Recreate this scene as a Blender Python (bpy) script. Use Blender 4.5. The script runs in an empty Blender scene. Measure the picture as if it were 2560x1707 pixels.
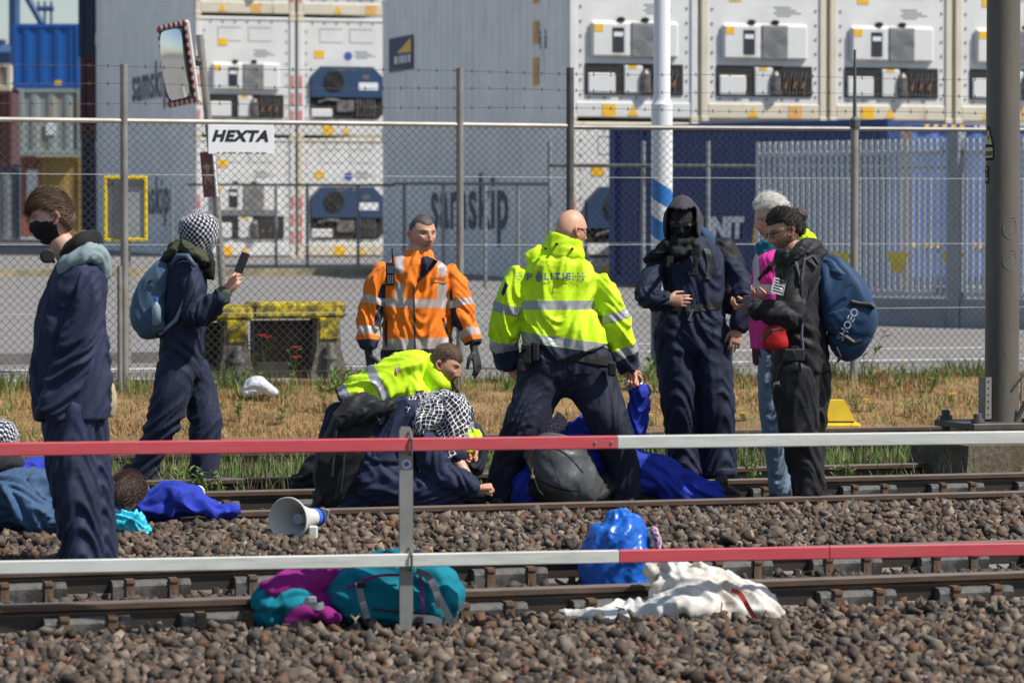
import bpy, bmesh, math, random
import numpy as np
from mathutils import Vector, Matrix
from mathutils.bvhtree import BVHTree

random.seed(7)
RNG = np.random.default_rng(7)
scene = bpy.context.scene
COL = scene.collection

# ---------------------------------------------------------------- camera, sky, sun, exposure
FPX, V0, CAMZ = 8700.0, 578.0, 1.79          # focal length in photo pixels, horizon row, eye height
TILT = math.atan((853.5 - V0) / FPX)
cam = bpy.data.cameras.new('camera')
camo = bpy.data.objects.new('camera', cam)
COL.objects.link(camo)
cam.sensor_width = 36.0
cam.lens = FPX / 2560.0 * 36.0
cam.clip_start, cam.clip_end = 0.5, 2000.0
camo.location = (0, 0, CAMZ)
camo.rotation_euler = (math.pi / 2 - TILT, 0, 0)
cam.dof.use_dof = True
cam.dof.focus_distance = 20.8
cam.dof.aperture_fstop = 4.3
cam.dof.aperture_blades = 9
scene.camera = camo

SUN_AZ = Vector((0.93, -0.36, 0)).normalized()      # horizontal direction towards the sun
SUN_EL = math.radians(53)
world = bpy.data.worlds.new('World')
scene.world = world
world.use_nodes = True
wn = world.node_tree.nodes
wl = world.node_tree.links
for n in list(wn):
    wn.remove(n)
sky = wn.new('ShaderNodeTexSky')
sky.sky_type = 'NISHITA'
sky.sun_disc = False
sky.sun_elevation = SUN_EL
sky.sun_rotation = math.atan2(SUN_AZ.x, SUN_AZ.y)
sky.air_density, sky.dust_density, sky.ozone_density = 1.0, 1.0, 1.0
bg = wn.new('ShaderNodeBackground')
bg.inputs['Strength'].default_value = 0.105
wo = wn.new('ShaderNodeOutputWorld')
wl.new(sky.outputs[0], bg.inputs['Color'])
wl.new(bg.outputs[0], wo.inputs['Surface'])
sun = bpy.data.lights.new('sun', 'SUN')
sun.energy = 5.0
sun.angle = math.radians(0.6)
sun.color = (1.0, 0.955, 0.88)
suno = bpy.data.objects.new('sun', sun)
COL.objects.link(suno)
sd = Vector((SUN_AZ.x * math.cos(SUN_EL), SUN_AZ.y * math.cos(SUN_EL), math.sin(SUN_EL)))
suno.rotation_euler = sd.to_track_quat('Z', 'Y').to_euler()
suno.location = (20, -10, 40)
scene.view_settings.view_transform = 'Standard'
scene.view_settings.look = 'None'
scene.view_settings.exposure = 0.14
scene.view_settings.gamma = 1.0
scene.render.engine = 'CYCLES'
scene.cycles.max_bounces = 6
scene.cycles.use_denoising = True

# ---------------------------------------------------------------- helpers: pixels to places
def ray(u, v):
    x, y = (u - 1280.0) / FPX, -(v - 853.5) / FPX
    ct, st = math.cos(TILT), math.sin(TILT)
    return Vector((x, ct + y * st, -st + y * ct))

def P(u, v, D):                                     # the point seen at a photo pixel, D metres away
    d = ray(u, v)
    return Vector((0, 0, CAMZ)) + d * (D / d.y)

def G(u, v, z=0.0):                                 # the point seen at a photo pixel, on level ground z
    d = ray(u, v)
    return Vector((0, 0, CAMZ)) + d * ((z - CAMZ) / d.z)

YAW = math.radians(18)
TV = Vector((math.cos(YAW), math.sin(YAW), 0))      # along the tracks
NV = Vector((-math.sin(YAW), math.cos(YAW), 0))     # across the tracks, away from the camera
UP = Vector((0, 0, 1))
def TN(t, n, z=0.0):
    return TV * t + NV * n + Vector((0, 0, z))
def on_line(u, n, z):                               # the point of the line n metres across, in photo column u
    k = (u - 1280.0) / FPX / math.cos(TILT) * 1.0
    D = n / (NV.y + NV.x * k)
    return Vector((k * D, D, z))

PROFILE = [(8, .05), (14.2, .05), (14.75, .06), (14.95, .03), (16.2, .03), (16.45, .05), (17.0, .145), (18.7, .155), (19.2, .10),
           (19.5, .03), (20.8, .03), (21.2, .05), (22.6, .06), (24.4, .07), (26.4, .09), (26.9, .12), (28.9, .44), (29.6, .45),
           (60, .90), (84, 1.2), (400, 5.0)]
def ground_z(n):
    return float(np.interp(n, [p[0] for p in PROFILE], [p[1] for p in PROFILE]))
def gz(p):
    return ground_z(p.x * NV.x + p.y * NV.y)

# ---------------------------------------------------------------- helpers: noise
_PERM = np.random.default_rng(3).permutation(512)
_GRAD = np.random.default_rng(4).normal(size=(512, 3))
_GRAD /= np.linalg.norm(_GRAD, axis=1)[:, None]
def pnoise(p):                                      # gradient noise, (n,3) -> (n,), about -0.7 to 0.7
    p = np.asarray(p, float)
    i = np.floor(p).astype(int)
    f = p - i
    w = f * f * f * (f * (f * 6 - 15) + 10)
    out = np.zeros(len(p))
    for dx in (0, 1):
        for dy in (0, 1):
            for dz in (0, 1):
                c = i + (dx, dy, dz)
                h = _PERM[(_PERM[(_PERM[c[:, 0] & 511] + c[:, 1]) & 511] + c[:, 2]) & 511]
                g = _GRAD[h]
                d = f - (dx, dy, dz)
                ww = (w[:, 0] if dx else 1 - w[:, 0]) * (w[:, 1] if dy else 1 - w[:, 1]) * (w[:, 2] if dz else 1 - w[:, 2])
                out += ww * (g * d).sum(1)
    return out

# ---------------------------------------------------------------- helpers: materials
MATS = {}
def new_mat(name):
    m = bpy.data.materials.new(name)
    m.use_nodes = True
    nt = m.node_tree
    b = nt.nodes['Principled BSDF']
    MATS[name] = m
    return m, nt, b
def rgb(c):
    return (c[0], c[1], c[2], 1.0)
def N(nt, kind, **kw):
    n = nt.nodes.new(kind)
    for k, v in kw.items():
        if k in n.inputs.keys():
            n.inputs[k].default_value = v
        else:
            setattr(n, k, v)
    return n
def mixc(nt, fac, a, b, blend='MIX'):
    m = nt.nodes.new('ShaderNodeMix')
    m.data_type = 'RGBA'
    m.blend_type = blend
    for s, v in ((m.inputs[0], fac), (m.inputs[6], a), (m.inputs[7], b)):
        if hasattr(v, 'links'):
            nt.links.new(v, s)
        elif isinstance(v, (int, float)):
            s.default_value = v
        else:
            s.default_value = rgb(v)
    return m.outputs[2]
def mth(nt, op, a, b=None, c=None, clamp=False):
    m = nt.nodes.new('ShaderNodeMath')
    m.operation = op
    m.use_clamp = clamp
    for i, v in enumerate((a, b, c)):
        if v is None:
            continue
        if hasattr(v, 'links'):
            nt.links.new(v, m.inputs[i])
        else:
            m.inputs[i].default_value = v
    return m.outputs[0]
def coords(nt, kind='Object', scale=(1, 1, 1), rot=(0, 0, 0)):
    tc = nt.nodes.new('ShaderNodeTexCoord')
    mp = nt.nodes.new('ShaderNodeMapping')
    mp.inputs['Scale'].default_value = scale
    mp.inputs['Rotation'].default_value = rot
    nt.links.new(tc.outputs[kind], mp.inputs[0])
    return mp.outputs[0]
def noise(nt, vec, scale, detail=4, rough=.6):
    n = nt.nodes.new('ShaderNodeTexNoise')
    n.inputs['Scale'].default_value = scale
    n.inputs['Detail'].default_value = detail
    n.inputs['Roughness'].default_value = rough
    if vec is not None:
        nt.links.new(vec, n.inputs['Vector'])
    return n.outputs['Fac']
def ramp(nt, fac, stops):
    r = nt.nodes.new('ShaderNodeValToRGB')
    cr = r.color_ramp
    while len(cr.elements) < len(stops):
        cr.elements.new(0.5)
    for e, (p, c) in zip(cr.elements, stops):
        e.position = p
        e.color = rgb(c) if not isinstance(c, (int, float)) else (c, c, c, 1)
    nt.links.new(fac, r.inputs[0])
    return r.outputs[0]
def bump(nt, b, height, strength=.3, dist=.01):
    n = nt.nodes.new('ShaderNodeBump')
    n.inputs['Strength'].default_value = strength
    n.inputs['Distance'].default_value = dist
    nt.links.new(height, n.inputs['Height'])
    nt.links.new(n.outputs[0], b.inputs['Normal'])

def mat(name, c, rough=.6, metal=0.0, var=.25, scale=6.0, dirt=None, dirt_scale=3.0, dirt_at=.58, bmp=0.0, bscale=60.0, bdist=.004,
        spec=None, sheen=0.0, coat=0.0, space='Object', streak=1.0):
    """colour c varied by noise; an optional dirt or rust colour in patches; fine relief"""
    if name in MATS:
        return MATS[name]
    m, nt, b = new_mat(name)
    vec = coords(nt, space)
    f = noise(nt, vec, scale, 5)
    lo = tuple(x * (1 - var) for x in c)
    hi = tuple(min(1, x * (1 + var)) for x in c)
    col = ramp(nt, f, [(.3, lo), (.7, hi)])
    if dirt is not None:
        d = noise(nt, vec if streak == 1.0 else coords(nt, space, (1, 1, streak)), dirt_scale, 8, .68)
        dm = ramp(nt, d, [(dirt_at, 0), (min(1, dirt_at + .14), 1)])
        col = mixc(nt, dm, col, dirt)
    nt.links.new(col, b.inputs['Base Color'])
    b.inputs['Roughness'].default_value = rough
    b.inputs['Metallic'].default_value = metal
    if spec is not None:
        b.inputs['Specular IOR Level'].default_value = spec
    if sheen:
        b.inputs['Sheen Weight'].default_value = sheen
    if coat:
        b.inputs['Coat Weight'].default_value = coat
    if bmp:
        bump(nt, b, noise(nt, vec, bscale, 6), bmp, bdist)
    return m

# ---------------------------------------------------------------- helpers: objects
def tag(o, label=None, cat=None, group=None, kind=None):
    for k, v in (('label', label), ('category', cat), ('group', group), ('kind', kind)):
        if v:
            o[k] = v
    return o
def empty(name, loc, label=None, cat=None, group=None):
    o = bpy.data.objects.new(name, None)
    o.empty_display_size = .1
    COL.objects.link(o)
    o.location = loc
    return tag(o, label, cat, group)
def world_loc(o):
    v = Vector(o.location)
    while o.parent:
        o = o.parent
        v = v + o.location
    return v
def link_mesh(name, me, m=None, parent=None, smooth=False):
    """a mesh whose vertices are in world space becomes an object, its origin at its parent's"""
    o = bpy.data.objects.new(name, me)
    COL.objects.link(o)
    if m is not None:
        for x in (m if isinstance(m, (list, tuple)) else [m]):
            me.materials.append(x)
    if parent is not None:
        w = world_loc(parent)
        me.transform(Matrix.Translation(-w))
        o.parent = parent
    elif len(me.vertices):
        n = len(me.vertices)
        co = np.empty(n * 3)
        me.vertices.foreach_get('co', co)
        co = co.reshape(-1, 3)
        c = Vector(((co[:, 0].min() + co[:, 0].max()) / 2, (co[:, 1].min() + co[:, 1].max()) / 2, co[:, 2].min()))
        me.transform(Matrix.Translation(-c))
        o.location = c
    if smooth:
        me.polygons.foreach_set('use_smooth', [True] * len(me.polygons))
    me.update()
    return o
def mesh_np(name, V, F):
    me = bpy.data.meshes.new(name)
    me.from_pydata([tuple(map(float, v)) for v in V], [], [tuple(map(int, f)) for f in F])
    return me
def mesh_fast(name, V, F):                          # F: (n,k) array of equal-sized faces
    V = np.asarray(V, np.float32)
    F = np.asarray(F, np.int32)
    me = bpy.data.meshes.new(name)
    k = F.shape[1]
    me.vertices.add(len(V))
    me.vertices.foreach_set('co', V.ravel())
    me.loops.add(F.size)
    me.loops.foreach_set('vertex_index', F.ravel())
    me.polygons.add(len(F))
    me.polygons.foreach_set('loop_start', np.arange(0, F.size, k, dtype=np.int32))
    me.polygons.foreach_set('loop_total', np.full(len(F), k, np.int32))
    me.update(calc_edges=True)
    return me

class MB:
    """collects shapes in world space (through an optional local frame) and links them as one mesh"""
    def __init__(self, frame=None):
        self.v, self.f, self.mi = [], [], []
        self.fr = frame
        self.cur = 0
    def pt(self, p):
        return self.fr(p) if self.fr else Vector(p)
    def add(self, verts, faces):
        o = len(self.v)
        self.v += [self.pt(p) for p in verts]
        self.f += [tuple(i + o for i in f) for f in faces]
        self.mi += [self.cur] * len(faces)
        return self
    def box(self, a, b, taper=0.0):
        x0, y0, z0 = a
        x1, y1, z1 = b
        t = taper
        vs = [(x0, y0, z0), (x1, y0, z0), (x1, y1, z0), (x0, y1, z0), (x0 + t, y0 + t, z1), (x1 - t, y0 + t, z1), (x1 - t, y1 - t, z1), (x0 + t, y1 - t, z1)]
        return self.add(vs, [(0, 3, 2, 1), (4, 5, 6, 7), (0, 1, 5, 4), (1, 2, 6, 5), (2, 3, 7, 6), (3, 0, 4, 7)])
    def bev(self, a, b, r):                         # box with chamfered edges
        x0, y0, z0 = a
        x1, y1, z1 = b
        r = min(r, (x1 - x0) / 2.01, (y1 - y0) / 2.01, (z1 - z0) / 2.01)
        bm = bmesh.new()
        pts = []
        for x, sx in ((x0, 1), (x1, -1)):
            for y, sy in ((y0, 1), (y1, -1)):
                for z, sz in ((z0, 1), (z1, -1)):
                    pts += [(x + sx * r, y + sy * r, z), (x + sx * r, y, z + sz * r), (x, y + sy * r, z + sz * r)]
        for p in pts:
            bm.verts.new(p)
        bmesh.ops.convex_hull(bm, input=bm.verts[:])
        bm.verts.index_update()
        self.add([v.co.copy() for v in bm.verts], [[l.vert.index for l in f.loops] for f in bm.faces])
        bm.free()
        return self
    def tube(self, pts, r, n=8, cap=True, rot=0.0):
        pts = [Vector(p) for p in pts]
        rr = r if isinstance(r, (list, tuple)) else [r] * len(pts)
        rings = []
        ref = None
        for i, p in enumerate(pts):
            d = (pts[min(i + 1, len(pts) - 1)] - pts[max(i - 1, 0)])
            d = d.normalized() if d.length > 1e-9 else Vector((0, 0, 1))
            if ref is None:
                ref = d.orthogonal().normalized()
            ref = (ref - d * ref.dot(d))
            ref = ref.normalized() if ref.length > 1e-6 else d.orthogonal().normalized()
            b = d.cross(ref)
            rings.append([p + (ref * math.cos(2 * math.pi * k / n + rot) + b * math.sin(2 * math.pi * k / n + rot)) * rr[i] for k in range(n)])
        vs = [v for ring in rings for v in ring]
        fs = []
        for i in range(len(pts) - 1):
            for k in range(n):
                a, b2 = i * n + k, i * n + (k + 1) % n
                fs.append((a, b2, b2 + n, a + n))
        if cap:
            fs.append(tuple(range(n))[::-1])
            fs.append(tuple((len(pts) - 1) * n + k for k in range(n)))
        return self.add(vs, fs)
    def lathe(self, base, axis, prof, n=20, cap=True):   # prof: (distance along axis, radius)
        axis = Vector(axis).normalized()
        base = Vector(base)
        ref = axis.orthogonal().normalized()
        b = axis.cross(ref)
        vs = []
        for h, r in prof:
            vs += [base + axis * h + (ref * math.cos(2 * math.pi * k / n) + b * math.sin(2 * math.pi * k / n)) * r for k in range(n)]
        fs = []
        for i in range(len(prof) - 1):
            for k in range(n):
                a, c = i * n + k, i * n + (k + 1) % n
                fs.append((a, c, c + n, a + n))
        if cap:
            fs.append(tuple(range(n))[::-1])
            fs.append(tuple((len(prof) - 1) * n + k for k in range(n)))
        return self.add(vs, fs)
    def prism(self, poly, off):                     # polygon (3-D points) pushed along off
        n = len(poly)
        off = Vector(off)
        vs = [Vector(p) for p in poly] + [Vector(p) + off for p in poly]
        fs = [tuple(range(n))[::-1], tuple(range(n, 2 * n))] + [(i, (i + 1) % n, n + (i + 1) % n, n + i) for i in range(n)]
        return self.add(vs, fs)
    def build(self, name, m, parent=None, smooth=False):
        me = mesh_np(name, self.v, self.f)
        if any(self.mi):
            me.polygons.foreach_set('material_index', self.mi)
        bm = bmesh.new()
        bm.from_mesh(me)
        bmesh.ops.recalc_face_normals(bm, faces=bm.faces[:])
        bm.to_mesh(me)
        bm.free()
        return link_mesh(name, me, m, parent, smooth)

def smooth_by_angle(o, deg=40):
    me = o.data
    me.polygons.foreach_set('use_smooth', [True] * len(me.polygons))
    try:
        me.set_sharp_from_angle(angle=math.radians(deg))
    except Exception:
        pass
    return o

def frame_of(origin, ex, ey, ez=UP):
    origin, ex, ey, ez = Vector(origin), Vector(ex), Vector(ey), Vector(ez)
    return lambda p: origin + ex * p[0] + ey * p[1] + ez * p[2]

def text_mesh(body, size, shear=0.0, bold=0.0, spacing=1.0, depth=0.0, align='CENTER', xscale=1.0):
    """vertices and faces of a line of lettering in the XY plane, centred on the origin"""
    cu = bpy.data.curves.new('lettering', 'FONT')
    cu.body = body
    cu.size = size
    cu.shear = shear
    cu.offset = bold
    cu.space_character = spacing
    cu.extrude = depth
    cu.align_x = align
    cu.align_y = 'CENTER'
    cu.resolution_u = 3
    ob = bpy.data.objects.new('lettering', cu)
    COL.objects.link(ob)
    dg = bpy.context.evaluated_depsgraph_get()
    me = bpy.data.meshes.new_from_object(ob.evaluated_get(dg))
    V = [(v.co.x * xscale, v.co.y, v.co.z) for v in me.vertices]
    F = [tuple(p.vertices) for p in me.polygons]
    bpy.data.objects.remove(ob)
    bpy.data.curves.remove(cu)
    bpy.data.meshes.remove(me)
    return V, F

# ---------------------------------------------------------------- the setting: ground, track bed, verge, yard
def strip(name, prof, m, t0, t1, nt=40, lift=0.0, rough=0.0, seed=0):
    ns = np.array([p[0] for p in prof]); zs = np.array([p[1] for p in prof])
    ts = np.linspace(t0, t1, nt)
    V, F = [], []
    k = len(ns)
    for t in ts:
        for n_, z_ in zip(ns, zs):
            V.append(TN(t, n_, z_ + lift))
    V = np.array(V)
    if rough:
        V[:, 2] += pnoise(V * 1.7 + seed) * rough + pnoise(V * 6 + seed) * rough * .4
    for i in range(nt - 1):
        for j in range(k - 1):
            a = i * k + j
            F.append((a, a + k, a + k + 1, a + 1))
    o = link_mesh(name, mesh_fast(name, V, F), m)
    return tag(o, kind='structure')

def prof_between(n0, n1, step):
    ns = np.arange(n0, n1 + 1e-6, step)
    return [(float(n_), ground_z(n_)) for n_ in ns]

M_far = mat('far_ground', (.16, .15, .14), .9, var=.2, scale=.3)
M_bed = mat('track_bed_soil', (.055, .045, .038), .95, var=.5, scale=14, dirt=(.10, .07, .045), dirt_scale=5, bmp=.8, bscale=45, bdist=.02)
M_verge = mat('verge_soil', (.25, .155, .065), .95, var=.45, scale=4, dirt=(.10, .10, .035), dirt_scale=2.2, dirt_at=.55, bmp=.8, bscale=40, bdist=.02)

def asphalt_mat():
    m, nt, b = new_mat('asphalt')
    vec = coords(nt)
    f = noise(nt, vec, .5, 6)
    col = ramp(nt, f, [(.3, (.165, .156, .147)), (.7, (.225, .213, .20))])
    g = noise(nt, vec, 60, 3)
    col = mixc(nt, .35, col, ramp(nt, g, [(.35, (.12, .113, .106)), (.65, (.34, .325, .31))]))
    cr = noise(nt, coords(nt, scale=(.35, 2.4, 1), rot=(0, 0, -YAW)), .8, 6, .7)
    col = mixc(nt, ramp(nt, cr, [(.56, 0), (.70, .55)]), col, (.095, .088, .08))
    nt.links.new(col, b.inputs['Base Color'])
    b.inputs['Roughness'].default_value = .85
    bump(nt, b, g, .3, .006)
    return m
M_asphalt = asphalt_mat()

strip('ground', [(-40, -.3), (26, -.3), (28.9, .1), (60, .70), (84, 1.0), (400, 4.3), (1500, 12)], M_far, -600, 600, 12, -.12)
strip('track_bed', prof_between(8, 26.75, .15), M_bed, -6, 22, 120, rough=.012)
strip('verge', prof_between(26.6, 29.5, .1), M_verge, -4, 24, 160, lift=.012, rough=.05, seed=4)
yard = strip('yard_asphalt', [(29.3, .45)] + prof_between(30, 130, 4), M_asphalt, -60, 110, 60)

# painted lines on the yard road
M_line = mat('road_paint', (.72, .72, .70), .7, var=.12, scale=3, dirt=(.30, .29, .28), dirt_scale=5, dirt_at=.56)
def road_line(name, na, nb, t0, t1):
    return tag(strip(name, [(na, ground_z(na)), (nb, ground_z(nb))], M_line, t0, t1, 24, lift=.006), kind='structure')
road_line('road_marking', 32.15, 32.33, -4, 9.7)
road_line('road_marking', 32.05, 32.22, 12.0, 20)
road_line('road_marking', 34.3, 34.45, 12.6, 14.0)
road_line('road_marking', 34.3, 34.45, 15.2, 16.6)
road_line('road_marking', 35.9, 36.02, 12.8, 14.2)
road_line('road_marking', 30.55, 30.66, -4, 9.4)
M_kerb = mat('kerb_stone', (.16, .15, .14), .9, var=.3, scale=5)
kb = MB()
kb.fr = lambda p: TN(p[0], p[1], p[2])
kb.box((-6, 33.35, .46), (7.35, 33.62, .61))
tag(kb.build('kerb', M_kerb), kind='structure')
kb = MB(lambda p: TN(p[0], p[1], p[2]))
kb.box((-14, 64.0, .80), (19.0, 64.5, 1.08))
M_ykerb = mat('yellow_kerb', (.33, .28, .17), .85, var=.4, scale=3, dirt=(.20, .17, .10), dirt_scale=1.3, dirt_at=.5)
tag(kb.build('kerb', M_ykerb), kind='structure')

# ---------------------------------------------------------------- stones
def stone_proto(seed, k=10):
    r = np.random.default_rng(seed)
    bm = bmesh.new()
    pts = np.array([(a, b_, c) for a in (-1, 1) for b_ in (-1, 1) for c in (-1, 1)]) * .72 + r.normal(size=(8, 3)) * .24
    ex = r.normal(size=(3, 3))
    pts = np.vstack([pts, ex / np.linalg.norm(ex, axis=1)[:, None] * (.85 + .3 * r.random((3, 1)))])
    pts *= np.array([1.05, .6 + .35 * r.random(), .34 + .34 * r.random()])
    for p in pts:
        bm.verts.new(p)
    g = bmesh.ops.convex_hull(bm, input=bm.verts[:])
    loose = [v for v in bm.verts if not v.link_faces]
    bmesh.ops.delete(bm, geom=loose, context='VERTS')
    bmesh.ops.triangulate(bm, faces=bm.faces[:])
    bm.verts.index_update()
    V = np.array([v.co[:] for v in bm.verts])
    F = np.array([[l.vert.index for l in f.loops] for f in bm.faces])
    bm.free()
    return V, F
PROTO = [stone_proto(100 + i) for i in range(14)]

def stone_mat(name, attr, island):
    m, nt, b = new_mat(name)
    if island:
        g = nt.nodes.new('ShaderNodeNewGeometry')
        r = g.outputs['Random Per Island']
    else:
        g = nt.nodes.new('ShaderNodeObjectInfo')
        r = g.outputs['Random']
    col = ramp(nt, r, attr)
    vec = coords(nt)
    f = noise(nt, vec, 30, 6)
    col = mixc(nt, .35, col, ramp(nt, f, [(.3, (.03, .026, .023)), (.72, (.30, .265, .235))]), 'OVERLAY')
    rust = noise(nt, vec, 9, 5)
    col = mixc(nt, ramp(nt, rust, [(.55, 0), (.75, .4)]), col, (.15, .075, .04))
    nt.links.new(col, b.inputs['Base Color'])
    b.inputs['Roughness'].default_value = .8
    bump(nt, b, noise(nt, vec, 120, 3), .25, .003)
    return m
STOPS = [(0.0, (.15, .10, .07)), (.13, (.032, .029, .027)), (.26, (.27, .215, .165)), (.40, (.13, .12, .112)), (.52, (.055, .042, .034)), (.64, (.38, .33, .275)),
         (.74, (.16, .155, .148)), (.84, (.24, .115, .052)), (.91, (.075, .082, .09)), (1.0, (.50, .44, .37))]
STOPS = [(p, (c[0] * .74, c[1] * .66, c[2] * .58)) for p, c in STOPS]
M_stone = stone_mat('ballast_stone', STOPS, True)
M_stone1 = stone_mat('ballast_stone_single', STOPS, False)
M_stone_d = stone_mat('oily_ballast', [(0, (.06, .045, .035)), (.4, (.09, .07, .055)), (.7, (.13, .10, .075)), (1, (.055, .05, .045))], True)

def in_view(n_, t_, margin=70):
    p = TV * t_ + NV * n_
    u = 1280 + FPX * p.x / p.y
    return -margin < u < 2560 + margin
def scatter(name, n0, n1, dens, smin, smax, m, seed, parent, singles=0, zoff=0.0):
    r = np.random.default_rng(seed)
    t0, t1 = -1.5, 16.5
    cnt = int(dens * (n1 - n0) * (t1 - t0))
    nn = n0 + (n1 - n0) * r.random(cnt)
    tt = t0 + (t1 - t0) * r.random(cnt)
    x = tt * TV.x + nn * NV.x
    y = tt * TV.y + nn * NV.y
    u = 1280 + FPX * x / y
    ok = (u > -520) & (u < 3080)
    nn, tt, x, y = nn[ok], tt[ok], x[ok], y[ok]
    cnt = len(nn)
    z = np.interp(nn, [p[0] for p in PROFILE], [p[1] for p in PROFILE])
    size = smin + (smax - smin) * r.random(cnt) ** 2.0
    z = z + zoff + size * (-.35 + 1.4 * r.random(cnt) ** 1.4)
    VS, FS, off = [], [], 0
    order = np.argsort(nn)
    made = 0
    for i in order:
        V, F = PROTO[int(r.integers(len(PROTO)))]
        a, b_, c = r.random(3) * (6.283, 2.4, 2.4) - (0, 1.2, 1.2)
        ca, sa, cb, sb, cc, sc = math.cos(a), math.sin(a), math.cos(b_), math.sin(b_), math.cos(c), math.sin(c)
        R = np.array([[ca * cb, ca * sb * sc - sa * cc, ca * sb * cc + sa * sc], [sa * cb, sa * sb * sc + ca * cc, sa * sb * cc - ca * sc], [-sb, cb * sc, cb * cc]])
        R = R @ np.diag([1, 1, 1])
        W = (V * size[i]) @ R.T + (x[i], y[i], z[i])
        if made < singles and size[i] > smin + (smax - smin) * .15 and z[i] > .06 and nn[i] > n0 + .12:
            me = mesh_fast('stone', W, F)
            o = link_mesh('stone', me, M_stone1, parent)
            made += 1
            continue
        VS.append(W)
        FS.append(F + off)
        off += len(V)
    o = link_mesh(name, mesh_fast(name, np.vstack(VS), np.vstack(FS)), m, parent)
    o['kind'] = 'stuff'
    return o
ballast = empty('ballast', TN(5, 14, 0))
ballast['kind'] = 'structure'
scatter('gravel', 11.6, 14.62, 1250, .013, .036, M_stone, 1, ballast, singles=290, zoff=.004)
scatter('gravel', 16.5, 19.2, 1100, .014, .036, M_stone, 2, ballast, zoff=.006)
scatter('gravel', 14.9, 16.3, 420, .018, .036, M_stone_d, 3, ballast, zoff=-.01)
scatter('gravel', 19.45, 20.9, 420, .018, .036, M_stone_d, 5, ballast, zoff=-.01)
scatter('gravel', 21.0, 26.5, 240, .016, .038, M_stone_d, 6, ballast, zoff=-.012)

# ---------------------------------------------------------------- railway tracks
RT = .19                                             # height of the rail tops
def rail_mat():
    m, nt, b = new_mat('rail_steel')
    g = nt.nodes.new('ShaderNodeNewGeometry')
    sp = nt.nodes.new('ShaderNodeSeparateXYZ')
    nt.links.new(g.outputs['Normal'], sp.inputs[0])
    vec = coords(nt)
    f = noise(nt, coords(nt, scale=(1, 1, 6)), 7, 6)
    col = ramp(nt, f, [(.3, (.075, .05, .036)), (.7, (.135, .092, .066))])
    tc = nt.nodes.new('ShaderNodeTexCoord')
    s2 = nt.nodes.new('ShaderNodeSeparateXYZ')
    nt.links.new(tc.outputs['Object'], s2.inputs[0])
    run = mth(nt, 'MULTIPLY', mth(nt, 'GREATER_THAN', sp.outputs[2], .8), mth(nt, 'GREATER_THAN', s2.outputs[2], .155))
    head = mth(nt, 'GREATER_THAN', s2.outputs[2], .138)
    col = mixc(nt, head, mixc(nt, f, (.028, .020, .016), (.05, .036, .028)), col)  # web and foot painted near black for the shade under the head
    col = mixc(nt, run, col, mixc(nt, noise(nt, coords(nt, scale=(.6, 20, 1), rot=(0, 0, -YAW)), 3, 4), (.16, .11, .08), (.40, .32, .27)))
    nt.links.new(col, b.inputs['Base Color'])
    nt.links.new(mth(nt, 'MULTIPLY', run, .55), b.inputs['Metallic'])
    b.inputs['Roughness'].default_value = .48
    bump(nt, b, noise(nt, vec, 90, 4), .2, .002)
    return m
M_rail = rail_mat()
M_damper = mat('damper_casing', (.12, .115, .108), .75, var=.3, scale=9, dirt=(.030, .026, .022), dirt_scale=7, dirt_at=.44, bmp=.25)
M_clip = mat('rusty_clip', (.14, .085, .05), .7, metal=.1, var=.4, scale=30)
M_white_bit = mat('white_plastic_pad', (.6, .6, .58), .6, var=.15)
M_sleeper = mat('sleeper_concrete', (.16, .145, .13), .9, var=.35, scale=8, dirt=(.06, .05, .04), dirt_scale=3, dirt_at=.45, bmp=.4)

RAIL_PROF = [(-.075, 0), (.075, 0), (.075, .012), (.02, .03), (.009, .05), (.009, .128), (.034, .142), (.036, .165), (.028, .172), (-.028, .172), (-.036, .165),
             (-.034, .142), (-.009, .128), (-.009, .05), (-.02, .03), (-.075, .012)]
def rail(n_, parent=None, name='rail', top=RT, t0=-5, t1=20, wob=0.0):
    V, F = [], []
    k = len(RAIL_PROF)
    ts = np.linspace(t0, t1, 26)
    for t in ts:
        for a, z in RAIL_PROF:
            V.append(TN(t, n_ + a, top - .172 + z + wob * math.sin(t * 1.3)))
    for i in range(len(ts) - 1):
        for j in range(k):
            F.append((i * k + j, i * k + (j + 1) % k, (i + 1) * k + (j + 1) % k, (i + 1) * k + j))
    me = mesh_np(name, V, F)
    o = link_mesh(name, me, M_rail, parent)
    return o

# one noise damper with its clips and one sleeper fastening, as shared meshes about the rail axis
def local_mesh(name, mb, m):
    o = mb.build(name, m)
    me = o.data
    me.transform(Matrix.Translation(o.location))
    bpy.data.objects.remove(o)
    return me
L2 = .19
dm = MB()
sec = [(-.012, .018), (-.072, .018), (-.076, .085), (-.062, .108), (-.012, .112)]
dm.prism([(-L2, a, z) for a, z in sec], (2 * L2, 0, 0))
ME_damper = local_mesh('noise_damper', dm, M_damper)
cm = MB()
cm.box((-.021, -.083, .004), (.021, -.0775, .104)).box((-.021, -.083, .104), (.021, -.02, .1185)).box((-.021, -.09, .100), (.021, -.075, .112))
cm.box((-.005, -.0845, .05), (.005, -.0825, .06))
ME_clip = local_mesh('clip', cm, M_clip)
wm = MB()
wm.box((-.026, -.084, .006), (.026, -.0765, .02))
ME_pad = local_mesh('pad', wm, M_white_bit)
fm = MB()
fm.box((-.07, -.20, -.004), (.07, -.07, .026))
fm.lathe((0, -.12, .02), (0, 0, 1), [(0, .028), (.014, .028), (.014, .018), (.05, .018)], 6)
for s in (-1, 1):
    fm.tube([(s * .012, -.10, .04), (s * .03, -.16, .03), (s * .07, -.175, .035), (s * .085, -.12, .055), (s * .06, -.085, .045), (s * .03, -.08, .03)], .008, 5)
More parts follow.
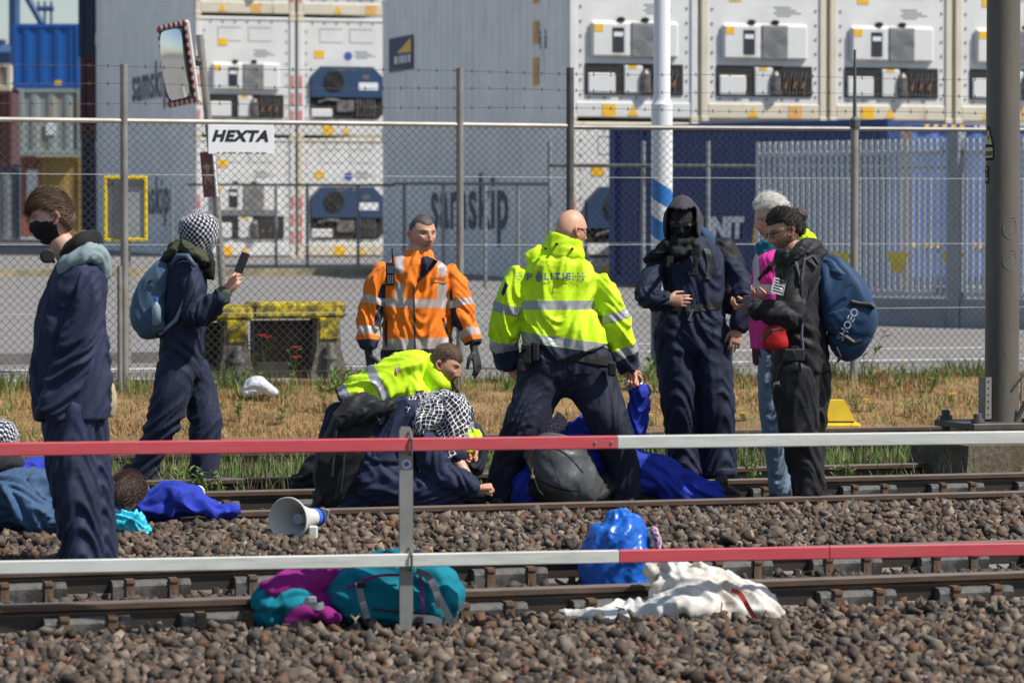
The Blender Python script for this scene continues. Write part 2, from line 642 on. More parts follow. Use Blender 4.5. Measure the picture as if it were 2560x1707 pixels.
ME_fast = local_mesh('fastening', fm, mat('fastening_steel', (.075, .055, .042), .65, metal=.2, var=.4, scale=25))
sm = MB()
sm.box((-.13, -.45, -.12), (.13, 1.95, -.004), .02)
ME_sleeper = local_mesh('sleeper', sm, M_sleeper)

def inst(name, me, loc, parent, rz=YAW):
    o = bpy.data.objects.new(name, me)
    COL.objects.link(o)
    if parent is not None:
        o.parent = parent
        if parent.parent is not None or abs(parent.rotation_euler.z) > 1e-6:
            o.location = loc                       # already in the parent's own frame
            o.rotation_euler = (0, 0, rz)
            return o
        loc = Vector(loc) - Vector(parent.location)
    o.location = loc
    o.rotation_euler = (0, 0, rz)
    return o
def seen_t(n_, t_):
    p = TV * t_ + NV * n_
    u = 1280 + FPX * p.x / p.y
    return -560 < u < 3120
def track(label, n1, n2, phase, step, dampers=True, sleepers=True):
    tr = empty('railway_track', TN(5, (n1 + n2) / 2, 0), label, 'track')
    for n_ in (n1, n2):
        rail(n_, tr)
    base = RT - .172
    for k in range(-14, 30):
        t = phase + step * k
        if sleepers and (seen_t(n1, t) or seen_t(n2, t)):
            inst('sleeper', ME_sleeper, TN(t, n1, base), tr)
        for n_ in (n1, n2):
            if not seen_t(n_, t):
                continue
            if dampers:
                inst('fastening', ME_fast, TN(t, n_, base), tr)
                d = inst('noise_damper', ME_damper, TN(t + step / 2, n_, base), tr)
                for s in (-.105, .105):
                    inst('clip', ME_clip, (s, 0, 0), d, 0)
                for s in (-.03, .165):
                    inst('pad', ME_pad, (s, 0, -.004), d, 0)
    return tr
track('brown railway track with noise dampers beneath the teal backpack and white sack', 14.83, 16.335, 3.18, .6)
track('brown railway track with noise dampers where people kneel and stand', 19.42, 20.925, 8.92, .63)
track('rusty overgrown railway track beside the dry grass verge', 24.65, 26.15, 5, .6, dampers=False)
tag(rail(22.25, None, 'old_rail', top=.17), 'single old rail lying in the grass between two tracks', 'rail')

# ---------------------------------------------------------------- containers in the yard
def paint(name, c, rust=(.22, .12, .06), at=.62, rough=.55, var=.10, scale=1.2, dscale=.9):
    return mat(name, c, rough, var=var, scale=scale, dirt=rust, dirt_scale=dscale * 2.2, dirt_at=at, streak=.22)
M_white = paint('container_white', (.65, .645, .625), (.46, .38, .28), .60)
M_cream = paint('container_cream', (.62, .56, .44), (.32, .19, .09), .53)
M_side = paint('container_side', (.80, .785, .76), (.42, .40, .36), .64)
M_seam = mat('panel_seam', (.40, .40, .40), .7, var=.1)
M_grille = mat('fan_grille', (.30, .29, .27), .7, var=.2, scale=20)
M_black = mat('black_bay', (.018, .017, .016), .8, var=.4, scale=9)
M_machine = mat('machinery', (.16, .15, .14), .5, metal=.5, var=.7, scale=9)
M_copper = mat('copper_pipe', (.50, .25, .12), .4, metal=.7, var=.3)
M_yellow = mat('yellow_sticker', (.80, .46, .02), .5, var=.15, scale=8)
M_faded = mat('faded_sticker', (.66, .36, .10), .6, var=.3, scale=8)
M_navy_unit = paint('navy_unit', (.022, .055, .125), (.05, .08, .13), .6, .45)
M_display = mat('control_display', (.03, .035, .045), .25, var=.3)
M_redwhite = mat('faded_red_stripe', (.56, .16, .15), .6, var=.25, scale=6)
M_ink = mat('dark_blue_ink', (.035, .035, .10), .6, var=.15)
M_bolt = mat('seal_bolt', (.14, .13, .12), .6, var=.2)
M_white_lbl = mat('white_label', (.72, .73, .74), .5, var=.06)
M_blue_logo = mat('blue_logo', (.05, .09, .36), .5, var=.1)
M_grey_ink = mat('grey_ink', (.20, .20, .21), .6, var=.1)

WID, HGT, LEN = 2.438, 2.896, 12.19
SV = NV                                             # containers run away from the camera, square to the tracks
def reefer(label, corner, style, group=None, side_ink=None, cream=False, sticker=0, hgt=HGT, red=True, cut=None):
    """corner: bottom left corner of the end wall; local x along the end, y into the stack, z up"""
    fr = frame_of(corner, TV, SV)
    c = empty('reefer_container', corner, label, 'container', group)
    fm_ = M_cream if cream else M_white
    H = hgt
    b = MB(fr)
    b.box((.02, .12, .13), (WID - .02, LEN, H - .03))
    sh = b.build('shell', M_side, c)
    k = MB(fr)                                      # shallow ribs on the visible long wall
    for y in np.arange(.35, LEN - .2, .42):
        k.box((.008, y, .22), (.021, y + .035, H - .14))
    k.box((.0, .1, .0), (.06, LEN, .20)).box((.0, .1, H - .11), (.06, LEN, H - .005))
    k.build('wall_rib', M_side, c)
    for x in (0, WID - .13):
        p = MB(fr)
        p.bev((x, -.02, .118), (x + .13, .16, H - .118), .012)
        p.build('corner_post', M_cream if cream or sticker % 2 else fm_, c)
        for z in (0, H - .118):
            q = MB(fr)
            q.bev((x - .012, -.032, z), (x + .142, .17, z + .118), .018)
            q.build('corner_casting', M_cream, c)
    if red:
        for x in (.028, WID - .102):
            q = MB(fr)
            for i in range(3):
                z0 = .35 + i * .42
                q.box((x, -.026, z0), (x + .074, -.0215, z0 + .30))
            q.build('red_marking', M_redwhite, c)
    q = MB(fr)
    q.bev((.13, -.01, .06), (WID - .13, .12, .34), .02)
    q.build('bottom_rail', fm_, c)
    q = MB(fr)
    q.bev((.13, -.01, H - .10), (WID - .13, .12, H - .02), .02)
    q.build('top_rail', fm_, c)
    q = MB(fr)
    q.box((.13, .012, .34), (WID - .13, .115, H - .10))
    face = q.build('end_panel', M_white, c)
    q = MB(fr)                                      # sealing bolts round the unit
    for z in np.arange(.45, H - .15, .26):
        for x in (.20, WID - .22):
            q.box((x, -.002, z), (x + .03, .014, z + .04))
    for x in np.arange(.35, WID - .3, .3):
        q.box((x, -.002, .40), (x + .04, .014, .43))
        q.box((x, -.002, H - .16), (x + .04, .014, H - .13))
    q.build('bolt_row', M_bolt, c)['kind'] = 'stuff'
    # machinery
    if style == 'grille':
        z1 = 1.62
        q = MB(fr)
        q.box((.30, -.012, .47), (WID - .28, .010, 1.02))
        bay = q.build('compressor_bay', M_black, c)
        q = MB(fr)
        for x, w in ((.34, .52), (1.02, .36)):
            q = MB(fr)
            q.bev((x, -.05, .49), (x + w, .0, .49 + (.36 if w > .5 else .50)), .02)
            q.build('electric_box', M_white, bay)
        q = MB(fr)
        q.lathe((1.42, -.05, .50), (0, 0, 1), [(0, .10), (.34, .10), (.42, .05)], 12)
        for i in range(7):
            x = 1.55 + .07 * i
            q.tube([(x, -.04, .5), (x + .02, -.05, .70 + .03 * (i % 3)), (x + .06, -.045, .92)], .016, 5)
        q.build('compressor', M_machine, bay)
        for i in range(3):
            q = MB(fr); q.tube([(1.60 + .17 * i, -.055, .62), (1.64 + .17 * i, -.06, .74)], .022, 5)
            q.build('pipe', M_copper, bay)
        q = MB(fr)
        q.bev((.38, -.075, 1.12), (WID - .38, .02, z1 + .16), .05)
        un = q.build('cooling_unit', M_white, c)
        q = MB(fr)
        q.bev((.40, -.10, 1.14), (1.10, -.04, z1 + .13), .03)
        bx = q.build('control_box', M_white, un)
        q = MB(fr)
        q.box((.78, -.108, 1.22), (1.00, -.0995, 1.66))
        q.build('control_display', M_display, un)
        q = MB(fr)
        q.box((.805, -.112, 1.50), (.975, -.1085, 1.58))
        q.build('display_label', M_white_lbl, un)
        q = MB(fr)
        q.bev((1.14, -.10, 1.13), (1.66, -.05, z1 + .14), .02)
        fg = q.build('fan_panel', M_grille, un)
        q = MB(fr)
        for i in range(13):
            x = 1.17 + .0375 * i
            q.box((x, -.112, 1.16), (x + .008, -.1005, z1 + .11))
        for i in range(6):
            q.lathe((1.40, -.113, 1.44), (0, 1, 0), [(0, .24 - i * .038), (.006, .24 - i * .038), (.006, .232 - i * .038), (0, .232 - i * .038)], 20, cap=False)
        q.build('fan_guard', M_seam, un)
        q = MB(fr)
        q.box((.44, -.106, 1.58), (.60, -.1005, 1.72))
        q.build('sticker', M_yellow, un)
        for x in (.96, 1.42):
            q = MB(fr)
            q.lathe((x, -.05, z1 + .16), (0, 0, 1), [(0, .07), (.05, .07), (.07, .03)], 10)
            q.build('vent_cap', M_black, un)
        q = MB(fr)
        q.box((.55, .002, z1 + .56), (.78, .011, z1 + .74))
        q.box((WID - .43, -.004, .72), (WID - .31, .011, .96)).box((1.10, -.056, .94), (1.26, -.0505, .99))
        q.build('sticker', M_yellow, c)
        q = MB(fr)
        q.box((WID - .50, -.005, .50), (WID - .44, .0, 1.0))
        q.build('vent_slot', M_black, c)
    else:
        q = MB(fr)
        z0, z1, x0, x1 = .46, 1.72, .30, WID - .30
        q.prism([(x0, -.004, z0 + .12), (x0 + .12, -.004, z0), (x1 - .14, -.004, z0), (x1, -.004, z0 + .14), (x1, -.004, z1 - .26), (x1 - .26, -.004, z1), (x0 + .26, -.004, z1),
                 (x0, -.004, z1 - .26)], (0, .014, 0))
        bay = q.build('compressor_bay', M_black, c)
        q = MB(fr)
        zz = .98
        q.prism([(x0 + .015, -.075, zz), (x1 - .015, -.075, zz), (x1 - .015, -.075, z1 - .27), (x1 - .27, -.075, z1 - .015), (x0 + .27, -.075, z1 - .015), (x0 + .015, -.075, z1 - .27)],
                (0, .07, 0))
        un = q.build('cooling_unit', M_navy_unit, c)
        q = MB(fr)
        q.lathe((.88, -.095, 1.36), (0, 1, 0), [(0, .235), (.0, .25), (.025, .25)], 24)
        q.build('fan', M_black, un)
        q = MB(fr)
        for i in range(4):
            q.lathe((.88, -.102, 1.36), (0, 1, 0), [(0, .22 - i * .05), (.006, .22 - i * .05), (.006, .214 - i * .05), (0, .214 - i * .05)], 20, cap=False)
        q.build('fan_guard', M_bolt, un)
        q = MB(fr)
        q.box((1.50, -.082, 1.16), (1.98, -.0755, 1.34))
        q.build('unit_label', M_white_lbl, un)
        q = MB(fr)
        q.box((1.60, -.083, 1.42), (1.76, -.0755, 1.52)).box((.96, -.083, 1.62), (1.2, -.0755, 1.66)).box((1.3, -.083, 1.62), (1.42, -.0755, 1.66))
        q.build('unit_hatch', M_bolt, un)
        q = MB(fr)
        q.bev((x0 + .02, -.04, .50), (x0 + .55, .0, .70), .02)
        q.build('electric_box', M_white, bay)
        q = MB(fr)
        q.bev((.95, -.05, .62), (1.40, .0, .92), .05)
        q.tube([(.5, -.03, .85), (.7, -.04, .92), (1.0, -.05, .9)], .035, 6)
        for i in range(6):
            x = 1.45 + .085 * i
            q.tube([(x, -.04, .52), (x + .03, -.05, .72), (x, -.045, .94)], .022, 5)
        q.build('compressor', M_machine, bay)
        q = MB(fr)
        q.box((.42, .002, 1.92), (.66, .011, 2.10))
        q.build('sticker', M_yellow, c)
        q = MB(fr)
        q.lathe((1.26, .002, 1.98), (0, 1, 0), [(0, .0), (0, .1), (.008, .1)], 16)
        lg = q.build('blue_logo', M_blue_logo, c)
    # stickers and lettering common to both
    q = MB(fr)
    sx = (1.1, .55, 1.5, .9)[sticker % 4]
    q.prism([(sx, -.0125, .10), (sx + .2, -.0125, .10), (sx + .1, -.0125, .29)], (0, -.006, 0))
    q.build('warning_triangle', M_yellow, c)
    q = MB(fr)
    sx = (.62, 1.35, .9, 1.7)[sticker % 4]
    q.box((sx, -.0185, .08), (sx + .26, -.0125, .30))
    q.build('sticker', M_faded if sticker % 2 else M_yellow, c)
    q = MB(fr)
    for i in range(2):
        q.box((.55 + i * .75, .003, 2.30), (1.12 + i * .75, .0115, 2.312))
        q.box((.55 + i * .75, .003, 2.62), (1.12 + i * .75, .0115, 2.632))
        q.box((.55 + i * .75, .003, 2.30), (.562 + i * .75, .0115, 2.63))
    for i in range(4):
        q.box((1.42 + (i % 2) * .05, .002, 2.08 - i * .05), (1.75 + (i % 3) * .1, .0115, 2.10 - i * .05))
    q.build('panel_seam', M_seam, c)['kind'] = 'stuff'
    if side_ink:
        for body, y, z, size in side_ink:
            V, F = text_mesh(body, size, 0, size * .018, 1.08)
            q = MB(lambda p: fr((.004, y - p[0], z + p[1])))
            q.add(V, F)
            q.build('lettering', M_ink, c)
    return c

# right hand stack: its near corner stands at photo column 1423
D_R = 62.0
RC = P(1423, 600, D_R); RC.z = gz(RC) - .02
g_right = 'white reefer containers in the stack behind the blue container'
def col_at(base, i, z):
    return base + TV * (i * (WID + .07)) + Vector((0, 0, z))
reefer('white reefer container behind the tall striped pole, upper tier of right stack', col_at(RC, 0, HGT), 'grille', g_right, sticker=0, red=False,
       side_ink=[('i i', 1.5, 1.5, .5)])
reefer('rust-streaked reefer container second along the upper tier, right of the striped pole', col_at(RC, 1, HGT), 'grille', g_right, sticker=3, cream=True, red=False)
reefer('reefer container in upper tier directly left of the yellowed container by the mast', col_at(RC, 2, HGT), 'grille', g_right, sticker=0, cream=True, red=False)
reefer('yellowed old reefer container partly hidden behind the catenary mast', col_at(RC, 3, HGT), 'grille', g_right, sticker=1, cream=True, red=False)
reefer('white reefer container with navy unit half hidden by the dark blue container', col_at(RC, 0, 0), 'navy', g_right, cream=True, side_ink=[('samskip', 6.1, 1.45, 1.5)])

# left hand stack
D_L = 83.0
LC = P(490, 600, D_L); LC.z = gz(LC) - .03
g_left = 'white reefer containers in the stack behind the mirror pole'
side_l = [('samskip', 5.2, 1.5, 1.3)]
reefer('white reefer container at ground level behind the leaning mirror pole', col_at(LC, 0, 0), 'grille', g_left, sticker=0, side_ink=side_l)
reefer('white reefer container in the middle tier behind the leaning mirror pole', col_at(LC, 0, HGT), 'grille', g_left, sticker=2, side_ink=side_l)
reefer('white reefer container on top tier above the mirror pole, lower edge rusty', col_at(LC, 0, HGT * 2), 'grille', g_left, sticker=1, cream=True)
reefer('white reefer container with navy cooling unit, on the ground, right column', col_at(LC, 1, 0), 'navy', g_left, sticker=2, cream=True)
reefer('white reefer container with navy cooling unit, middle tier, right column', col_at(LC, 1, HGT), 'navy', g_left, sticker=0)
reefer('rusty cream reefer container on top tier, right column', col_at(LC, 1, HGT * 2), 'navy', g_left, sticker=3, cream=True)

# small sign plates on the long wall of the right stack
q = MB(frame_of(col_at(RC, 0, HGT), TV, SV))
q.box((-.012, 9.85, 1.35), (-.004, 11.6, 2.05))
o = q.build('advert_plate', M_ink)
tag(o, 'dark blue plate with yellow corner on the long grey container wall', 'plate')
q = MB(frame_of(col_at(RC, 0, HGT), TV, SV))
q.prism([(-.014, 9.95, 1.70), (-.014, 9.95, 2.0), (-.014, 11.0, 1.72)], (-.004, 0, 0))
q.build('yellow_flash', M_yellow, o)
q = MB(frame_of(col_at(RC, 0, HGT), TV, SV))
for i, (a, b_) in enumerate(((.0, .12), (.2, .3), (.36, .5), (.55, .62), (.7, .84))):
    q.box((-.016, 10.0 + a * 1.4, 1.50), (-.0125, 10.0 + b_ * 1.4, 1.66))
q.build('lettering', M_white_lbl, o)
for z, h_, lb in ((2.2, .3, 'topmost'), (1.45, .42, 'middle'), (.7, .5, 'lowest')):
    q = MB(frame_of(col_at(RC, 0, HGT), TV, SV))
    q.box((-.006, 1.75, z), (.006, 2.05, z + h_))
    tag(q.build('warning_sticker', M_faded), lb + ' small orange sticker on the grey container wall', 'sticker', 'orange stickers on container wall')

# dry containers with corrugated walls
def corrugated(label, p0, along, length, hgt, m, m_frame, deep=2.4, pitch=.28, group=None, base_z=None, marks=None):
    along = Vector(along).normalized()
    back = Vector((-along.y, along.x, 0))
    fr = frame_of(p0, along, back)
    c = empty('shipping_container', p0, label, 'container', group)
    b = MB(fr)
    xs = np.arange(.14, length - .14, pitch / 4)
    pts = []
    for i, x in enumerate(xs):
        y = .018 if (i // 2) % 2 else .055
        pts.append((x, y))
    n_ = len(pts)
    V = [(x, y, .16) for x, y in pts] + [(x, y, hgt - .12) for x, y in pts]
    b.add(V, [(i, i + 1, n_ + i + 1, n_ + i) for i in range(n_ - 1)])
    b.build('corrugated_wall', m, c)
    b = MB(fr)
    b.box((.05, .07, .13), (length - .05, deep, hgt - .03))
    b.build('shell', m, c)
    for x in (0, length - .14):
        q = MB(fr)
        q.bev((x, -.01, 0), (x + .14, .15, hgt), .015)
        q.build('corner_post', m_frame, c)
    for z0, z1 in ((0, .16), (hgt - .12, hgt)):
        q = MB(fr)
        q.bev((.14, 0, z0), (length - .14, .12, z1), .012)
        q.build('side_rail', m_frame, c)
    for nm, m2, boxes in (marks or []):
        q = MB(fr)
        for (x0, x1, z0, z1) in boxes:
            q.box((x0, -.004, z0), (x1, .02, z1))
        q.build(nm, m2, c)
    return c
M_dblue = paint('deep_blue_paint', (.018, .040, .155), (.03, .05, .12), .6, .4)
M_dblue_f = paint('deep_blue_frame', (.020, .045, .17), (.08, .06, .06), .62, .4)
M_lblue = paint('mid_blue_paint', (.085, .16, .42), (.10, .13, .25), .6, .4)
M_bright = paint('bright_blue_paint', (.008, .095, .36), (.06, .10, .20), .62, .4)
M_dull = paint('weathered_grey_green_paint', (.27, .31, .30), (.40, .24, .10), .56, .6)
M_maroon = paint('maroon_paint', (.085, .028, .030), (.12, .06, .05), .6, .6)
M_dnavy = paint('blackish_navy_paint', (.014, .026, .062), (.05, .04, .04), .62, .5)
M_mustard = paint('mustard_paint', (.34, .22, .045), (.22, .12, .06), .55, .6)
M_redbrown = paint('redbrown_paint', (.26, .09, .055), (.12, .06, .05), .55, .6)
M_grayc = paint('grey_paint', (.20, .22, .24), (.16, .13, .10), .58, .6)

# deep blue box set at an angle in front of the right stack
A0 = P(1522, 620, 60.0); A1 = P(2219, 620, 56.2)
for a in (A0, A1):
    a.z = 0
zA = .88
blue_box = corrugated('deep blue corrugated container standing before the white reefer stack', Vector((A0.x, A0.y, zA)), A1 - A0, (A1 - A0).length, 2.72, M_dblue, M_dblue_f, 2.3, .26)
al = (A1 - A0).normalized(); bk = Vector((-al.y, al.x, 0))
V, F = text_mesh('UNIT', .40, .05, .025, 1.0)
q = MB(lambda p: Vector((A0.x, A0.y, zA)) + al * (2.42 + p[0]) + bk * (-.004) + UP * (.95 + p[1] * 1.15))
q.add(V, F)
q.build('lettering', M_white_lbl, blue_box)
q = MB(lambda p: Vector((A0.x, A0.y, zA)) + al * p[0] + bk * p[1] + UP * p[2])
q.prism([(3.08, -.006, .68), (3.22, -.006, .68), (3.30, -.006, 1.2), (3.16, -.006, 1.2)], (0, .003, 0))
q.build('yellow_flash', M_yellow, blue_box)
for x in (.72, 1.05):
    q = MB(lambda p: Vector((A0.x, A0.y, zA)) + al * p[0] + bk * p[1] + UP * p[2])
    q.box((x, -.03, .1), (x + .05, .02, 2.6))
    q.build('locking_bar', M_dblue_f, blue_box)
B0 = P(2228, 620, 56.5); B1 = P(2700, 620, 58.5)
b2 = corrugated('lighter blue container with black and yellow hazard stripes behind the bar gate', Vector((B0.x, B0.y, .9)), B1 - B0, 3.05, 2.64, M_lblue, M_dblue_f, 2.4, .45)
al2 = (B1 - B0).normalized(); bk2 = Vector((-al2.y, al2.x, 0))
q = MB(frame_of((B0.x, B0.y, .9), al2, bk2))
for i in range(5):
    x = .62 + i * .18
    q.prism([(x, -.008, 2.53), (x + .09, -.008, 2.53), (x + .15, -.008, 2.63), (x + .06, -.008, 2.63)], (0, .006, 0))
q.build('hazard_stripe', M_yellow, b2)
q = MB(frame_of((B0.x, B0.y, .9), al2, bk2))
q.box((.16, -.03, .0), (.40, .01, 2.6))
q.build('end_frame', mat('brown_grey_frame', (.15, .115, .095), .7, var=.3), b2)
V, F = text_mesh('UNIT', .22, 0, .01)
q = MB(lambda p: Vector((B0.x, B0.y, .9)) + al2 * (1.95 + p[0]) + bk2 * (-.004) + UP * (2.58 + p[1] * .5))
q.add(V, F)
q.build('lettering', M_white_lbl, b2)
q = MB(frame_of((B0.x, B0.y, .9), al2, bk2))
for x in (.2, .7, 1.2, 1.7, 2.2):
    q.box((x, -.012, .62), (x + .34, .012, .70))
q.build('yellow_stripe', M_yellow, b2)

# far left stacks
def stack_box(label, u0, u1, v_top, v_bot, D, m, mf, pitch=.3, deep=6, yaw=0.0, marks=None):
    a, b_ = P(u0, v_bot, D), P(u1, v_bot, D + (u1 - u0) / FPX * D * math.tan(yaw))
    top = P(u0, v_top, D)
    a2 = Vector((a.x, a.y, 0)); b2_ = Vector((b_.x, b_.y, 0))
    return corrugated(label, a, b2_ - a2, (b2_ - a2).length, top.z - a.z, m, mf, deep, pitch, 'container stacks in the far left of the yard', marks=marks)
DL = 104.0
stack_box('bright blue corrugated container high in the far stack', 32, 199, 60, 222, DL, M_bright, M_bright, .45, marks=[('label_patch', M_yellow, [(1.25, 1.45, .1, .24)])])
stack_box('weathered grey green container under the bright blue one', 48, 204, 222, 390, DL, M_dull, M_dull, .5, marks=[('paper_patch', M_white_lbl, [(.8, 1.1, .62, 1.0)])])
stack_box('mustard yellow container on the ground of the far stack', 105, 207, 392, 592, DL + .5, M_mustard, M_mustard, .7)
stack_box('red brown container with white panel beside the mustard container', 52, 106, 392, 592, DL + .5, M_redbrown, M_redbrown, .6, marks=[('white_panel', M_white_lbl, [(.18, .55, .9, 2.0)])])
stack_box('blackish navy container towering at the top of the dark stack', 196, 281, -60, 142, 95.0, M_dnavy, M_dnavy, .4)
stack_box('maroon container below the blackish navy one', 200, 283, 142, 350, 95.0, M_maroon, M_maroon, .4)
stack_box('dark navy container standing on the ground below the maroon one', 203, 285, 350, 612, 95.0, M_dnavy, M_dnavy, .4)
stack_box('cream container cut by the photo edge beside a blue crane leg', -60, 28, 160, 228, 112.0, M_cream, M_cream, .5)
stack_box('maroon container stacked below the cream one', -60, 30, 228, 420, 112.0, M_maroon, M_maroon, .5)
stack_box('grey container standing on the ground at the far left', -60, 50, 420, 612, 112.0, M_grayc, M_dnavy, .5)

# harbour crane far behind
M_crane = mat('crane_blue', (.035, .085, .20), .6, var=.15)
cr = empty('harbour_crane', P(40, 600, 150), 'blue steel harbour crane rising behind the far container stacks', 'crane')
def cr_tube(name, pts, r):
    q = MB(); q.tube([P(u, v, 150) for u, v in pts], r, 6)
    q.build(name, M_crane, cr)
cr_tube('leg', [(36, -30), (36, 600)], .26)
cr_tube('brace', [(60, -20), (104, 58), (98, 60)], .16)
cr_tube('leg', [(4, 100), (4, 600)], .2)
cr_tube('walkway', [(95, 22), (134, 22)], .12)
cr_tube('walkway', [(-10, 140), (30, 140)], .5)
for u in (96, 112, 128):
    cr_tube('railing_post', [(u, 4), (u, 62)], .06)

# ---------------------------------------------------------------- near chain link fence
M_galv = mat('galvanised_steel', (.27, .255, .235), .55, metal=.35, var=.2, scale=5, dirt=(.22, .18, .14), dirt_scale=4, dirt_at=.56)
M_wire = mat('fence_wire', (.10, .09, .08), .6, metal=.3, var=.3, scale=9)
M_wire_b = mat('bright_wire', (.55, .55, .54), .5, metal=.3, var=.15)
M_darkpost = mat('dark_post', (.10, .10, .10), .6, metal=.3, var=.3)
FN = 28.88
def fence_at(u, z):
    return on_line(u, FN, z)
Z_TOP, Z_BASE = 2.72, .40
fence = empty('chain_link_fence', fence_at(1280, Z_BASE), 'rusty grey chain link fence with barbed wire along the yard', 'fence')
def tn_u(u):
    p = on_line(u, FN, 0)
    return p.dot(TV)
for u, top, r, m in ((-480, 3.22, .033, M_galv), (312, 3.19, .033, M_galv), (1150, 3.20, .033, M_galv), (1425, 3.22, .034, M_darkpost), (2135, 2.74, .036, M_galv), (2860, 3.2, .033, M_galv)):
    t = tn_u(u)
    q = MB(); q.tube([TN(t, FN, Z_BASE - .25), TN(t, FN, top)], r, 12)
    pst = q.build('post', m, fence, smooth=False)
    smooth_by_angle(pst)
    if u == 2135:
        q = MB(); q.tube([TN(t, FN, 2.72), TN(t, FN, 2.79), TN(t, FN, 2.82), TN(t, FN, 3.42)], [.05, .05, .018, .011], 8)
        q.build('post_spike', M_darkpost, fence)
    if u in (312,):
        q = MB(); q.tube([TN(t - .05, FN - .04, Z_BASE - .2), TN(t - .05, FN - .04, 1.5)], .022, 8)
        q.build('stay_tube', M_galv, fence)
q = MB()
t_a, t_m, t_b = tn_u(-500), tn_u(1425), tn_u(2900)
q.tube([TN(t_a, FN, Z_TOP), TN(t_m, FN, Z_TOP - .01)], .021, 8)
q.build('top_tube', mat('pale_tube', (.50, .47, .42), .55, metal=.2, var=.2, scale=4), fence)
q = MB()
q.tube([TN(t_m, FN, Z_TOP - .02), TN(t_b, FN, Z_TOP + .0)], .021, 8)
q.build('top_tube', M_galv, fence)
for z, m in ((2.27, M_wire_b), (1.68, M_wire_b), (1.10, M_wire_b), (.60, M_wire)):
    q = MB(); q.tube([TN(t_a, FN - .008, z), TN(t_m, FN - .008, z - .01), TN(t_b, FN - .008, z)], .0035, 4)
    q.build('tension_wire', m, fence)
def chain_link(t0, t1, z0, z1, pitch=.035, r=.0028):
    """zigzag wires that hook into their neighbours: diamonds 2 * pitch wide"""
    V, F = [], []
    nt_ = int((t1 - t0) / pitch)
    nz = int((z1 - z0) / pitch)
    off = np.array([[1, 0], [0, 1], [-1, 0], [0, -1]]) * r
    jit = np.random.default_rng(5)
    for i in range(nt_):
        base = len(V)
        tb = t0 + i * pitch
        for j in range(nz + 1):
            s = 1 if ((i + j) % 2) else -1
            t = tb + s * pitch / 2 * 1.03 + jit.normal() * .0007
            n_ = FN + s * .002
            for a, b_ in off:
                V.append(TN(t + a, n_ + b_, z0 + j * pitch))
            if j:
                a0 = base + (j - 1) * 4
                for k in range(4):
                    F.append((a0 + k, a0 + (k + 1) % 4, a0 + 4 + (k + 1) % 4, a0 + 4 + k))
    return mesh_fast('wire_mesh', np.array(V), np.array(F))
wm_o = link_mesh('wire_mesh', chain_link(tn_u(-480), tn_u(2900), Z_BASE - .06, Z_TOP + .015), M_wire, fence)
for z, zz in ((2.86, 2.86), (3.02, 3.02), (3.17, 3.18)):
    q = MB()
    ts = np.linspace(t_a, t_b, 60)
    q.tube([TN(t, FN, z + .008 * math.sin(t * 2 + z * 9)) for t in ts], .0028, 4)
    for t in np.arange(t_a, t_b, .16):
        p = TN(t, FN, z + .008 * math.sin(t * 2 + z * 9))
        q.tube([p + Vector((-.006, 0, -.016)), p + Vector((.006, 0, .016))], .0035, 4)
        q.tube([p + Vector((.012, 0, -.014)), p + Vector((-.004, .004, .016))], .0035, 4)
    q.build('barbed_wire', M_wire, fence)

# company sign hung on the fence
sg = MB()
pa, pb = on_line(521, FN - .03, 0), on_line(686, FN - .03, 0)
za, zb = P(600, 385, 29.5).z, P(600, 312, 29.5).z
t0s, t1s = pa.dot(TV), pb.dot(TV)
sg.fr = lambda p: TN(p[0], FN - .035 + p[1], p[2])
sg.bev((t0s, -.006, za), (t1s, .006, zb), .003)
signo = sg.build('company_sign', mat('sign_white', (.80, .80, .81), .35, var=.03))
tag(signo, 'white rectangular HEXTA sign hung on the chain link fence', 'sign')
V, F = text_mesh('HEXTA', .125, .28, .0065, 1.12)
q = MB(lambda p: TN((t0s + t1s) / 2 + p[0] * 1.12 - .015, FN - .044, zb - .098 + p[1]))
q.add(V, F)
q.build('lettering', mat('sign_ink', (.012, .014, .035), .5, var=.05), signo)
sm_ = MB(lambda p: TN((t0s + t1s) / 2 + p[0], FN - .044 + p[1], za + .014 + p[2]))
for i in range(9):
    sm_.box((-.21 + i * .048, -.001, -.003), (-.21 + i * .048 + .02 + .012 * (i % 3), .001, .003))
sm_.build('small_print', M_grey_ink, signo)

# ---------------------------------------------------------------- traffic mirror on a leaning pole
DM = 31.6
pole_foot = P(572, 720, DM); pole_foot.z = gz(pole_foot)
mp = empty('traffic_mirror', pole_foot, 'convex traffic mirror with red and white frame on a leaning pole', 'mirror')
axis_top = P(499, 88, DM)
q = MB()
q.tube([pole_foot + (pole_foot - axis_top).normalized() * .1, P(541, 500, DM), axis_top], .036, 12)
smooth_by_angle(q.build('pole', M_galv, mp))
# mirror plate, turned towards the left
mc = P(440, 165, DM - .1)
mx = (P(498, 158, DM - .12) - P(388, 170, DM + .42)); mx = (Vector((mx.x, mx.y, mx.z))).normalized()
mup = (P(470, 60, DM) - P(498, 262, DM)).normalized()
mx = (mx - mup * mx.dot(mup)).normalized()
mn = mx.cross(mup).normalized()                     # out of the glass
if mn.y > 0:
    mn = -mn
ctr = (P(388, 65, DM) + P(476, 60, DM) + P(495, 258, DM) + P(410, 262, DM)) / 4
hw, hh = .235, .375
mfr = lambda p: ctr + mx * p[0] + mup * p[1] + mn * p[2]
q = MB(mfr); q.bev((-hw, -hh, -.05), (hw, hh, 0), .02)
fro = q.build('frame', mat('mirror_frame_white', (.66, .63, .58), .5, var=.1), mp)
M_rstripe = mat('frame_red', (.30, .03, .04), .5, var=.2)
def dash(ax, n_):
    for i in range(n_):
        a = -1 + 2 * (i + .25) / n_; b_ = -1 + 2 * (i + .75) / n_
        yield a, b_
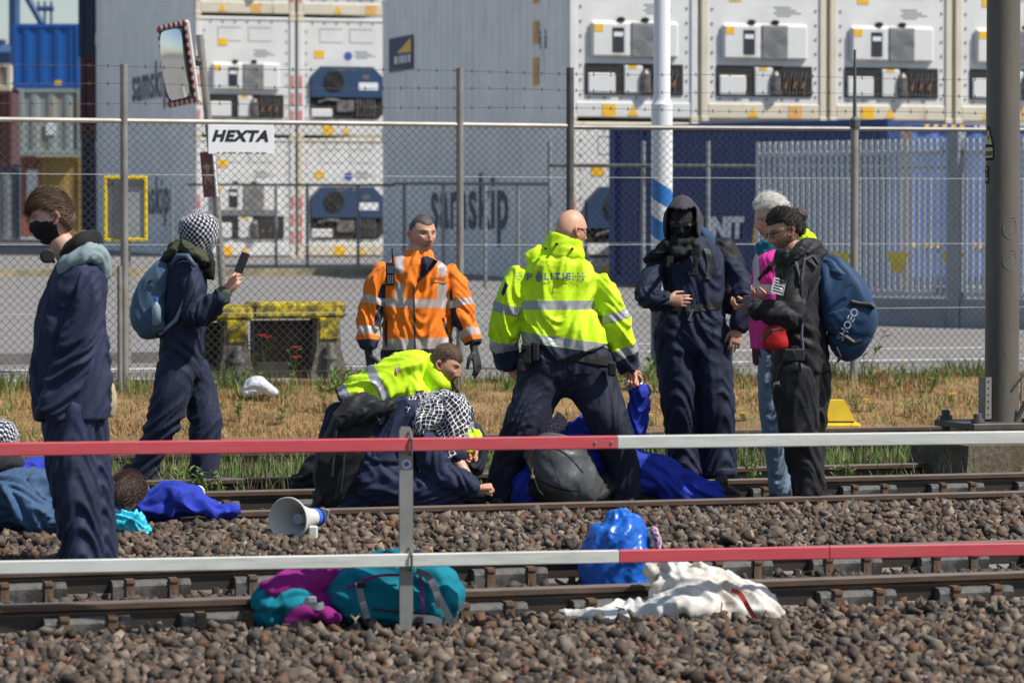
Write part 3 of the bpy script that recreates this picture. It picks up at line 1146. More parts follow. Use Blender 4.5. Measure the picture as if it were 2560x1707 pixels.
for a, b_ in dash(0, 6):
    for s in (-1, 1):
        y0, y1 = (s * hh - s * .055, s * hh) if s > 0 else (s * hh, s * hh + .055)
        q = MB(mfr); q.box((a * hw, y0, 0), (b_ * hw, y1, .004)); q.build('red_dash', M_rstripe, fro)
for a, b_ in dash(0, 10):
    for s in (-1, 1):
        x0, x1 = (s * hw - .05, s * hw) if s > 0 else (s * hw, s * hw + .05)
        q = MB(mfr); q.box((x0, a * hh, 0), (x1, b_ * hh, .0045)); q.build('red_dash', M_rstripe, fro)
V, F = [], []
nx_, ny_ = 14, 20
for j in range(ny_ + 1):
    for i in range(nx_ + 1):
        a, b_ = 2 * i / nx_ - 1, 2 * j / ny_ - 1
        rr = max(abs(a), abs(b_))
        k = (abs(a) ** 6 + abs(b_) ** 6) ** (1 / 6) if rr > 0 else 1
        f_ = rr / k if k > 0 else 1
        V.append(mfr((a * f_ * (hw - .055), b_ * f_ * (hh - .06), .012 + .06 * (1 - (a * f_) ** 2 * .5 - (b_ * f_) ** 2 * .5))))
for j in range(ny_):
    for i in range(nx_):
        a = j * (nx_ + 1) + i
        F.append((a, a + 1, a + nx_ + 2, a + nx_ + 1))
mm, nt_, bb = new_mat('mirror_glass')
bb.inputs['Base Color'].default_value = (.80, .82, .82, 1); bb.inputs['Metallic'].default_value = 1.0; bb.inputs['Roughness'].default_value = .06
link_mesh('mirror_glass', mesh_np('mirror_glass', V, F), mm, mp, smooth=True)
q = MB(mfr)
for s in (-1, 1):
    q.box((s * (hw - .05) - .006, -hh + .06, .004), (s * (hw - .05) + .006, hh - .06, .016))
    q.box((-hw + .055, s * (hh - .055) - .006, .004), (hw - .055, s * (hh - .055) + .006, .016))
q.build('rubber_edge', M_black, mp)
q = MB(); q.tube([ctr - mn * .05, P(495, 155, DM)], .022, 8); q.tube([P(488, 152, DM) , P(506, 156, DM)], .045, 8)
q.build('bracket', M_darkpost, mp)
# brown number plate on the same pole
pl_c = P(521, 436, DM - .06)
ax_up = (axis_top - pole_foot).normalized()
ax_x = Vector((.85, -.52, 0)).normalized(); ax_x = (ax_x - ax_up * ax_x.dot(ax_up)).normalized()
ax_n = ax_x.cross(ax_up); ax_n = ax_n if ax_n.y < 0 else -ax_n
q = MB(lambda p: pl_c + ax_x * p[0] + ax_up * p[1] + ax_n * p[2]); q.bev((-.07, -.205, 0), (.07, .205, .012), .004)
po = q.build('number_plate', mat('brown_plate', (.17, .045, .04), .5, var=.2), mp)
V, F = text_mesh('34', .16, 0, .006, 1.0)
q = MB(lambda p: pl_c + ax_x * (p[1] * .7) + ax_up * (p[0] * 1.2) + ax_n * .0145); q.add(V, F)
q.build('lettering', mat('plate_ink', (.42, .28, .27), .6), po)
q = MB(lambda p: pl_c + ax_x * p[0] + ax_up * p[1] + ax_n * p[2]); q.box((.07, -.205, -.01), (.085, .205, .014))
q.build('plate_edge', M_white_lbl, po)

# yellow framed grey panel on a short pole behind the fence
DY = 33.5
f0 = P(318, 690, DY); f0.z = gz(f0)
yf = empty('framed_panel', f0, 'grey notice panel seen from behind with yellow frame, beyond the fence', 'panel')
c00, c11 = P(260, 604, DY), P(369, 440, DY)
q = MB()
M_yframe = mat('yellow_frame', (.78, .56, .01), .5, var=.15, scale=9)
x0, x1, z0, z1 = c00.x, c11.x, c00.z, c11.z
bar = .035
q.bev((x0, DY - .03, z0), (x1, DY, z0 + bar), .008).bev((x0, DY - .03, z1 - bar), (x1, DY, z1), .008)
q.bev((x0, DY - .03, z0 + bar), (x0 + bar, DY, z1 - bar), .008).bev((x1 - bar, DY - .03, z0 + bar), (x1, DY, z1 - bar), .008)
q.build('frame', M_yframe, yf)
q = MB(); q.box((x0 + bar, DY - .012, z0 + bar), (x1 - bar, DY - .006, z1 - bar))
q.build('back_panel', mat('panel_grey', (.33, .345, .36), .6, var=.12), yf)
q = MB(); q.box((x0 + .10, DY - .04, z0 + bar), (x0 + .19, DY - .0125, z1 - bar))
q.box((x0 + .04, DY - .03, z1 - .09), (x1 - .04, DY - .0125, z1 - .055))
q.build('dark_strip', mat('panel_dark', (.10, .10, .105), .6, var=.2), yf)  # dark upright strip and top strip on the panel
q = MB(); q.tube([f0 + Vector((0, .05, -.1)), Vector((f0.x, f0.y + .05, z1))], .03, 10)
q.build('pole', M_galv, yf)

# striped pole
DS = 32.6
sp0 = P(1654, 935, DS); sp0.z = gz(sp0)
spo = empty('lamp_pole', sp0, 'tall white lamp pole with blue spiral bands behind the fence', 'pole')
m, nt_, bb = new_mat('pole_paint')
tc = nt_.nodes.new('ShaderNodeTexCoord'); sx_ = nt_.nodes.new('ShaderNodeSeparateXYZ')
nt_.links.new(tc.outputs['Object'], sx_.inputs[0])
zb1 = P(1654, 416, DS).z - sp0.z; zb0 = P(1654, 690, DS).z - sp0.z
turn = mth(nt_, 'MULTIPLY', mth(nt_, 'ARCTAN2', sx_.outputs[0], mth(nt_, 'MULTIPLY', sx_.outputs[1], -1.0)), .35 / (2 * math.pi))
hz_ = mth(nt_, 'SUBTRACT', zb1 - .17, mth(nt_, 'ADD', sx_.outputs[2], turn))          # metres below the first band's upper edge
blue = mth(nt_, 'LESS_THAN', mth(nt_, 'FRACT', mth(nt_, 'DIVIDE', hz_, .35)), .54)
blue = mth(nt_, 'MULTIPLY', blue, mth(nt_, 'GREATER_THAN', hz_, 0.0))
colp = mixc(nt_, blue, (.76, .77, .79), (.015, .17, .52))
low = mth(nt_, 'LESS_THAN', sx_.outputs[2], P(1654, 770, DS).z - sp0.z)
colp = mixc(nt_, low, colp, (.03, .03, .032))
nt_.links.new(colp, bb.inputs['Base Color']); bb.inputs['Roughness'].default_value = .4
zc = P(1654, 262, DS).z - sp0.z
q = MB(); q.lathe(sp0, UP, [(-.2, .103), (zc - .1, .100), (zc - .03, .100), (zc, .103), (zc + .03, .085), (zc + .06, .079), (6.2, .074)], 28)
smooth_by_angle(q.build('shaft', m, spo), 30)

# ---------------------------------------------------------------- concrete barrier with yellow lichen paint
def lichen():
    m, nt, b = new_mat('yellow_painted_concrete')
    vec = coords(nt)
    f = noise(nt, vec, 14, 8, .7)
    g = noise(nt, vec, 3.0, 4)
    mx_ = mth(nt, 'MULTIPLY', f, mth(nt, 'ADD', g, .55))
    col = ramp(nt, mx_, [(.40, (.085, .07, .02)), (.52, (.30, .24, .02)), (.62, (.66, .50, .01))])
    nt.links.new(col, b.inputs['Base Color']); b.inputs['Roughness'].default_value = .9
    bump(nt, b, f, .7, .02)
    return m
M_lichen = lichen()
M_conc = mat('weathered_concrete', (.15, .135, .115), .92, var=.5, scale=7, dirt=(.05, .045, .035), dirt_scale=4, dirt_at=.46, bmp=.6, bscale=30, bdist=.01)
M_conc_d = mat('shaded_concrete', (.045, .04, .034), .95, var=.5, scale=5, bmp=.5, bscale=30)  # near-black colour carries the shade under the slab
def barrier_block(label, ua, ub, v_top, v_bot, na, left_pillar, right_pillar):
    a, b_ = on_line(ua, na, 0), on_line(ub, na, 0)
    D = (a.y + b_.y) / 2
    zt, zs = P(ua, v_top, D).z, P(ua, v_bot, D).z
    z0 = gz(a) - .05
    t0, t1 = a.dot(TV), b_.dot(TV)
    c = empty('concrete_barrier', TN((t0 + t1) / 2, na, z0), label, 'barrier', 'yellow topped concrete barriers')
    fr = lambda p: TN(t0 + p[0], na + p[1], p[2])
    L = t1 - t0
    q = MB(fr); q.bev((0, 0, zs), (L, .42, zt), .03)
    q.build('slab', M_lichen, c)
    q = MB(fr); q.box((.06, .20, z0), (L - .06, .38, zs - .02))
    q.build('wall', M_conc_d, c)  # dark panel put in for the slab's shadowed recess
    for x, on in ((.16, left_pillar), (L - .16, right_pillar)):
        if on:
            q = MB(fr)
            q.prism([(x - .10, .02, zs - .003), (x + .10, .02, zs - .003), (x + .115, .02, zs - .28), (x + .20, -.02, z0), (x - .20, -.02, z0), (x - .115, .02, zs - .28)], (0, .3, 0))
            q.build('pillar', M_conc, c)
            q = MB(fr); q.bev((x - .10, .004, zs - .20), (x + .10, .045, zs + .02), .02)
            q.build('painted_bracket', M_lichen, c)
            q = MB(fr); q.tube([(x, -.03, z0 + .05), (x, -.03, zs - .22)], .034, 10); q.tube([(x, -.03, zs - .36), (x, -.03, zs - .33)], .062, 10)
            q.build('pipe', M_galv, c)
    return c
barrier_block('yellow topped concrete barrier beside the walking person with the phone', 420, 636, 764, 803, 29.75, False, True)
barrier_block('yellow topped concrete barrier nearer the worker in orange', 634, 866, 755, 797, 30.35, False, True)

# ---------------------------------------------------------------- fences on the far side of the road
M_galv2 = mat('grey_tube', (.24, .26, .27), .6, metal=.2, var=.2, scale=4)
def far_fence(label, pts, zt, posts, spike=0.0, mesh_pitch=.0):
    c = empty('tube_fence', pts[0], label, 'fence')
    q = MB(); q.tube([Vector((p.x, p.y, gz(p) + zt)) for p in pts], .028, 6); q.build('top_tube', M_darkpost, c)
    q = MB(); q.tube([Vector((p.x, p.y, gz(p) + zt * .45)) for p in pts], .006, 4); q.build('tension_wire', M_galv2, c)
    for p in posts:
        z = gz(p)
        q = MB(); q.tube([Vector((p.x, p.y, z - .1)), Vector((p.x, p.y, z + zt + spike))], .032, 8)
        q.build('post', M_galv2, c)
    return c
fa = [P(985, 600, 70), P(1060, 600, 66), P(1372, 600, 52.0)]
far_fence('low tube fence slanting back towards the left container stack', fa, 1.75, [P(1010, 600, 68.5), P(1108, 600, 63.5), P(1213, 600, 58.5), P(1295, 600, 55)])
fb = [P(470, 600, 71.5), P(985, 600, 70)]
far_fence('low dark tube fence in front of the left container stack', fb, 1.72, [P(u, 600, 70.8) for u in (430, 690, 768, 895)])
fc = [P(1372, 600, 50), P(2372, 600, 50.5)]
far_fence('tube fence with tall spiked posts before the deep blue container', fc, 2.02, [P(u, 600, 50.2) for u in (1374, 1608, 1770, 1950, 2145)], .36)

# bar gate on a concrete plinth
DG = 43.4
gate = empty('bar_gate', P(2385, 815, DG), 'pale grey steel bar fence gate with heavy post beyond the road', 'gate')
ga, gb = P(1884, 700, DG + 1.9), P(2390, 700, DG)
gdir = Vector((gb.x - ga.x, gb.y - ga.y, 0)); glen = gdir.length; gdir.normalize()
gback = Vector((-gdir.y, gdir.x, 0))
M_bar = mat('pale_bar_steel', (.50, .53, .56), .5, metal=.2, var=.12, scale=3)
zg = gz(gb)
def gate_panel(x0, x1):
    zt = P(2100, 350, DG + .9).z
    zlo = zg + .36
    gf = frame_of((ga.x, ga.y, 0), gdir, gback)
    n_ = int((x1 - x0) / .085)
    for i in range(n_):
        x = x0 + (i + .5) * (x1 - x0) / n_
        q = MB(gf); q.box((x - .024, -.012, zlo), (x + .024, .012, zt - .004 * (i % 2)))
        q.build('bar', M_bar, gate)
    for z in (zt - .17, zlo + .06):
        q = MB(gf); q.bev((x0, .013, z - .035), (x1, .07, z + .035), .008)
        q.build('cross_rail', M_bar, gate)
    q = MB(gf); q.bev((x0, -.06, zg - .05), (x1, .12, zlo - .01), .012)
    q.build('plinth', mat('plinth_grey', (.30, .31, .33), .8, var=.15, scale=3), gate)
gate_panel(.02, glen - .09)
gate_panel(glen + .09, glen + 1.6)
gf = frame_of((ga.x, ga.y, 0), gdir, gback)
q = MB(gf); q.bev((glen - .085, -.09, zg - .2), (glen + .085, .09, P(2385, 320, DG).z), .012)
q.build('gate_post', mat('gate_post_grey', (.27, .30, .32), .55, metal=.2, var=.15), gate)
M_ys = mat('yellow_plate', (.70, .55, .06), .5, var=.15)
for x in (1.20, 2.05, 2.86):
    q = MB(gf); q.prism([(x, -.017, 1.52), (x + .32, -.017, 1.52), (x + .22, -.017, 1.26), (x + .10, -.017, 1.26)], (0, -.004, 0))
    q.build('yellow_plate', M_ys, gate)

# ---------------------------------------------------------------- grass and weeds
def blade_mat(name, stops):
    m, nt, b = new_mat(name)
    g = nt.nodes.new('ShaderNodeNewGeometry')
    col = ramp(nt, g.outputs['Random Per Island'], stops)
    nt.links.new(col, b.inputs['Base Color'])
    b.inputs['Roughness'].default_value = .6
    b.inputs['Subsurface Weight'].default_value = .0
    try:
        b.inputs['Transmission Weight'].default_value = 0.0
    except Exception:
        pass
    return m
M_dry = blade_mat('dry_grass', [(0, (.26, .15, .055)), (.3, (.36, .215, .08)), (.55, (.29, .16, .05)), (.80, (.42, .28, .12)), (.92, (.20, .18, .05)), (1, (.13, .18, .04))])
M_green = blade_mat('green_grass', [(0, (.075, .15, .022)), (.4, (.12, .22, .035)), (.7, (.16, .24, .05)), (.9, (.22, .22, .07)), (1, (.28, .20, .09))])
M_stalk = blade_mat('seed_stalk', [(0, (.20, .13, .09)), (.5, (.28, .20, .13)), (1, (.16, .11, .09))])

def blades(name, pts, h, w, lean, m, seed, parent=None):
    """many bent grass blades in one mesh; pts (n,3)"""
    r = np.random.default_rng(seed)
    n = len(pts)
    h = h * (.5 + .9 * r.random(n) ** 1.3)
    a = r.random(n) * 6.283
    wd = np.c_[np.cos(a), np.sin(a), np.zeros(n)] * (w * (.6 + .8 * r.random(n)))[:, None]
    la = r.random(n) * 6.283
    ld = np.c_[np.cos(la), np.sin(la), np.zeros(n)] * (lean * r.random(n) * h)[:, None]
    up = np.c_[np.zeros(n), np.zeros(n), h]
    p0 = pts
    p1 = pts + up * .55 + ld * .35
    p2 = pts + up * (1 - .15 * lean) + ld
    V = np.stack([p0 - wd, p0 + wd, p1 - wd * .75, p1 + wd * .75, p2], 1).reshape(-1, 3)
    o = np.arange(n)[:, None] * 5
    F = np.concatenate([o + [0, 1, 3], o + [0, 3, 2], o + [2, 3, 4]], 0)
    ob = link_mesh(name, mesh_fast(name, V, F), m, parent)
    ob['kind'] = 'stuff'
    return ob
def ground_pts(n0, n1, count, seed, patch=0.0, pscale=1.2, t0=-1.0, t1=18.0):
    r = np.random.default_rng(seed)
    nn = n0 + (n1 - n0) * r.random(count * 2)
    tt = t0 + (t1 - t0) * r.random(count * 2)
    x, y = tt * TV.x + nn * NV.x, tt * TV.y + nn * NV.y
    u = 1280 + FPX * x / y
    ok = (u > -450) & (u < 3010)
    if patch:
        ok &= pnoise(np.c_[tt * pscale, nn * pscale, np.full(len(tt), seed * 1.3)]) > patch - r.random(len(tt)) * .25
    z = np.interp(nn, [p[0] for p in PROFILE], [p[1] for p in PROFILE])
    return np.c_[x, y, z][ok][:count]
blades('dry_grass', ground_pts(26.75, 29.5, 52000, 1), .055, .0035, 1.0, M_dry, 11)
blades('dry_grass', ground_pts(26.75, 29.4, 6000, 2, .16), .08, .003, .6, M_dry, 12)
blades('green_grass', ground_pts(27.0, 29.3, 3600, 3, .24, 1.6), .11, .005, .6, M_green, 13)
blades('green_grass', ground_pts(28.5, 29.6, 6500, 4, .06, 1.4), .17, .005, .5, M_green, 14)
blades('dry_grass', ground_pts(28.5, 29.7, 2600, 5, .1, 1.4), .15, .003, .5, M_dry, 15)
blades('green_grass', ground_pts(22.6, 24.4, 9000, 6, .0, .7), .14, .0045, .5, M_green, 16)
blades('green_grass', ground_pts(24.8, 26.0, 4000, 7, .10, .8), .12, .0045, .5, M_green, 17)
blades('green_grass', ground_pts(21.15, 22.2, 2200, 8, .18, 1.2), .14, .005, .8, M_green, 18)
blades('seed_stalks', ground_pts(21.2, 22.4, 900, 9, .10, 1.0), .26, .0022, .5, M_stalk, 19)
blades('dry_grass', ground_pts(22.3, 24.5, 2500, 10, .10, 1.0), .20, .0025, .6, M_stalk, 20)

# single leafy weeds that stand out, each with stems and leaves
M_leaf = mat('weed_leaf', (.13, .20, .045), .55, var=.3, scale=20)
M_poppy = mat('poppy_petal', (.80, .06, .008), .6, var=.2)
M_yflower = mat('yellow_petal', (.80, .55, .02), .6, var=.15)
def weed(base, h, n_leaf, seed, label, group, flower=None, m=None, fl_r=.02):
    r = np.random.default_rng(seed)
    e = empty('weed', base, label, 'weed', group)
    q = MB()
    tops = []
    for k in range(3 + int(r.integers(3))):
        d = Vector((r.normal() * .22, r.normal() * .22, 1)).normalized()
        top = base + d * h * (.6 + .5 * r.random())
        q.tube([base - UP * .03, base + d * h * .4 + Vector((r.normal() * .01, 0, 0)), top], [.004, .0035, .002], 5)
        tops.append((base, top))
    q.build('stem', M_leaf, e)
    q = MB()
    for k in range(n_leaf):
        a, b_ = tops[int(r.integers(len(tops)))]
        p = a.lerp(b_, .15 + .85 * r.random())
        an = r.random() * 6.283
        d = Vector((math.cos(an), math.sin(an), .25 + .7 * r.random())).normalized()
        L = h * (.16 + .16 * r.random())
        s = d.cross(UP).normalized() * L * .17
        q.add([p, p + d * L * .5 + s, p + d * L - UP * L * .15, p + d * L * .5 - s], [(0, 1, 2, 3)])
    lf = q.build('foliage', M_leaf, e)
    lf['kind'] = 'stuff'
    if flower:
        for (a, b_) in tops[:2]:
            q = MB()
            for k in range(5):
                an = k * 1.2566
                d = Vector((math.cos(an), math.sin(an), .35)).normalized()
                s = d.cross(UP).normalized() * fl_r * .6
                q.add([b_, b_ + d * fl_r + s, b_ + d * fl_r * 1.2, b_ + d * fl_r - s], [(0, 1, 2, 3)])
            q.build('flower', flower, e)
    return e
def verge_at(u, n_):
    p = on_line(u, n_, 0)
    p.z = ground_z(n_)
    return p
WHERE = ['just right of the walking person', 'before the nearer concrete barrier', 'left of the gloved worker', 'below the barrier end by the worker', 'behind the crouching officer', 'left of the yellow jacket officer', 'under the officer\'s right elbow',
         'between the officer and the hooded person', 'tall beside the hooded person', 'midway between blue backpack and mast', 'nearest the mast', 'above the yellow cover', 'right of the yellow cover', 'beside the masked person', 'behind the walking person\'s leg']
i = 0
for u, n_, h in ((598, 27.6, .30), (700, 27.4, .26), (812, 27.9, .34), (838, 28.6, .42), (905, 28.7, .40), (1265, 28.6, .30), (1375, 28.2, .22), (1560, 28.5, .32), (1640, 28.4, .48), (2250, 28.5, .30), (2330, 28.3, .34), (2140, 27.6, .30), (2280, 27.3, .26), (150, 28.5, .3), (470, 28.0, .26)):
    weed(verge_at(u, n_), h * .72, 46, 200 + i, 'leafy green weed in the dry verge ' + WHERE[i], 'leafy weeds in the verge')
    i += 1
for u, n_, h in ((655, 29.2, .62), (735, 29.3, .42)):
    weed(verge_at(u, n_), h * .75, 14, 300 + i, ('taller' if h > .5 else 'shorter') + ' red poppy in front of the yellow topped concrete barriers', 'red poppies at the fence', M_poppy, fl_r=.045)
    i += 1
weed(verge_at(2165, 29.0), .5, 16, 340, 'red poppy at the fence right of the big blue backpack', None, M_poppy, fl_r=.035)
FLW = {1630: 'left of the hooded person', 1862: 'between hooded person and pink vest', 2180: 'beside the yellow cover', 2260: 'at the fence foot', 2200: 'below the red poppy', 2380: 'nearest the mast', 1080: 'behind the crouching officer'}
for u, n_ in ((1630, 27.1), (1862, 27.2), (2180, 27.5), (2260, 28.9), (2200, 28.7), (2380, 27.6), (1080, 27.9)):
    weed(verge_at(u, n_), .13, 16, 360 + i, 'small yellow wildflower in the dry grass ' + FLW[int(u)], 'yellow wildflowers in the verge', M_yflower, fl_r=.035)
    i += 1
TRW = {485: 'at the walking person\'s front foot', 520: 'just past the walking person\'s foot', 560: 'right of the walking person', 1640: 'above the detained person\'s legs', 1880: 'between hooded person and jeans', 2095: 'right of the black trousers', 2120: 'halfway to the mast foundation'}
for u, n_, h in ((485, 21.6, .24), (520, 21.5, .28), (560, 21.6, .2), (1640, 21.5, .2), (1880, 21.6, .2), (2095, 21.6, .22), (2120, 21.5, .2)):
    weed(verge_at(u, n_), h, 60, 420 + i, 'green weed by the middle track\'s far rail ' + TRW[int(u)], 'weeds beside the middle track')
    i += 1

# ---------------------------------------------------------------- soft shapes: swept limbs, voxel skin, cloth folds
def catmull(P_, k):
    P_ = np.asarray(P_, float)
    n = len(P_)
    if n == 1:
        return P_
    E_ = np.vstack([2 * P_[0] - P_[1], P_, 2 * P_[-1] - P_[-2]])
    out = []
    for i in range(n - 1):
        p0, p1, p2, p3 = E_[i:i + 4]
        for s in range(k):
            t = s / k
            out.append(.5 * ((2 * p1) + (-p0 + p2) * t + (2 * p0 - 5 * p1 + 4 * p2 - p3) * t * t + (-p0 + 3 * p1 - 3 * p2 + p3) * t ** 3))
    out.append(P_[-1])
    return np.array(out)

class Chain:
    """a swept, tapering limb; nodes = (pos, r_side, r_other, crease)"""
    def __init__(self, nodes, side=(1, 0, 0), n=18, sub=6, sup=2.0, dome=(.6, .6)):
        pos = catmull([tuple(a[0]) for a in nodes], sub)
        rad = catmull([(a[1], a[2], a[3] if len(a) > 3 else .5) for a in nodes], sub)
        self.pos, self.rx, self.ry, self.cr = pos, np.maximum(rad[:, 0], .003), np.maximum(rad[:, 1], .003), np.clip(rad[:, 2], 0, 1.5)
        tan = np.gradient(pos, axis=0)
        tan /= np.linalg.norm(tan, axis=1)[:, None] + 1e-9
        side = np.asarray(side, float)
        sd_ = side[None, :] - tan * (tan @ side)[:, None]
        ln = np.linalg.norm(sd_, axis=1)
        if ln.min() < .15:
            alt = np.array([0, 1.0, 0])
            alt = alt[None, :] - tan * (tan @ alt)[:, None]
            w = np.clip((.3 - ln) / .3, 0, 1)[:, None]
            sd_ = sd_ * (1 - w) + alt * w
        sd_ /= np.linalg.norm(sd_, axis=1)[:, None] + 1e-9
        self.tan, self.side, self.oth = tan, sd_, np.cross(tan, sd_)
        self.t = np.concatenate([[0], np.cumsum(np.linalg.norm(np.diff(pos, axis=0), axis=1))])
        self.n, self.sup, self.dome = n, sup, dome
    def mesh(self, grow=0.0):
        n = self.n
        a = np.linspace(0, 2 * np.pi, n, endpoint=False)
        ca, sa = np.cos(a), np.sin(a)
        if self.sup != 2.0:
            e = 2.0 / self.sup
            ca, sa = np.sign(ca) * np.abs(ca) ** e, np.sign(sa) * np.abs(sa) ** e
        rings = []
        def ring(i, c, f):
            rx, ry = max(self.rx[i] + grow, .022 if grow < 0 else .003) * f, max(self.ry[i] + grow, .022 if grow < 0 else .003) * f
            return c + self.side[i] * (ca * rx)[:, None] + self.oth[i] * (sa * ry)[:, None]
        d0, d1 = self.dome
        for f, h in ((.35, .93), (.7, .7), (.92, .38)):
            rings.append(ring(0, self.pos[0] - self.tan[0] * min(self.rx[0], self.ry[0]) * d0 * h, f))
        for i in range(len(self.pos)):
            rings.append(ring(i, self.pos[i], 1.0))
        for f, h in ((.92, .38), (.7, .7), (.35, .93)):
            rings.append(ring(-1, self.pos[-1] + self.tan[-1] * min(self.rx[-1], self.ry[-1]) * d1 * h, f))
        V = np.vstack(rings)
        F = []
        m = len(rings)
        for i in range(m - 1):
            for k in range(n):
                F.append((i * n + k, i * n + (k + 1) % n, (i + 1) * n + (k + 1) % n, (i + 1) * n + k))
        F.append(tuple(range(n))[::-1])
        F.append(tuple((m - 1) * n + k for k in range(n)))
        return V, F

def join_meshes(parts):
    V, F, o = [], [], 0
    for v, f in parts:
        V.append(np.asarray(v, float))
        F += [tuple(i + o for i in q) for q in f]
        o += len(v)
    return np.vstack(V), F

def voxel_skin(parts, voxel=.011, smooth=5, factor=.5):
    """union of closed shapes as one even, smoothed skin: vertices, quads, normals"""
    V, F = join_meshes(parts)
    me = mesh_np('skin', V, F)
    ob = bpy.data.objects.new('skin', me)
    COL.objects.link(ob)
    md = ob.modifiers.new('r', 'REMESH')
    md.mode = 'VOXEL'
    md.voxel_size = voxel
    if smooth:
        ms = ob.modifiers.new('s', 'SMOOTH')
        ms.factor = factor
        ms.iterations = smooth
    dg = bpy.context.evaluated_depsgraph_get()
    ev = ob.evaluated_get(dg)
    m2 = ev.to_mesh()
    n = len(m2.vertices)
    co = np.empty(n * 3)
    m2.vertices.foreach_get('co', co)
    nl = len(m2.loops)
    li = np.empty(nl, np.int32)
    m2.loops.foreach_get('vertex_index', li)
    co = co.reshape(-1, 3)
    if nl != len(m2.polygons) * 4:
        raise RuntimeError('remesh gave no quads')
    Q = li.reshape(-1, 4)
    ev.to_mesh_clear()
    bpy.data.objects.remove(ob)
    bpy.data.meshes.remove(me)
    return co, Q, vnormals(co, Q)

def vnormals(V, Q):
    a, b, c, d = V[Q[:, 0]], V[Q[:, 1]], V[Q[:, 2]], V[Q[:, 3]] if Q.shape[1] == 4 else V[Q[:, 2]]
    fn = np.cross(c - a, d - b) if Q.shape[1] == 4 else np.cross(b - a, c - a)
    Nn = np.zeros_like(V)
    for k in range(Q.shape[1]):
        np.add.at(Nn, Q[:, k], fn)
    return Nn / (np.linalg.norm(Nn, axis=1)[:, None] + 1e-12)

def locate(V, chains):
    """for each vertex: its chain, arc length, angle, crease and local radius; 'each' holds the same for every chain near it"""
    n = len(V)
    best = np.full(n, 1e9)
    out = {k: np.zeros(n) for k in ('t', 'ang', 'cr', 'r', 'tf')}
    out['ci'] = np.zeros(n, int)
    each = []
    for k, c in enumerate(chains):
        d = V[:, None, :] - c.pos[None, :, :]
        dist = np.linalg.norm(d, axis=2) / np.maximum(c.rx, c.ry)[None, :]
        j = dist.argmin(1)
        i = np.arange(n)
        dm_, dd = dist[i, j], d[i, j]
        al = (dd * c.tan[j]).sum(1)
        e = dict(t=c.t[j] + al, ang=np.arctan2((dd * c.oth[j]).sum(1), (dd * c.side[j]).sum(1)), cr=c.cr[j], r=np.maximum(c.rx, c.ry)[j], tf=(c.t[j] + al) / max(c.t[-1], 1e-6))
        each.append((dm_, e))
        w = dm_ < best
        best[w] = dm_[w]
        out['ci'][w] = k
        for q in e:
            out[q][w] = e[q][w]
    out['each'], out['best'] = each, best
    return out

def ridge(n, k=3.0, p=1.5):
    return np.clip(1 - np.abs(n) * k, 0, 1) ** p
def relax(a, Q, it=3):                              # averages a per-vertex value with its neighbours
    for _ in range(it):
        s, c = np.zeros(len(a)), np.zeros(len(a))
        for k in range(4):
            i, j = Q[:, k], Q[:, (k + 1) % 4]
            s += np.bincount(i, a[j], len(a)) + np.bincount(j, a[i], len(a))
            c += np.bincount(i, minlength=len(a)) + np.bincount(j, minlength=len(a))
        a = .4 * a + .6 * s / np.maximum(c, 1)
    return a
def fold(V, Nn, loc, amp, seed=0, freq=9.0, drape=.35, Q=None):
    """cloth folds: narrow crests round the limb where it creases, long slanting ones elsewhere, flat cloth between"""
    num, den = np.zeros(len(V)), np.zeros(len(V)) + 1e-9
    for ci, (dist, e) in enumerate(loc['each']):
        w = np.exp(-np.clip(dist / loc['best'] - 1, 0, 9) * 9)
        ix = np.where(w > .02)[0]
        if not len(ix):
            continue
        a, r, t, cr = (e[q][ix] for q in ('ang', 'r', 't', 'cr'))
        px, py = np.cos(a) * r, np.sin(a) * r
        k = ci * 7.3 + seed * 3.1
        tw = np.sin(a * (1 + seed % 2) + seed + ci) * .13
        wx = pnoise(np.c_[px * 4, py * 4, t * 3.5 + k]) * .09
        t2 = t + tw * np.minimum(r / .1, 1.6) + wx
        n1 = ridge(pnoise(np.c_[px * freq * .38 + k, py * freq * .38, t2 * freq * 1.3]), 2.4, 1.3)
        n1b = ridge(pnoise(np.c_[px * freq * .6 + k + 3, py * freq * .6, t2 * freq * 2.5 + 7]), 2.6, 1.2)
        n2 = ridge(pnoise(np.c_[(px + .35 * t) * freq * 1.15 + k + 5, (py - .2 * t) * freq * 1.15, (t - .6 * px + wx) * freq * .3]), 2.6, 1.4)
        cr = np.clip(cr, 0, 1.4)
        d = 2.7 * (n1 - .22) * cr + .6 * (n1b - .22) * cr + 2.7 * (n2 - .22) * drape * (1.25 - .6 * np.clip(cr, 0, 1))
        num[ix] += w[ix] * d
        den[ix] += w[ix]
    disp = amp * (num / den + pnoise(V * 4.2 + seed * 1.7) * .8)
    disp -= disp.mean() + .15 * amp
    if Q is not None:
        disp = relax(disp, Q, 1)
    return V + Nn * disp[:, None]

def set_attr(me, name, arr):
    at = me.attributes.new(name, 'FLOAT', 'POINT')
    at.data.foreach_set('value', np.asarray(arr, np.float32))
def set_uv(me, u, v):
    uv = me.uv_layers.new(name='UVMap')
    li = np.empty(len(me.loops), np.int32)
    me.loops.foreach_get('vertex_index', li)
    uv.data.foreach_set('uv', np.c_[u[li], v[li]].astype(np.float32).ravel())

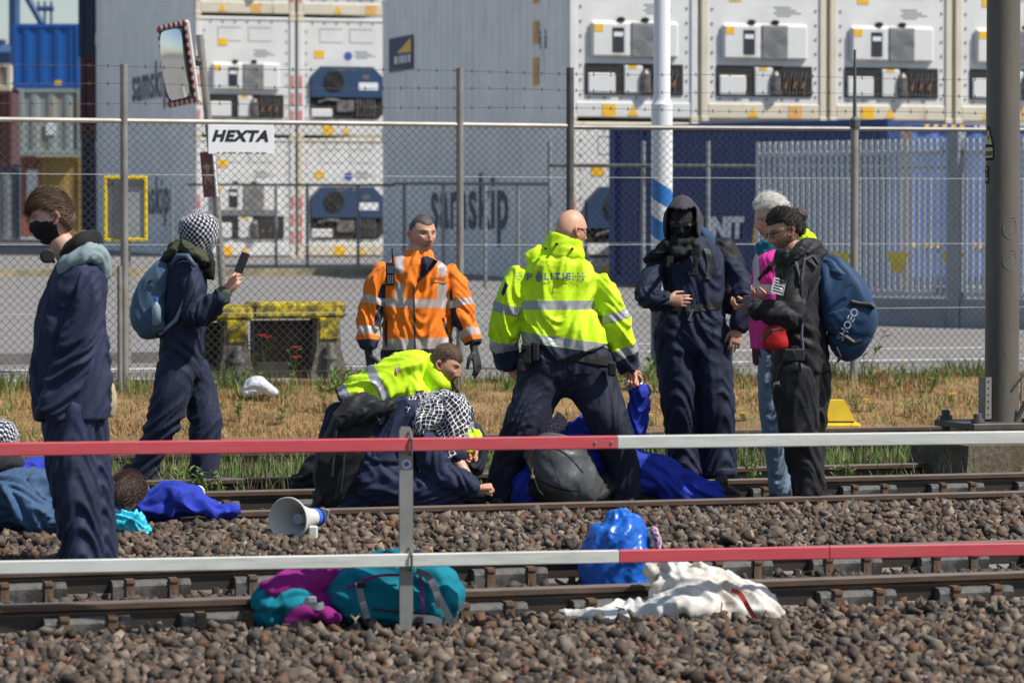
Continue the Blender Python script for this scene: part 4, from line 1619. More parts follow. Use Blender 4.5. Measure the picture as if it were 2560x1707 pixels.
def soft(name, chains, m, parent=None, voxel=.0095, smooth=4, amp=.008, seed=0, freq=9.0, drape=.35, zones=None, extra=None, factor=.5, post=None):
    """a garment, bag or other soft thing swept from chains"""
    V, Q, Nn = voxel_skin([c.mesh() for c in chains] + (extra or []), voxel, smooth, factor)
    loc = locate(V, chains)
    if amp:
        V = fold(V, Nn, loc, amp, seed, freq, drape, Q)
    if post:
        V = post(V, Nn, loc)
    me = mesh_fast(name, V, Q)
    ang = loc['ang']
    set_uv(me, ang * loc['r'], loc['t'])
    if zones:
        for k, arr in zones(V, loc, Nn).items():
            set_attr(me, k, relax(np.clip(arr, -.03, .03), Q, 1))
    o = link_mesh(name, me, m, parent, smooth=True)
    o['_'] = 0
    del o['_']
    return o

def cloth_mat(name, c, zones=(), rough=.85, var=.16, weave=.25, sheen=.03, wscale=500, spec=.3, fade=None):
    """woven cloth; zones = (attribute, colour, roughness, metallic) painted where the attribute is above zero"""
    if name in MATS:
        return MATS[name]
    m, nt, b = new_mat(name)
    vec = coords(nt)
    f = noise(nt, vec, 5, 5)
    col = ramp(nt, f, [(.3, tuple(x * (1 - var) for x in c)), (.7, tuple(min(1, x * (1 + var)) for x in c))])
    if fade:
        g = noise(nt, vec, 22, 6, .7)
        col = mixc(nt, ramp(nt, g, [(.48, 0), (.72, .6)]), col, fade)
    ro, me_ = rough, 0.0
    for at, zc, zr, zm in zones:
        a = nt.nodes.new('ShaderNodeAttribute')
        a.attribute_name = at
        k = mth(nt, 'GREATER_THAN', a.outputs['Fac'], 0.0)
        z2 = mixc(nt, f, tuple(x * .88 for x in zc), tuple(min(1, x * 1.1) for x in zc))
        col = mixc(nt, k, col, z2)
        ro = mth(nt, 'ADD', mth(nt, 'MULTIPLY', k, zr), mth(nt, 'MULTIPLY', mth(nt, 'SUBTRACT', 1.0, k), ro))
        me_ = mth(nt, 'ADD', mth(nt, 'MULTIPLY', k, zm), mth(nt, 'MULTIPLY', mth(nt, 'SUBTRACT', 1.0, k), me_))
    nt.links.new(col, b.inputs['Base Color'])
    for v, s in ((ro, 'Roughness'), (me_, 'Metallic')):
        if hasattr(v, 'links'):
            nt.links.new(v, b.inputs[s])
        else:
            b.inputs[s].default_value = v
    b.inputs['Sheen Weight'].default_value = sheen
    b.inputs['Specular IOR Level'].default_value = spec
    wr = nt.nodes.new('ShaderNodeTexNoise')
    wr.noise_type = 'RIDGED_MULTIFRACTAL'
    wr.inputs['Scale'].default_value = 11
    wr.inputs['Detail'].default_value = 3
    wr.inputs['Distortion'].default_value = .8
    nt.links.new(vec, wr.inputs['Vector'])
    hh_ = mth(nt, 'ADD', mth(nt, 'MULTIPLY', wr.outputs['Fac'], 1.0), mth(nt, 'MULTIPLY', noise(nt, vec, wscale * .25, 3), weave))
    bump(nt, b, hh_, .28, .005)
    return m

def keffiyeh_mat(name, net, ground, thread, cell=.022, dot=.55):
    """woven chequered scarf on the UV map: net False = dots on ground, True = thread net over cells"""
    m, nt, b = new_mat(name)
    uv = nt.nodes.new('ShaderNodeTexCoord')
    mp_ = nt.nodes.new('ShaderNodeMapping')
    mp_.inputs['Scale'].default_value = (1 / cell, 1 / cell, 1)
    mp_.inputs['Rotation'].default_value = (0, 0, math.radians(38))
    nt.links.new(uv.outputs['UV'], mp_.inputs[0])
    wob = nt.nodes.new('ShaderNodeTexNoise')
    wob.inputs['Scale'].default_value = .9
    nt.links.new(mp_.outputs[0], wob.inputs['Vector'])
    vm = nt.nodes.new('ShaderNodeVectorMath')
    vm.operation = 'MULTIPLY_ADD'
    nt.links.new(wob.outputs['Color'], vm.inputs[0])
    vm.inputs[1].default_value = (.5, .5, 0)
    nt.links.new(mp_.outputs[0], vm.inputs[2])
    sx = nt.nodes.new('ShaderNodeSeparateXYZ')
    nt.links.new(vm.outputs[0], sx.inputs[0])
    a = mth(nt, 'ABSOLUTE', mth(nt, 'SUBTRACT', mth(nt, 'FRACT', sx.outputs[0]), .5))
    c = mth(nt, 'ABSOLUTE', mth(nt, 'SUBTRACT', mth(nt, 'FRACT', sx.outputs[1]), .5))
    if net:
        k = mth(nt, 'GREATER_THAN', mth(nt, 'MAXIMUM', a, c), .5 - dot * .5)
        cross = mth(nt, 'GREATER_THAN', mth(nt, 'MINIMUM', a, c), .5 - dot * 1.1)
        k = mth(nt, 'MAXIMUM', k, cross)
        col = mixc(nt, k, ground, thread)
    else:
        k = mth(nt, 'LESS_THAN', mth(nt, 'ADD', mth(nt, 'POWER', a, 1.6), mth(nt, 'POWER', c, 1.6)), .26 * dot)
        col = mixc(nt, k, ground, thread)
    nt.links.new(col, b.inputs['Base Color'])
    b.inputs['Roughness'].default_value = .9
    b.inputs['Sheen Weight'].default_value = .2
    bump(nt, b, noise(nt, coords(nt), 160, 3), .3, .002)
    return m

# ---------------------------------------------------------------- heads, hair, hands
def ico(sub):
    bm = bmesh.new()
    bmesh.ops.create_icosphere(bm, subdivisions=sub, radius=1.0)
    bm.verts.index_update()
    V = np.array([v.co[:] for v in bm.verts])
    F = np.array([[l.vert.index for l in f.loops] for f in bm.faces])
    bm.free()
    return V, F
ICO5, ICO5F = ico(5)
ICO3, ICO3F = ico(3)
def sstep(a, b, x):
    t = np.clip((x - a) / (b - a), 0, 1)
    return t * t * (3 - 2 * t)
def head_shape(wide=1.0, nose=1.0, jaw=1.0):
    """head about its middle: x right, y face, z up; 0.24 m from chin to crown"""
    d = ICO5
    p = d * np.array([.0765 * wide, .098, .121])
    x, y, z = p[:, 0].copy(), p[:, 1].copy(), p[:, 2].copy()
    low = np.clip(-z / .121, 0, 1)
    hi = np.clip(z / .121, 0, 1)
    front = sstep(-.02, .05, y)
    x *= 1 - (.30 - .08 * (jaw - 1)) * low ** 1.4 * (1 - .25 * (1 - front))
    y = np.where(y < 0, y * (1 - .42 * sstep(.05, .85, low)), y * (1 - .02 * low))
    y = np.where(y > 0, y * (1 - .12 * hi ** 2), y * (1 + .03 * hi))
    x *= 1 - .10 * sstep(.03, .09, y)
    y = np.where(y > .076, .076 + (y - .076) * .62, y)
    fr = sstep(.02, .06, y)
    def g(cx, cz, sx, sz):
        return np.exp(-((x - cx) / sx) ** 2 - ((z - cz) / sz) ** 2) * fr
    b = np.zeros(len(x))
    b += .0055 * (g(-.030, .031, .026, .009) + g(.030, .031, .026, .009)) + .002 * g(0, .03, .02, .01)
    b -= .0120 * (g(-.033, .009, .017, .012) + g(.033, .009, .017, .012))
    b += nose * (.010 * g(0, .008, .009, .016) + .017 * g(0, -.012, .0105, .016) + .021 * g(0, -.030, .0125, .010) + .010 * (g(-.014, -.035, .0085, .007) + g(.014, -.035, .0085, .007)))
    b += .0065 * g(0, -.0575, .024, .0055) - .0055 * g(0, -.0640, .025, .0024) + .007 * g(0, -.0705, .020, .0055)
    b -= .004 * g(0, -.083, .022, .006)
    b += .011 * jaw * g(0, -.103, .024, .015)
    b += .005 * (g(-.052, -.012, .018, .018) + g(.052, -.012, .018, .018))
    b -= .004 * (g(-.047, -.055, .014, .02) + g(.047, -.055, .014, .02))
    y = y + b
    return np.c_[x, y, z]

def head_frame(c, fwd, up=(0, 0, 1), scale=1.0):
    f = Vector(fwd).normalized()
    u = Vector(up)
    u = (u - f * u.dot(f)).normalized()
    r = f.cross(u)
    M = np.array([r[:], f[:], u[:]]).T * scale
    return np.array(c[:]), M
def to_world(V, fr):
    c, M = fr
    return np.asarray(V) @ M.T + c

def skin_mat():
    m, nt, b = new_mat('skin')
    a = nt.nodes.new('ShaderNodeAttribute')
    a.attribute_name = 'tint'
    f = noise(nt, coords(nt), 60, 5)
    col = mixc(nt, .25, a.outputs['Color'], ramp(nt, f, [(.3, (.30, .16, .11)), (.7, (.75, .55, .44))]), 'OVERLAY')
    nt.links.new(col, b.inputs['Base Color'])
    b.inputs['Roughness'].default_value = .48
    b.inputs['Subsurface Weight'].default_value = .12
    b.inputs['Subsurface Radius'].default_value = (.012, .005, .003)
    b.inputs['Subsurface Scale'].default_value = 1.0
    b.inputs['Specular IOR Level'].default_value = .4
    bump(nt, b, noise(nt, coords(nt), 250, 3), .15, .0015)
    return m
M_skin = skin_mat()

def head_geo(fr, tone, brow=(.05, .03, .02), stubble=0.0, look=(0, 1, 0), wide=1.0, nose=1.0, jaw=1.0, beard=None):
    """list of (V, F, colours): the head, both ears, both eyes"""
    H = head_shape(wide, nose, jaw)
    x, y, z = H.T
    tone = np.array(tone)
    col = np.tile(tone, (len(H), 1))
    def m_(cx, cz, sx, sz):
        return np.exp(-((x - cx) / sx) ** 2 - ((z - cz) / sz) ** 2) * (y > .03)
    red = np.clip(m_(0, -.03, .02, .02) * .5 + m_(-.045, -.02, .02, .02) * .4 + m_(.045, -.02, .02, .02) * .4, 0, .6)[:, None]
    col = col * (1 - red) + tone * np.array([1.08, .78, .72]) * red
    lip = np.clip(m_(0, -.0575, .023, .005) + m_(0, -.0705, .019, .005), 0, 1)[:, None] * .75
    col = col * (1 - lip) + np.array([.36, .13, .11]) * lip
    mouth = np.clip(m_(0, -.0640, .026, .0022) * 1.1, 0, 1)[:, None]
    col = col * (1 - mouth) + np.array([.10, .03, .028]) * mouth
    nos = np.clip(m_(-.008, -.0405, .0045, .0028) + m_(.008, -.0405, .0045, .0028), 0, 1)[:, None] * .8
    col = col * (1 - nos) + np.array([.10, .04, .03]) * nos
    bb_ = np.zeros(len(x))
    for s in (-1, 1):
        bb_ += np.exp(-((x * s - .034) / .022) ** 4 - ((z - .030 + (x * s - .034) ** 2 * 8) / .0055) ** 2) * (y > .03)
    bb_ = np.clip(bb_, 0, 1)[:, None] * .85
    col = col * (1 - bb_) + np.array(brow) * bb_
    lid = np.zeros(len(x))
    for s in (-1, 1):
        lid += np.exp(-((x * s - .033) / .017) ** 2 - ((z - .017) / .003) ** 2) * (y > .03)
    lid = np.clip(lid, 0, 1)[:, None] * .6
    col = col * (1 - lid) + np.array([.12, .06, .045]) * lid
    if stubble:
        st = sstep(-.02, -.055, z) * sstep(-.05, .0, y) * stubble
        st *= 1 - np.clip(lip[:, 0] * 1.3, 0, 1)
        st = np.clip(st * (.8 + .6 * pnoise(H * 300)), 0, 1)[:, None]
        col = col * (1 - st) + np.array(beard if beard is not None else (.10, .075, .06)) * st
    out = [(to_world(H, fr), ICO5F, col)]
    for s in (-1, 1):
        E_ = ICO3 * np.array([.012, .024, .034])
        E_[:, 1] += np.where(ICO3[:, 2] < -.2, .006, -.004)
        rim = np.sqrt(ICO3[:, 1] ** 2 + ICO3[:, 2] ** 2)
        E_[:, 0] += np.where(ICO3[:, 0] * s > 0, -s * .010 * np.clip(1 - rim * 1.3, 0, 1) * 1.6, 0)
        a = .35
        E2 = E_.copy()
        E2[:, 0] = E_[:, 0] * math.cos(a) - s * E_[:, 1] * math.sin(a) * 1.0
        E2[:, 1] = E_[:, 1] * math.cos(a) + s * E_[:, 0] * math.sin(a)
        E2 += np.array([s * .0775 * wide, -.010, -.003])
        ce = np.tile(tone * np.array([1.02, .82, .78]), (len(E2), 1))
        ce[rim < .45] *= .72
        out.append((to_world(E2, fr), ICO3F, ce))
        Y = ICO3 * .0125
        lk = np.array(look, float); lk /= np.linalg.norm(lk)
        dd = ICO3 @ lk
        cy = np.tile(np.array([.40, .36, .33]), (len(Y), 1))
        cy[dd > .74] = (.05, .038, .03)
        cy[dd > .96] = (.01, .01, .01)
        cy[ICO3[:, 2] > .22] = tone * .72
        cy[ICO3[:, 2] < -.36] = tone * .9
        sel = np.argmin((H[:, 0] - s * .033) ** 2 + (H[:, 2] - .009) ** 2 + (H[:, 1] < 0) * 9)
        Y = Y + np.array([s * .033, H[sel, 1] - .0055, .009])
        out.append((to_world(Y, fr), ICO3F, cy))
    return out

def hand_chains(wrist, d, palm_n, scale=1.0, curl=(.35, .5, .4), thumb=(.5, .3), side=1, spread=.06, grow=0.0):
    """chains of one hand: palm, four fingers of unequal length, thumb leaving the side of the palm"""
    d = Vector(d).normalized()
    nrm = Vector(palm_n)
    nrm = (nrm - d * nrm.dot(d)).normalized()
    sd_ = d.cross(nrm) * side
    w = Vector(wrist)
    s = scale
    ch = [Chain([(w - d * .03 * s, (.026 + grow) * s, (.021 + grow) * s), (w + d * .02 * s, (.030 + grow) * s, (.019 + grow) * s), (w + d * .06 * s, (.040 + grow) * s, (.017 + grow) * s),
                 (w + d * .092 * s, (.039 + grow) * s, (.0135 + grow) * s)], side=sd_, n=12, sub=3)]
    for k, (off, ln) in enumerate(((.031, .070), (.0105, .080), (-.0105, .074), (-.030, .058))):
        p = w + d * (.084 - .006 * abs(k - 1)) * s + sd_ * off * s
        dd = (d + sd_ * (off * spread * 20)).normalized()
        pts = [p]
        a = 0.0
        q = p
        for j, fr_ in enumerate((.45, .30, .25)):
            a += curl[j] * (1 + .12 * k)
            v = dd * math.cos(a) + nrm * math.sin(a)
            q = q + v * ln * fr_ * s
            pts.append(q)
        rr = [.0098, .0088, .0078, .0068]
        ch.append(Chain([(pt, (rr[j] + grow) * s, (rr[j] + grow) * s) for j, pt in enumerate(pts)], side=sd_, n=8, sub=3))
    p = w + d * .022 * s + sd_ * .026 * s
    v1 = (d * .62 + sd_ * (.75 - thumb[0] * .5) + nrm * thumb[0]).normalized()
    v2 = (d * .85 + sd_ * (.25 - thumb[1] * .5) + nrm * thumb[1]).normalized()
    pts = [p, p + v1 * .042 * s, p + v1 * .042 * s + v2 * .030 * s, p + v1 * .042 * s + v2 * .054 * s]
    ch.append(Chain([(pt, (r_ + grow) * s, (r_ + grow) * s) for pt, r_ in zip(pts, (.0145, .0115, .010, .0075))], side=sd_, n=8, sub=3))
    return ch

def hand_geo(tone, *a, **kw):
    ch = hand_chains(*a, **kw)
    V, Q, _ = voxel_skin([c.mesh() for c in ch], .0048, 2, .4)
    n = pnoise(V * 45)
    col = np.array(tone) * (1 + .10 * n[:, None]) * np.array([1.0, .90, .86])
    return V, Q, col

def person(label, base, tone, chains, head=None, hands=(), neck=None):
    """an Empty with the body: one mesh holding trunk and limbs (under the clothes), neck, head and hands"""
    e = empty('person', base, label, 'person')
    parts, cols = [], []
    V, Q, _ = voxel_skin([c.mesh(-.058) for c in chains], .022, 2)
    parts.append((V, Q)); cols.append(np.tile(np.array(tone), (len(V), 1)))
    if neck:
        ch = Chain([(Vector(p), r_, r_) for p, r_ in neck], n=16, sub=4)
        V, F = ch.mesh()
        parts.append((V, F)); cols.append(np.tile(np.array(tone) * .97, (len(V), 1)))
    for g in (head or []):
        parts.append((g[0], g[1])); cols.append(g[2])
    for g in hands:
        parts.append((g[0], g[1])); cols.append(g[2])
    V, F = join_meshes(parts)
    me = mesh_np('body', V, F)
    ca = me.color_attributes.new('tint', 'FLOAT_COLOR', 'POINT')
    C_ = np.vstack(cols)
    ca.data.foreach_set('color', np.c_[C_, np.ones(len(C_))].astype(np.float32).ravel())
    link_mesh('body', me, M_skin, e, smooth=True)
    return e

def hair_mat(name, c1, c2, rough=.42):
    m, nt, b = new_mat(name)
    g = nt.nodes.new('ShaderNodeNewGeometry')
    f = noise(nt, coords(nt, scale=(1, 1, .35)), 90, 4)
    k = mth(nt, 'ADD', mth(nt, 'MULTIPLY', g.outputs['Random Per Island'], .6), mth(nt, 'MULTIPLY', f, .45))
    col = ramp(nt, k, [(.1, c1), (.85, c2)])
    nt.links.new(col, b.inputs['Base Color'])
    b.inputs['Roughness'].default_value = rough
    bump(nt, b, noise(nt, coords(nt, scale=(1, 1, .3)), 260, 3), .6, .004)
    return m

def hair(fr, parent, m, mask, thick=.012, tufts=700, length=.03, comb=(0, -1, .1), lift=.35, seed=0, wide=1.0, frizz=.25, width=.0045, grow_top=0.0):
    """hair: a rough cap on the scalp where mask(x,y,z) > 0 plus many tapering locks"""
    H = head_shape(wide)
    r = np.random.default_rng(seed)
    x, y, z = H.T
    k = mask(x, y, z)
    Nn = vnormals(H, ICO5F)
    n = pnoise(H * 40 + seed) * .22 + pnoise(H * 120 + seed) * .1
    th = np.clip(k, 0, 1) * thick * (1 + n) + np.clip(k, 0, 1) * grow_top * sstep(.02, .12, z)
    S = H + Nn * (th[:, None] - .003 * (k <= 0)[:, None])
    keep = (k[ICO5F] > 0).all(1)
    parts = [(to_world(S, fr), [tuple(f) for f in ICO5F[keep]])]
    idx = np.where(k > .05)[0]
    comb = np.array(comb, float)
    VV, FF, o = [], [], 0
    pick = r.choice(idx, size=tufts)
    for i in pick:
        nrm = Nn[i]
        d = comb - nrm * (comb @ nrm)
        d = d / (np.linalg.norm(d) + 1e-9)
        d = d + nrm * lift + r.normal(size=3) * frizz
        d /= np.linalg.norm(d)
        L = length * (.6 + .8 * r.random())
        w = np.cross(d, nrm); w /= np.linalg.norm(w) + 1e-9
        b = S[i] - nrm * .004
        pts = [b, b + d * L * .5 + nrm * L * .08, b + d * L + (comb * .25 - nrm * .25) * L * .6]
        ws = [width, width * .8, width * .12]
        up_ = np.cross(w, d)
        ring = []
        for p_, ww in zip(pts, ws):
            for a in (0, 2.1, 4.2):
                ring.append(p_ + (w * math.cos(a) + up_ * math.sin(a)) * ww)
        VV += ring
        for s in range(2):
            for q in range(3):
                FF.append((o + s * 3 + q, o + s * 3 + (q + 1) % 3, o + s * 3 + 3 + (q + 1) % 3, o + s * 3 + 3 + q))
        o += 9
    parts.append((to_world(np.array(VV), fr), FF))
    V, F = join_meshes(parts)
    used = np.zeros(len(V), bool)
    for f in F:
        used[list(f)] = True
    mp_ = np.cumsum(used) - 1
    me = mesh_np('hair', V[used], [tuple(mp_[list(f)]) for f in F])
    return link_mesh('hair', me, m, parent, smooth=True)

# limbs given in photo columns and rows at a distance
def C(D, nodes, side=(1, 0, 0), **kw):
    out = []
    for nd in nodes:
        u, v, rx = nd[0], nd[1], nd[2]
        ry = nd[3] if len(nd) > 3 and nd[3] else rx
        dd = nd[4] if len(nd) > 4 else 0.0
        cr = nd[5] if len(nd) > 5 else .5
        out.append((P(u, v, D + dd), rx, ry, cr))
    return Chain(out, side=side, **kw)

def grid_patch(w, h, nx=6, ny=6, y0=0.0):
    V = [(-w / 2 + w * i / nx, y0 - h / 2 + h * j / ny, 0) for j in range(ny + 1) for i in range(nx + 1)]
    return V, [(j * (nx + 1) + i, j * (nx + 1) + i + 1, (j + 1) * (nx + 1) + i + 1, (j + 1) * (nx + 1) + i) for j in range(ny) for i in range(nx)]
def strip_decal(name, pts, w, target, m, parent, D, off=.01):
    """a belt or band: a line of photo points laid on a garment, w metres wide"""
    c = catmull([tuple(P(u, v, D - .5)) for u, v in pts], 6)
    V = [(p[0], p[1], p[2] + s * w / 2) for p in c for s in (-1, 0, 1)]
    F = [(i * 3 + k, i * 3 + k + 1, i * 3 + k + 4, i * 3 + k + 3) for i in range(len(c) - 1) for k in (0, 1)]
    return decal(name, V, F, lambda v: Vector(v), target, m, parent, off=off)
def decal(name, V, F, place, target, m, parent, direction=(0, 1, 0), off=.003, subdiv=0):
    """flat lettering or a patch laid onto a garment: each vertex dropped onto the surface behind it"""
    me0 = target.data
    w = world_loc(target)
    bv = BVHTree.FromPolygons([tuple(v.co + w) for v in me0.vertices], [tuple(p.vertices) for p in me0.polygons])
    d = Vector(direction).normalized()
    bm = bmesh.new()
    for v in V:
        bm.verts.new(place(v))
    bm.verts.ensure_lookup_table()
    for f in F:
        try:
            bm.faces.new([bm.verts[i] for i in f])
        except ValueError:
            pass
    bmesh.ops.triangulate(bm, faces=bm.faces[:])
    for _ in range(subdiv):
        bmesh.ops.subdivide_edges(bm, edges=[e for e in bm.edges if e.calc_length() > .012], cuts=1)
        bmesh.ops.triangulate(bm, faces=bm.faces[:])
    for v in bm.verts:
        hit = bv.ray_cast(v.co - d * .6, d)
        if hit[0] is not None:
            v.co = hit[0] - d * off
    me = bpy.data.meshes.new(name)
    bm.to_mesh(me)
    bm.free()
    return link_mesh(name, me, m, parent)

def band(t, spans, w=None):
    """positive inside any of the spans of arc length"""
    out = np.full(len(t), -1.0)
    for a, b in spans:
        out = np.maximum(out, (b - a) / 2 - np.abs(t - (a + b) / 2))
    return out

def shoe(parent, heel, toe, m, m_sole, w=.045, h=.05, up=(0, 0, 1)):
    heel, toe, up = Vector(heel), Vector(toe), Vector(up)
    d = (toe - heel).normalized()
    sd_ = d.cross(up)
    L = (toe - heel).length
    ch = [Chain([(heel + up * h, w * .85, h), (heel + d * L * .3 + up * h * .95, w * .9, h * .95), (heel + d * L * .62 + up * h * .7, w * 1.05, h * .7), (heel + d * L + up * h * .5, w * .8, h * .48)], side=sd_, n=14, sub=4),
          Chain([(heel + d * .03 + up * h, w * .85, w * .85), (heel + d * .01 + up * h * 2.3, w * .95, w * 1.0)], side=sd_, n=14, sub=3)]
    o = soft('shoe', ch, m, parent, voxel=.009, smooth=3, amp=.002, seed=2)
    q = MB()
    n = 14
    ring = []
    for k in range(n):
        a = 2 * math.pi * k / n
        ring.append(heel + d * (L / 2 + math.cos(a) * (L / 2 + .02)) + sd_ * math.sin(a) * w * 1.08)
    q.prism(ring, up * .025)
    q.build('sole', m_sole, o)
    return o

# ---------------------------------------------------------------- people
M_navy = cloth_mat('navy_cotton', (.014, .020, .055), rough=.74, var=.22, weave=.35, spec=.35)
M_navy2 = cloth_mat('faded_navy_cotton', (.012, .017, .044), rough=.74, var=.22, weave=.35, spec=.35)
M_trou = cloth_mat('dark_navy_trousers', (.009, .013, .030), rough=.74, var=.2, spec=.35)
M_blackc = cloth_mat('black_cloth', (.012, .012, .013), rough=.8, var=.25)
M_blacks = cloth_mat('black_shell_fabric', (.013, .013, .015), rough=.62, var=.2, sheen=.05)
M_boot = mat('black_leather', (.018, .017, .016), .5, var=.3, scale=30)
M_sole = mat('rubber_sole', (.035, .034, .033), .8, var=.3, scale=30)
M_hoodgrey = cloth_mat('grey_green_jersey', (.22, .29, .31), rough=.9)
M_skinA, M_skinB = (.56, .34, .25), (.50, .29, .20)
M_glove = mat('black_glove', (.022, .024, .026), .6, var=.3, scale=40, bmp=.4, bscale=200)
M_specs = mat('spectacle_frame', (.012, .012, .013), .3)
mm_, nt_, bb = new_mat('spectacle_glass')
bb.inputs['Base Color'].default_value = (.75, .8, .82, 1); bb.inputs['Roughness'].default_value = .05; bb.inputs['Alpha'].default_value = .22
M_lens = mm_
RETRO = (.40, .41, .42)

def glasses(fr, parent, temple=True):
    q = MB(lambda p: Vector(to_world(np.array([p[:]]) if not isinstance(p, Vector) else np.array([tuple(p)]), fr)[0]))
    for s in (-1, 1):
        pts = []
        for k in range(13):
            a = 2 * math.pi * k / 12
            pts.append((s * .034 + .024 * math.copysign(abs(math.cos(a)) ** .7, math.cos(a)), .092, .008 + .017 * math.copysign(abs(math.sin(a)) ** .7, math.sin(a))))
        q.tube(pts, .0030, 5)
        q.tube([(s * .058, .092, .014), (s * .076, .060, .014), (s * .083, -.005, .012), (s * .081, -.025, -.002)], .0030, 5)
    q.tube([(-.010, .093, .012), (.010, .093, .012)], .0026, 5)
    g = q.build('glasses', M_specs, parent)
    q = MB(lambda p: Vector(to_world(np.array([tuple(p)]), fr)[0]))
    for s in (-1, 1):
        q.box((s * .034 - .022, .0905, -.007), (s * .034 + .022, .0915, .024))
    return g

# ---- the young person in a face mask, standing nearest
def boy():
    D = 16.9
    torso = C(D, [(216, 640, .07, .09), (205, 668, .120, .19, 0, .2), (190, 745, .155, .215, 0, .5), (177, 850, .185, .22, 0, .6), (180, 945, .190, .22, 0, 1.0), (180, 1046, .182, .21, 0, .5)], dome=(.6, .08))
    arm = C(D, [(222, 691, 0.061, 0.054, -.17, .4), (213, 780, .085, .082, -.20, .6), (192, 875, .085, .085, -.20, 1.2), (155, 960, .083, .08, -.21, .9), (126, 1030, .074, .07, -.22, .6)])
    arm2 = C(D, [(195, 699, 0.058, 0.058, .18, .4), (160, 800, .08, .08, .22, .8), (120, 900, .075, .075, .2, .8), (105, 980, .07, .07, .1, .6)])
    leg = C(D, [(172, 1020, .128, .15, -.07, .7), (172, 1120, .124, .13, -.09, .5), (188, 1230, .115, .12, -.1, 1.0), (199, 1320, .105, .11, -.1, 1.1), (205, 1405, .112, .11, -.1, 1.1)])
    leg2 = C(D, [(200, 1020, .135, .15, .09, .7), (214, 1120, .118, .13, .1, .5), (228, 1230, .105, .12, .1, 1.0), (236, 1320, .095, .11, .1, 1.0), (242, 1398, .10, .11, .1, 1.0)])
    fr = head_frame(P(130, 545, D), (-.97, -.16, -.24), (-.2, 0, 1), 1.06)
    hg = head_geo(fr, (.58, .37, .29), brow=(.10, .06, .04), look=(0, 1, -.4))
    e = person('person in navy coverall and black face mask with brown quiff, head bowed', P(195, 1410, D), (.58, .37, .29), [torso, arm, leg, leg2], hg, neck=[(P(150, 600, D), .058), (P(172, 640, D), .062), (P(190, 672, D), .07)])
    soft('jacket', [torso, arm2], M_navy, e, amp=.011, seed=1, freq=8, drape=.6)
    soft('sleeve', [arm], M_navy, e, amp=.013, seed=2, freq=9, drape=.6)
    soft('trousers', [leg, leg2], M_navy, e, amp=.011, seed=5, freq=8, drape=.6)
    # hood collar: pale blue grey outside, black lining
    hood = [C(D, [(152, 668, .03, .05, -.12), (185, 652, .045, .04, -.15), (225, 632, .042, .05, -.13), (256, 652, .042, .06, -.03), (266, 690, .028, .05, .0)]),
            C(D, [(152, 668, .03, .05, .10), (190, 645, .04, .04, .14), (228, 628, .040, .05, .12), (255, 650, .042, .06, .03)]),
            C(D, [(205, 640, .07, .12, 0), (240, 640, .06, .12, 0), (250, 662, .05, .09, 0)])]
    soft('hood', hood, M_hoodgrey, e, voxel=.010, amp=.010, seed=3, freq=11)
    lin = [C(D, [(172, 628, .04, .05, -.08), (200, 607, .045, .05, -.09), (232, 598, .04, .05, -.04), (240, 606, .035, .05, .04)]),
           C(D, [(172, 628, .04, .05, .08), (200, 607, .045, .05, .09), (232, 598, .04, .05, .04)]), C(D, [(165, 642, .05, .09), (205, 622, .06, .10)])]
    soft('hood_lining', lin, M_blackc, e, voxel=.010, amp=.006, seed=4)
    # mask: a copy of the lower face pushed out
    H = head_shape()
    x, y, z = H.T
    k = sstep(-.012, .004, -z - .012 + .18 * np.clip(y - .02, 0, 1) * .0 + .0) * sstep(-.005, .02, y) * sstep(.125, .112, -z)
    pl = (z < -.002 - .22 * np.clip(.05 - y, -.02, .06)) & (y > -.012)
    Hm = head_shape(nose=.35) + vnormals(H, ICO5F) * .008
    Hm[:, 1] += .012 * np.exp(-(x / .030) ** 2 - ((z + .035) / .030) ** 2) * (y > .02)
    keep = pl[ICO5F].all(1)
    used = np.unique(ICO5F[keep]); mp_ = np.full(len(H), -1); mp_[used] = np.arange(len(used))
    me = mesh_np('face_mask', to_world(Hm, fr)[used], mp_[ICO5F[keep]])
    link_mesh('face_mask', me, M_blackc, e, smooth=True)
    q = MB(lambda p: Vector(to_world(np.array([tuple(p)]), fr)[0]))
    for s in (-1, 1):
        q.tube([(s * .072, .018, -.018), (s * .079, .0, -.006), (s * .082, -.022, .008)], .0022, 4)
    q.build('ear_loop', M_white_lbl, e)
    hm = hair_mat('brown_hair', (.045, .026, .015), (.22, .135, .08))
    hair(fr, e, hm, lambda x, y, z: np.minimum(sstep(.0, .02, z - np.where(y > .02, .052 + .0 * x, np.where(y > -.02, .052 - (.02 - y) * .9, .016 - (-.02 - y) * 1.3))), 1) - .02, .009, 6500, .040, (.0, .8, .05), .14, 5, frizz=.14, width=.0013, grow_top=.014)
    # headphones hung round the neck
    q = MB(); q.lathe(P(118, 640, D - .10), (.3, -1, 0), [(-.018, .028), (-.01, .036), (.012, .036), (.018, .028)], 16)
    hp = q.build('headphones', M_blacks, e)
    q = MB(); q.tube([P(118, 640, D - .08), P(135, 655, D), P(122, 645, D + .1)], .008, 6)
    q.build('band', M_blacks, hp)
    for (dx, dd) in ((0, -.1), (18, .1)):
        h0 = P(215 + dx, 1410, D + dd); h0.z = .155
        t0 = h0 + Vector((-.24, -.02, 0))
        shoe(e, h0, t0, M_boot, M_sole)
    # canvas bag strap end hanging behind
    pk = [C(D, [(272, 965, .03, .05, .15), (276, 1005, .035, .06, .15), (272, 1035, .03, .05, .15)])]
    soft('canvas_pouch', pk, cloth_mat('beige_canvas', (.42, .34, .23)), e, amp=.004, seed=2)
boy()

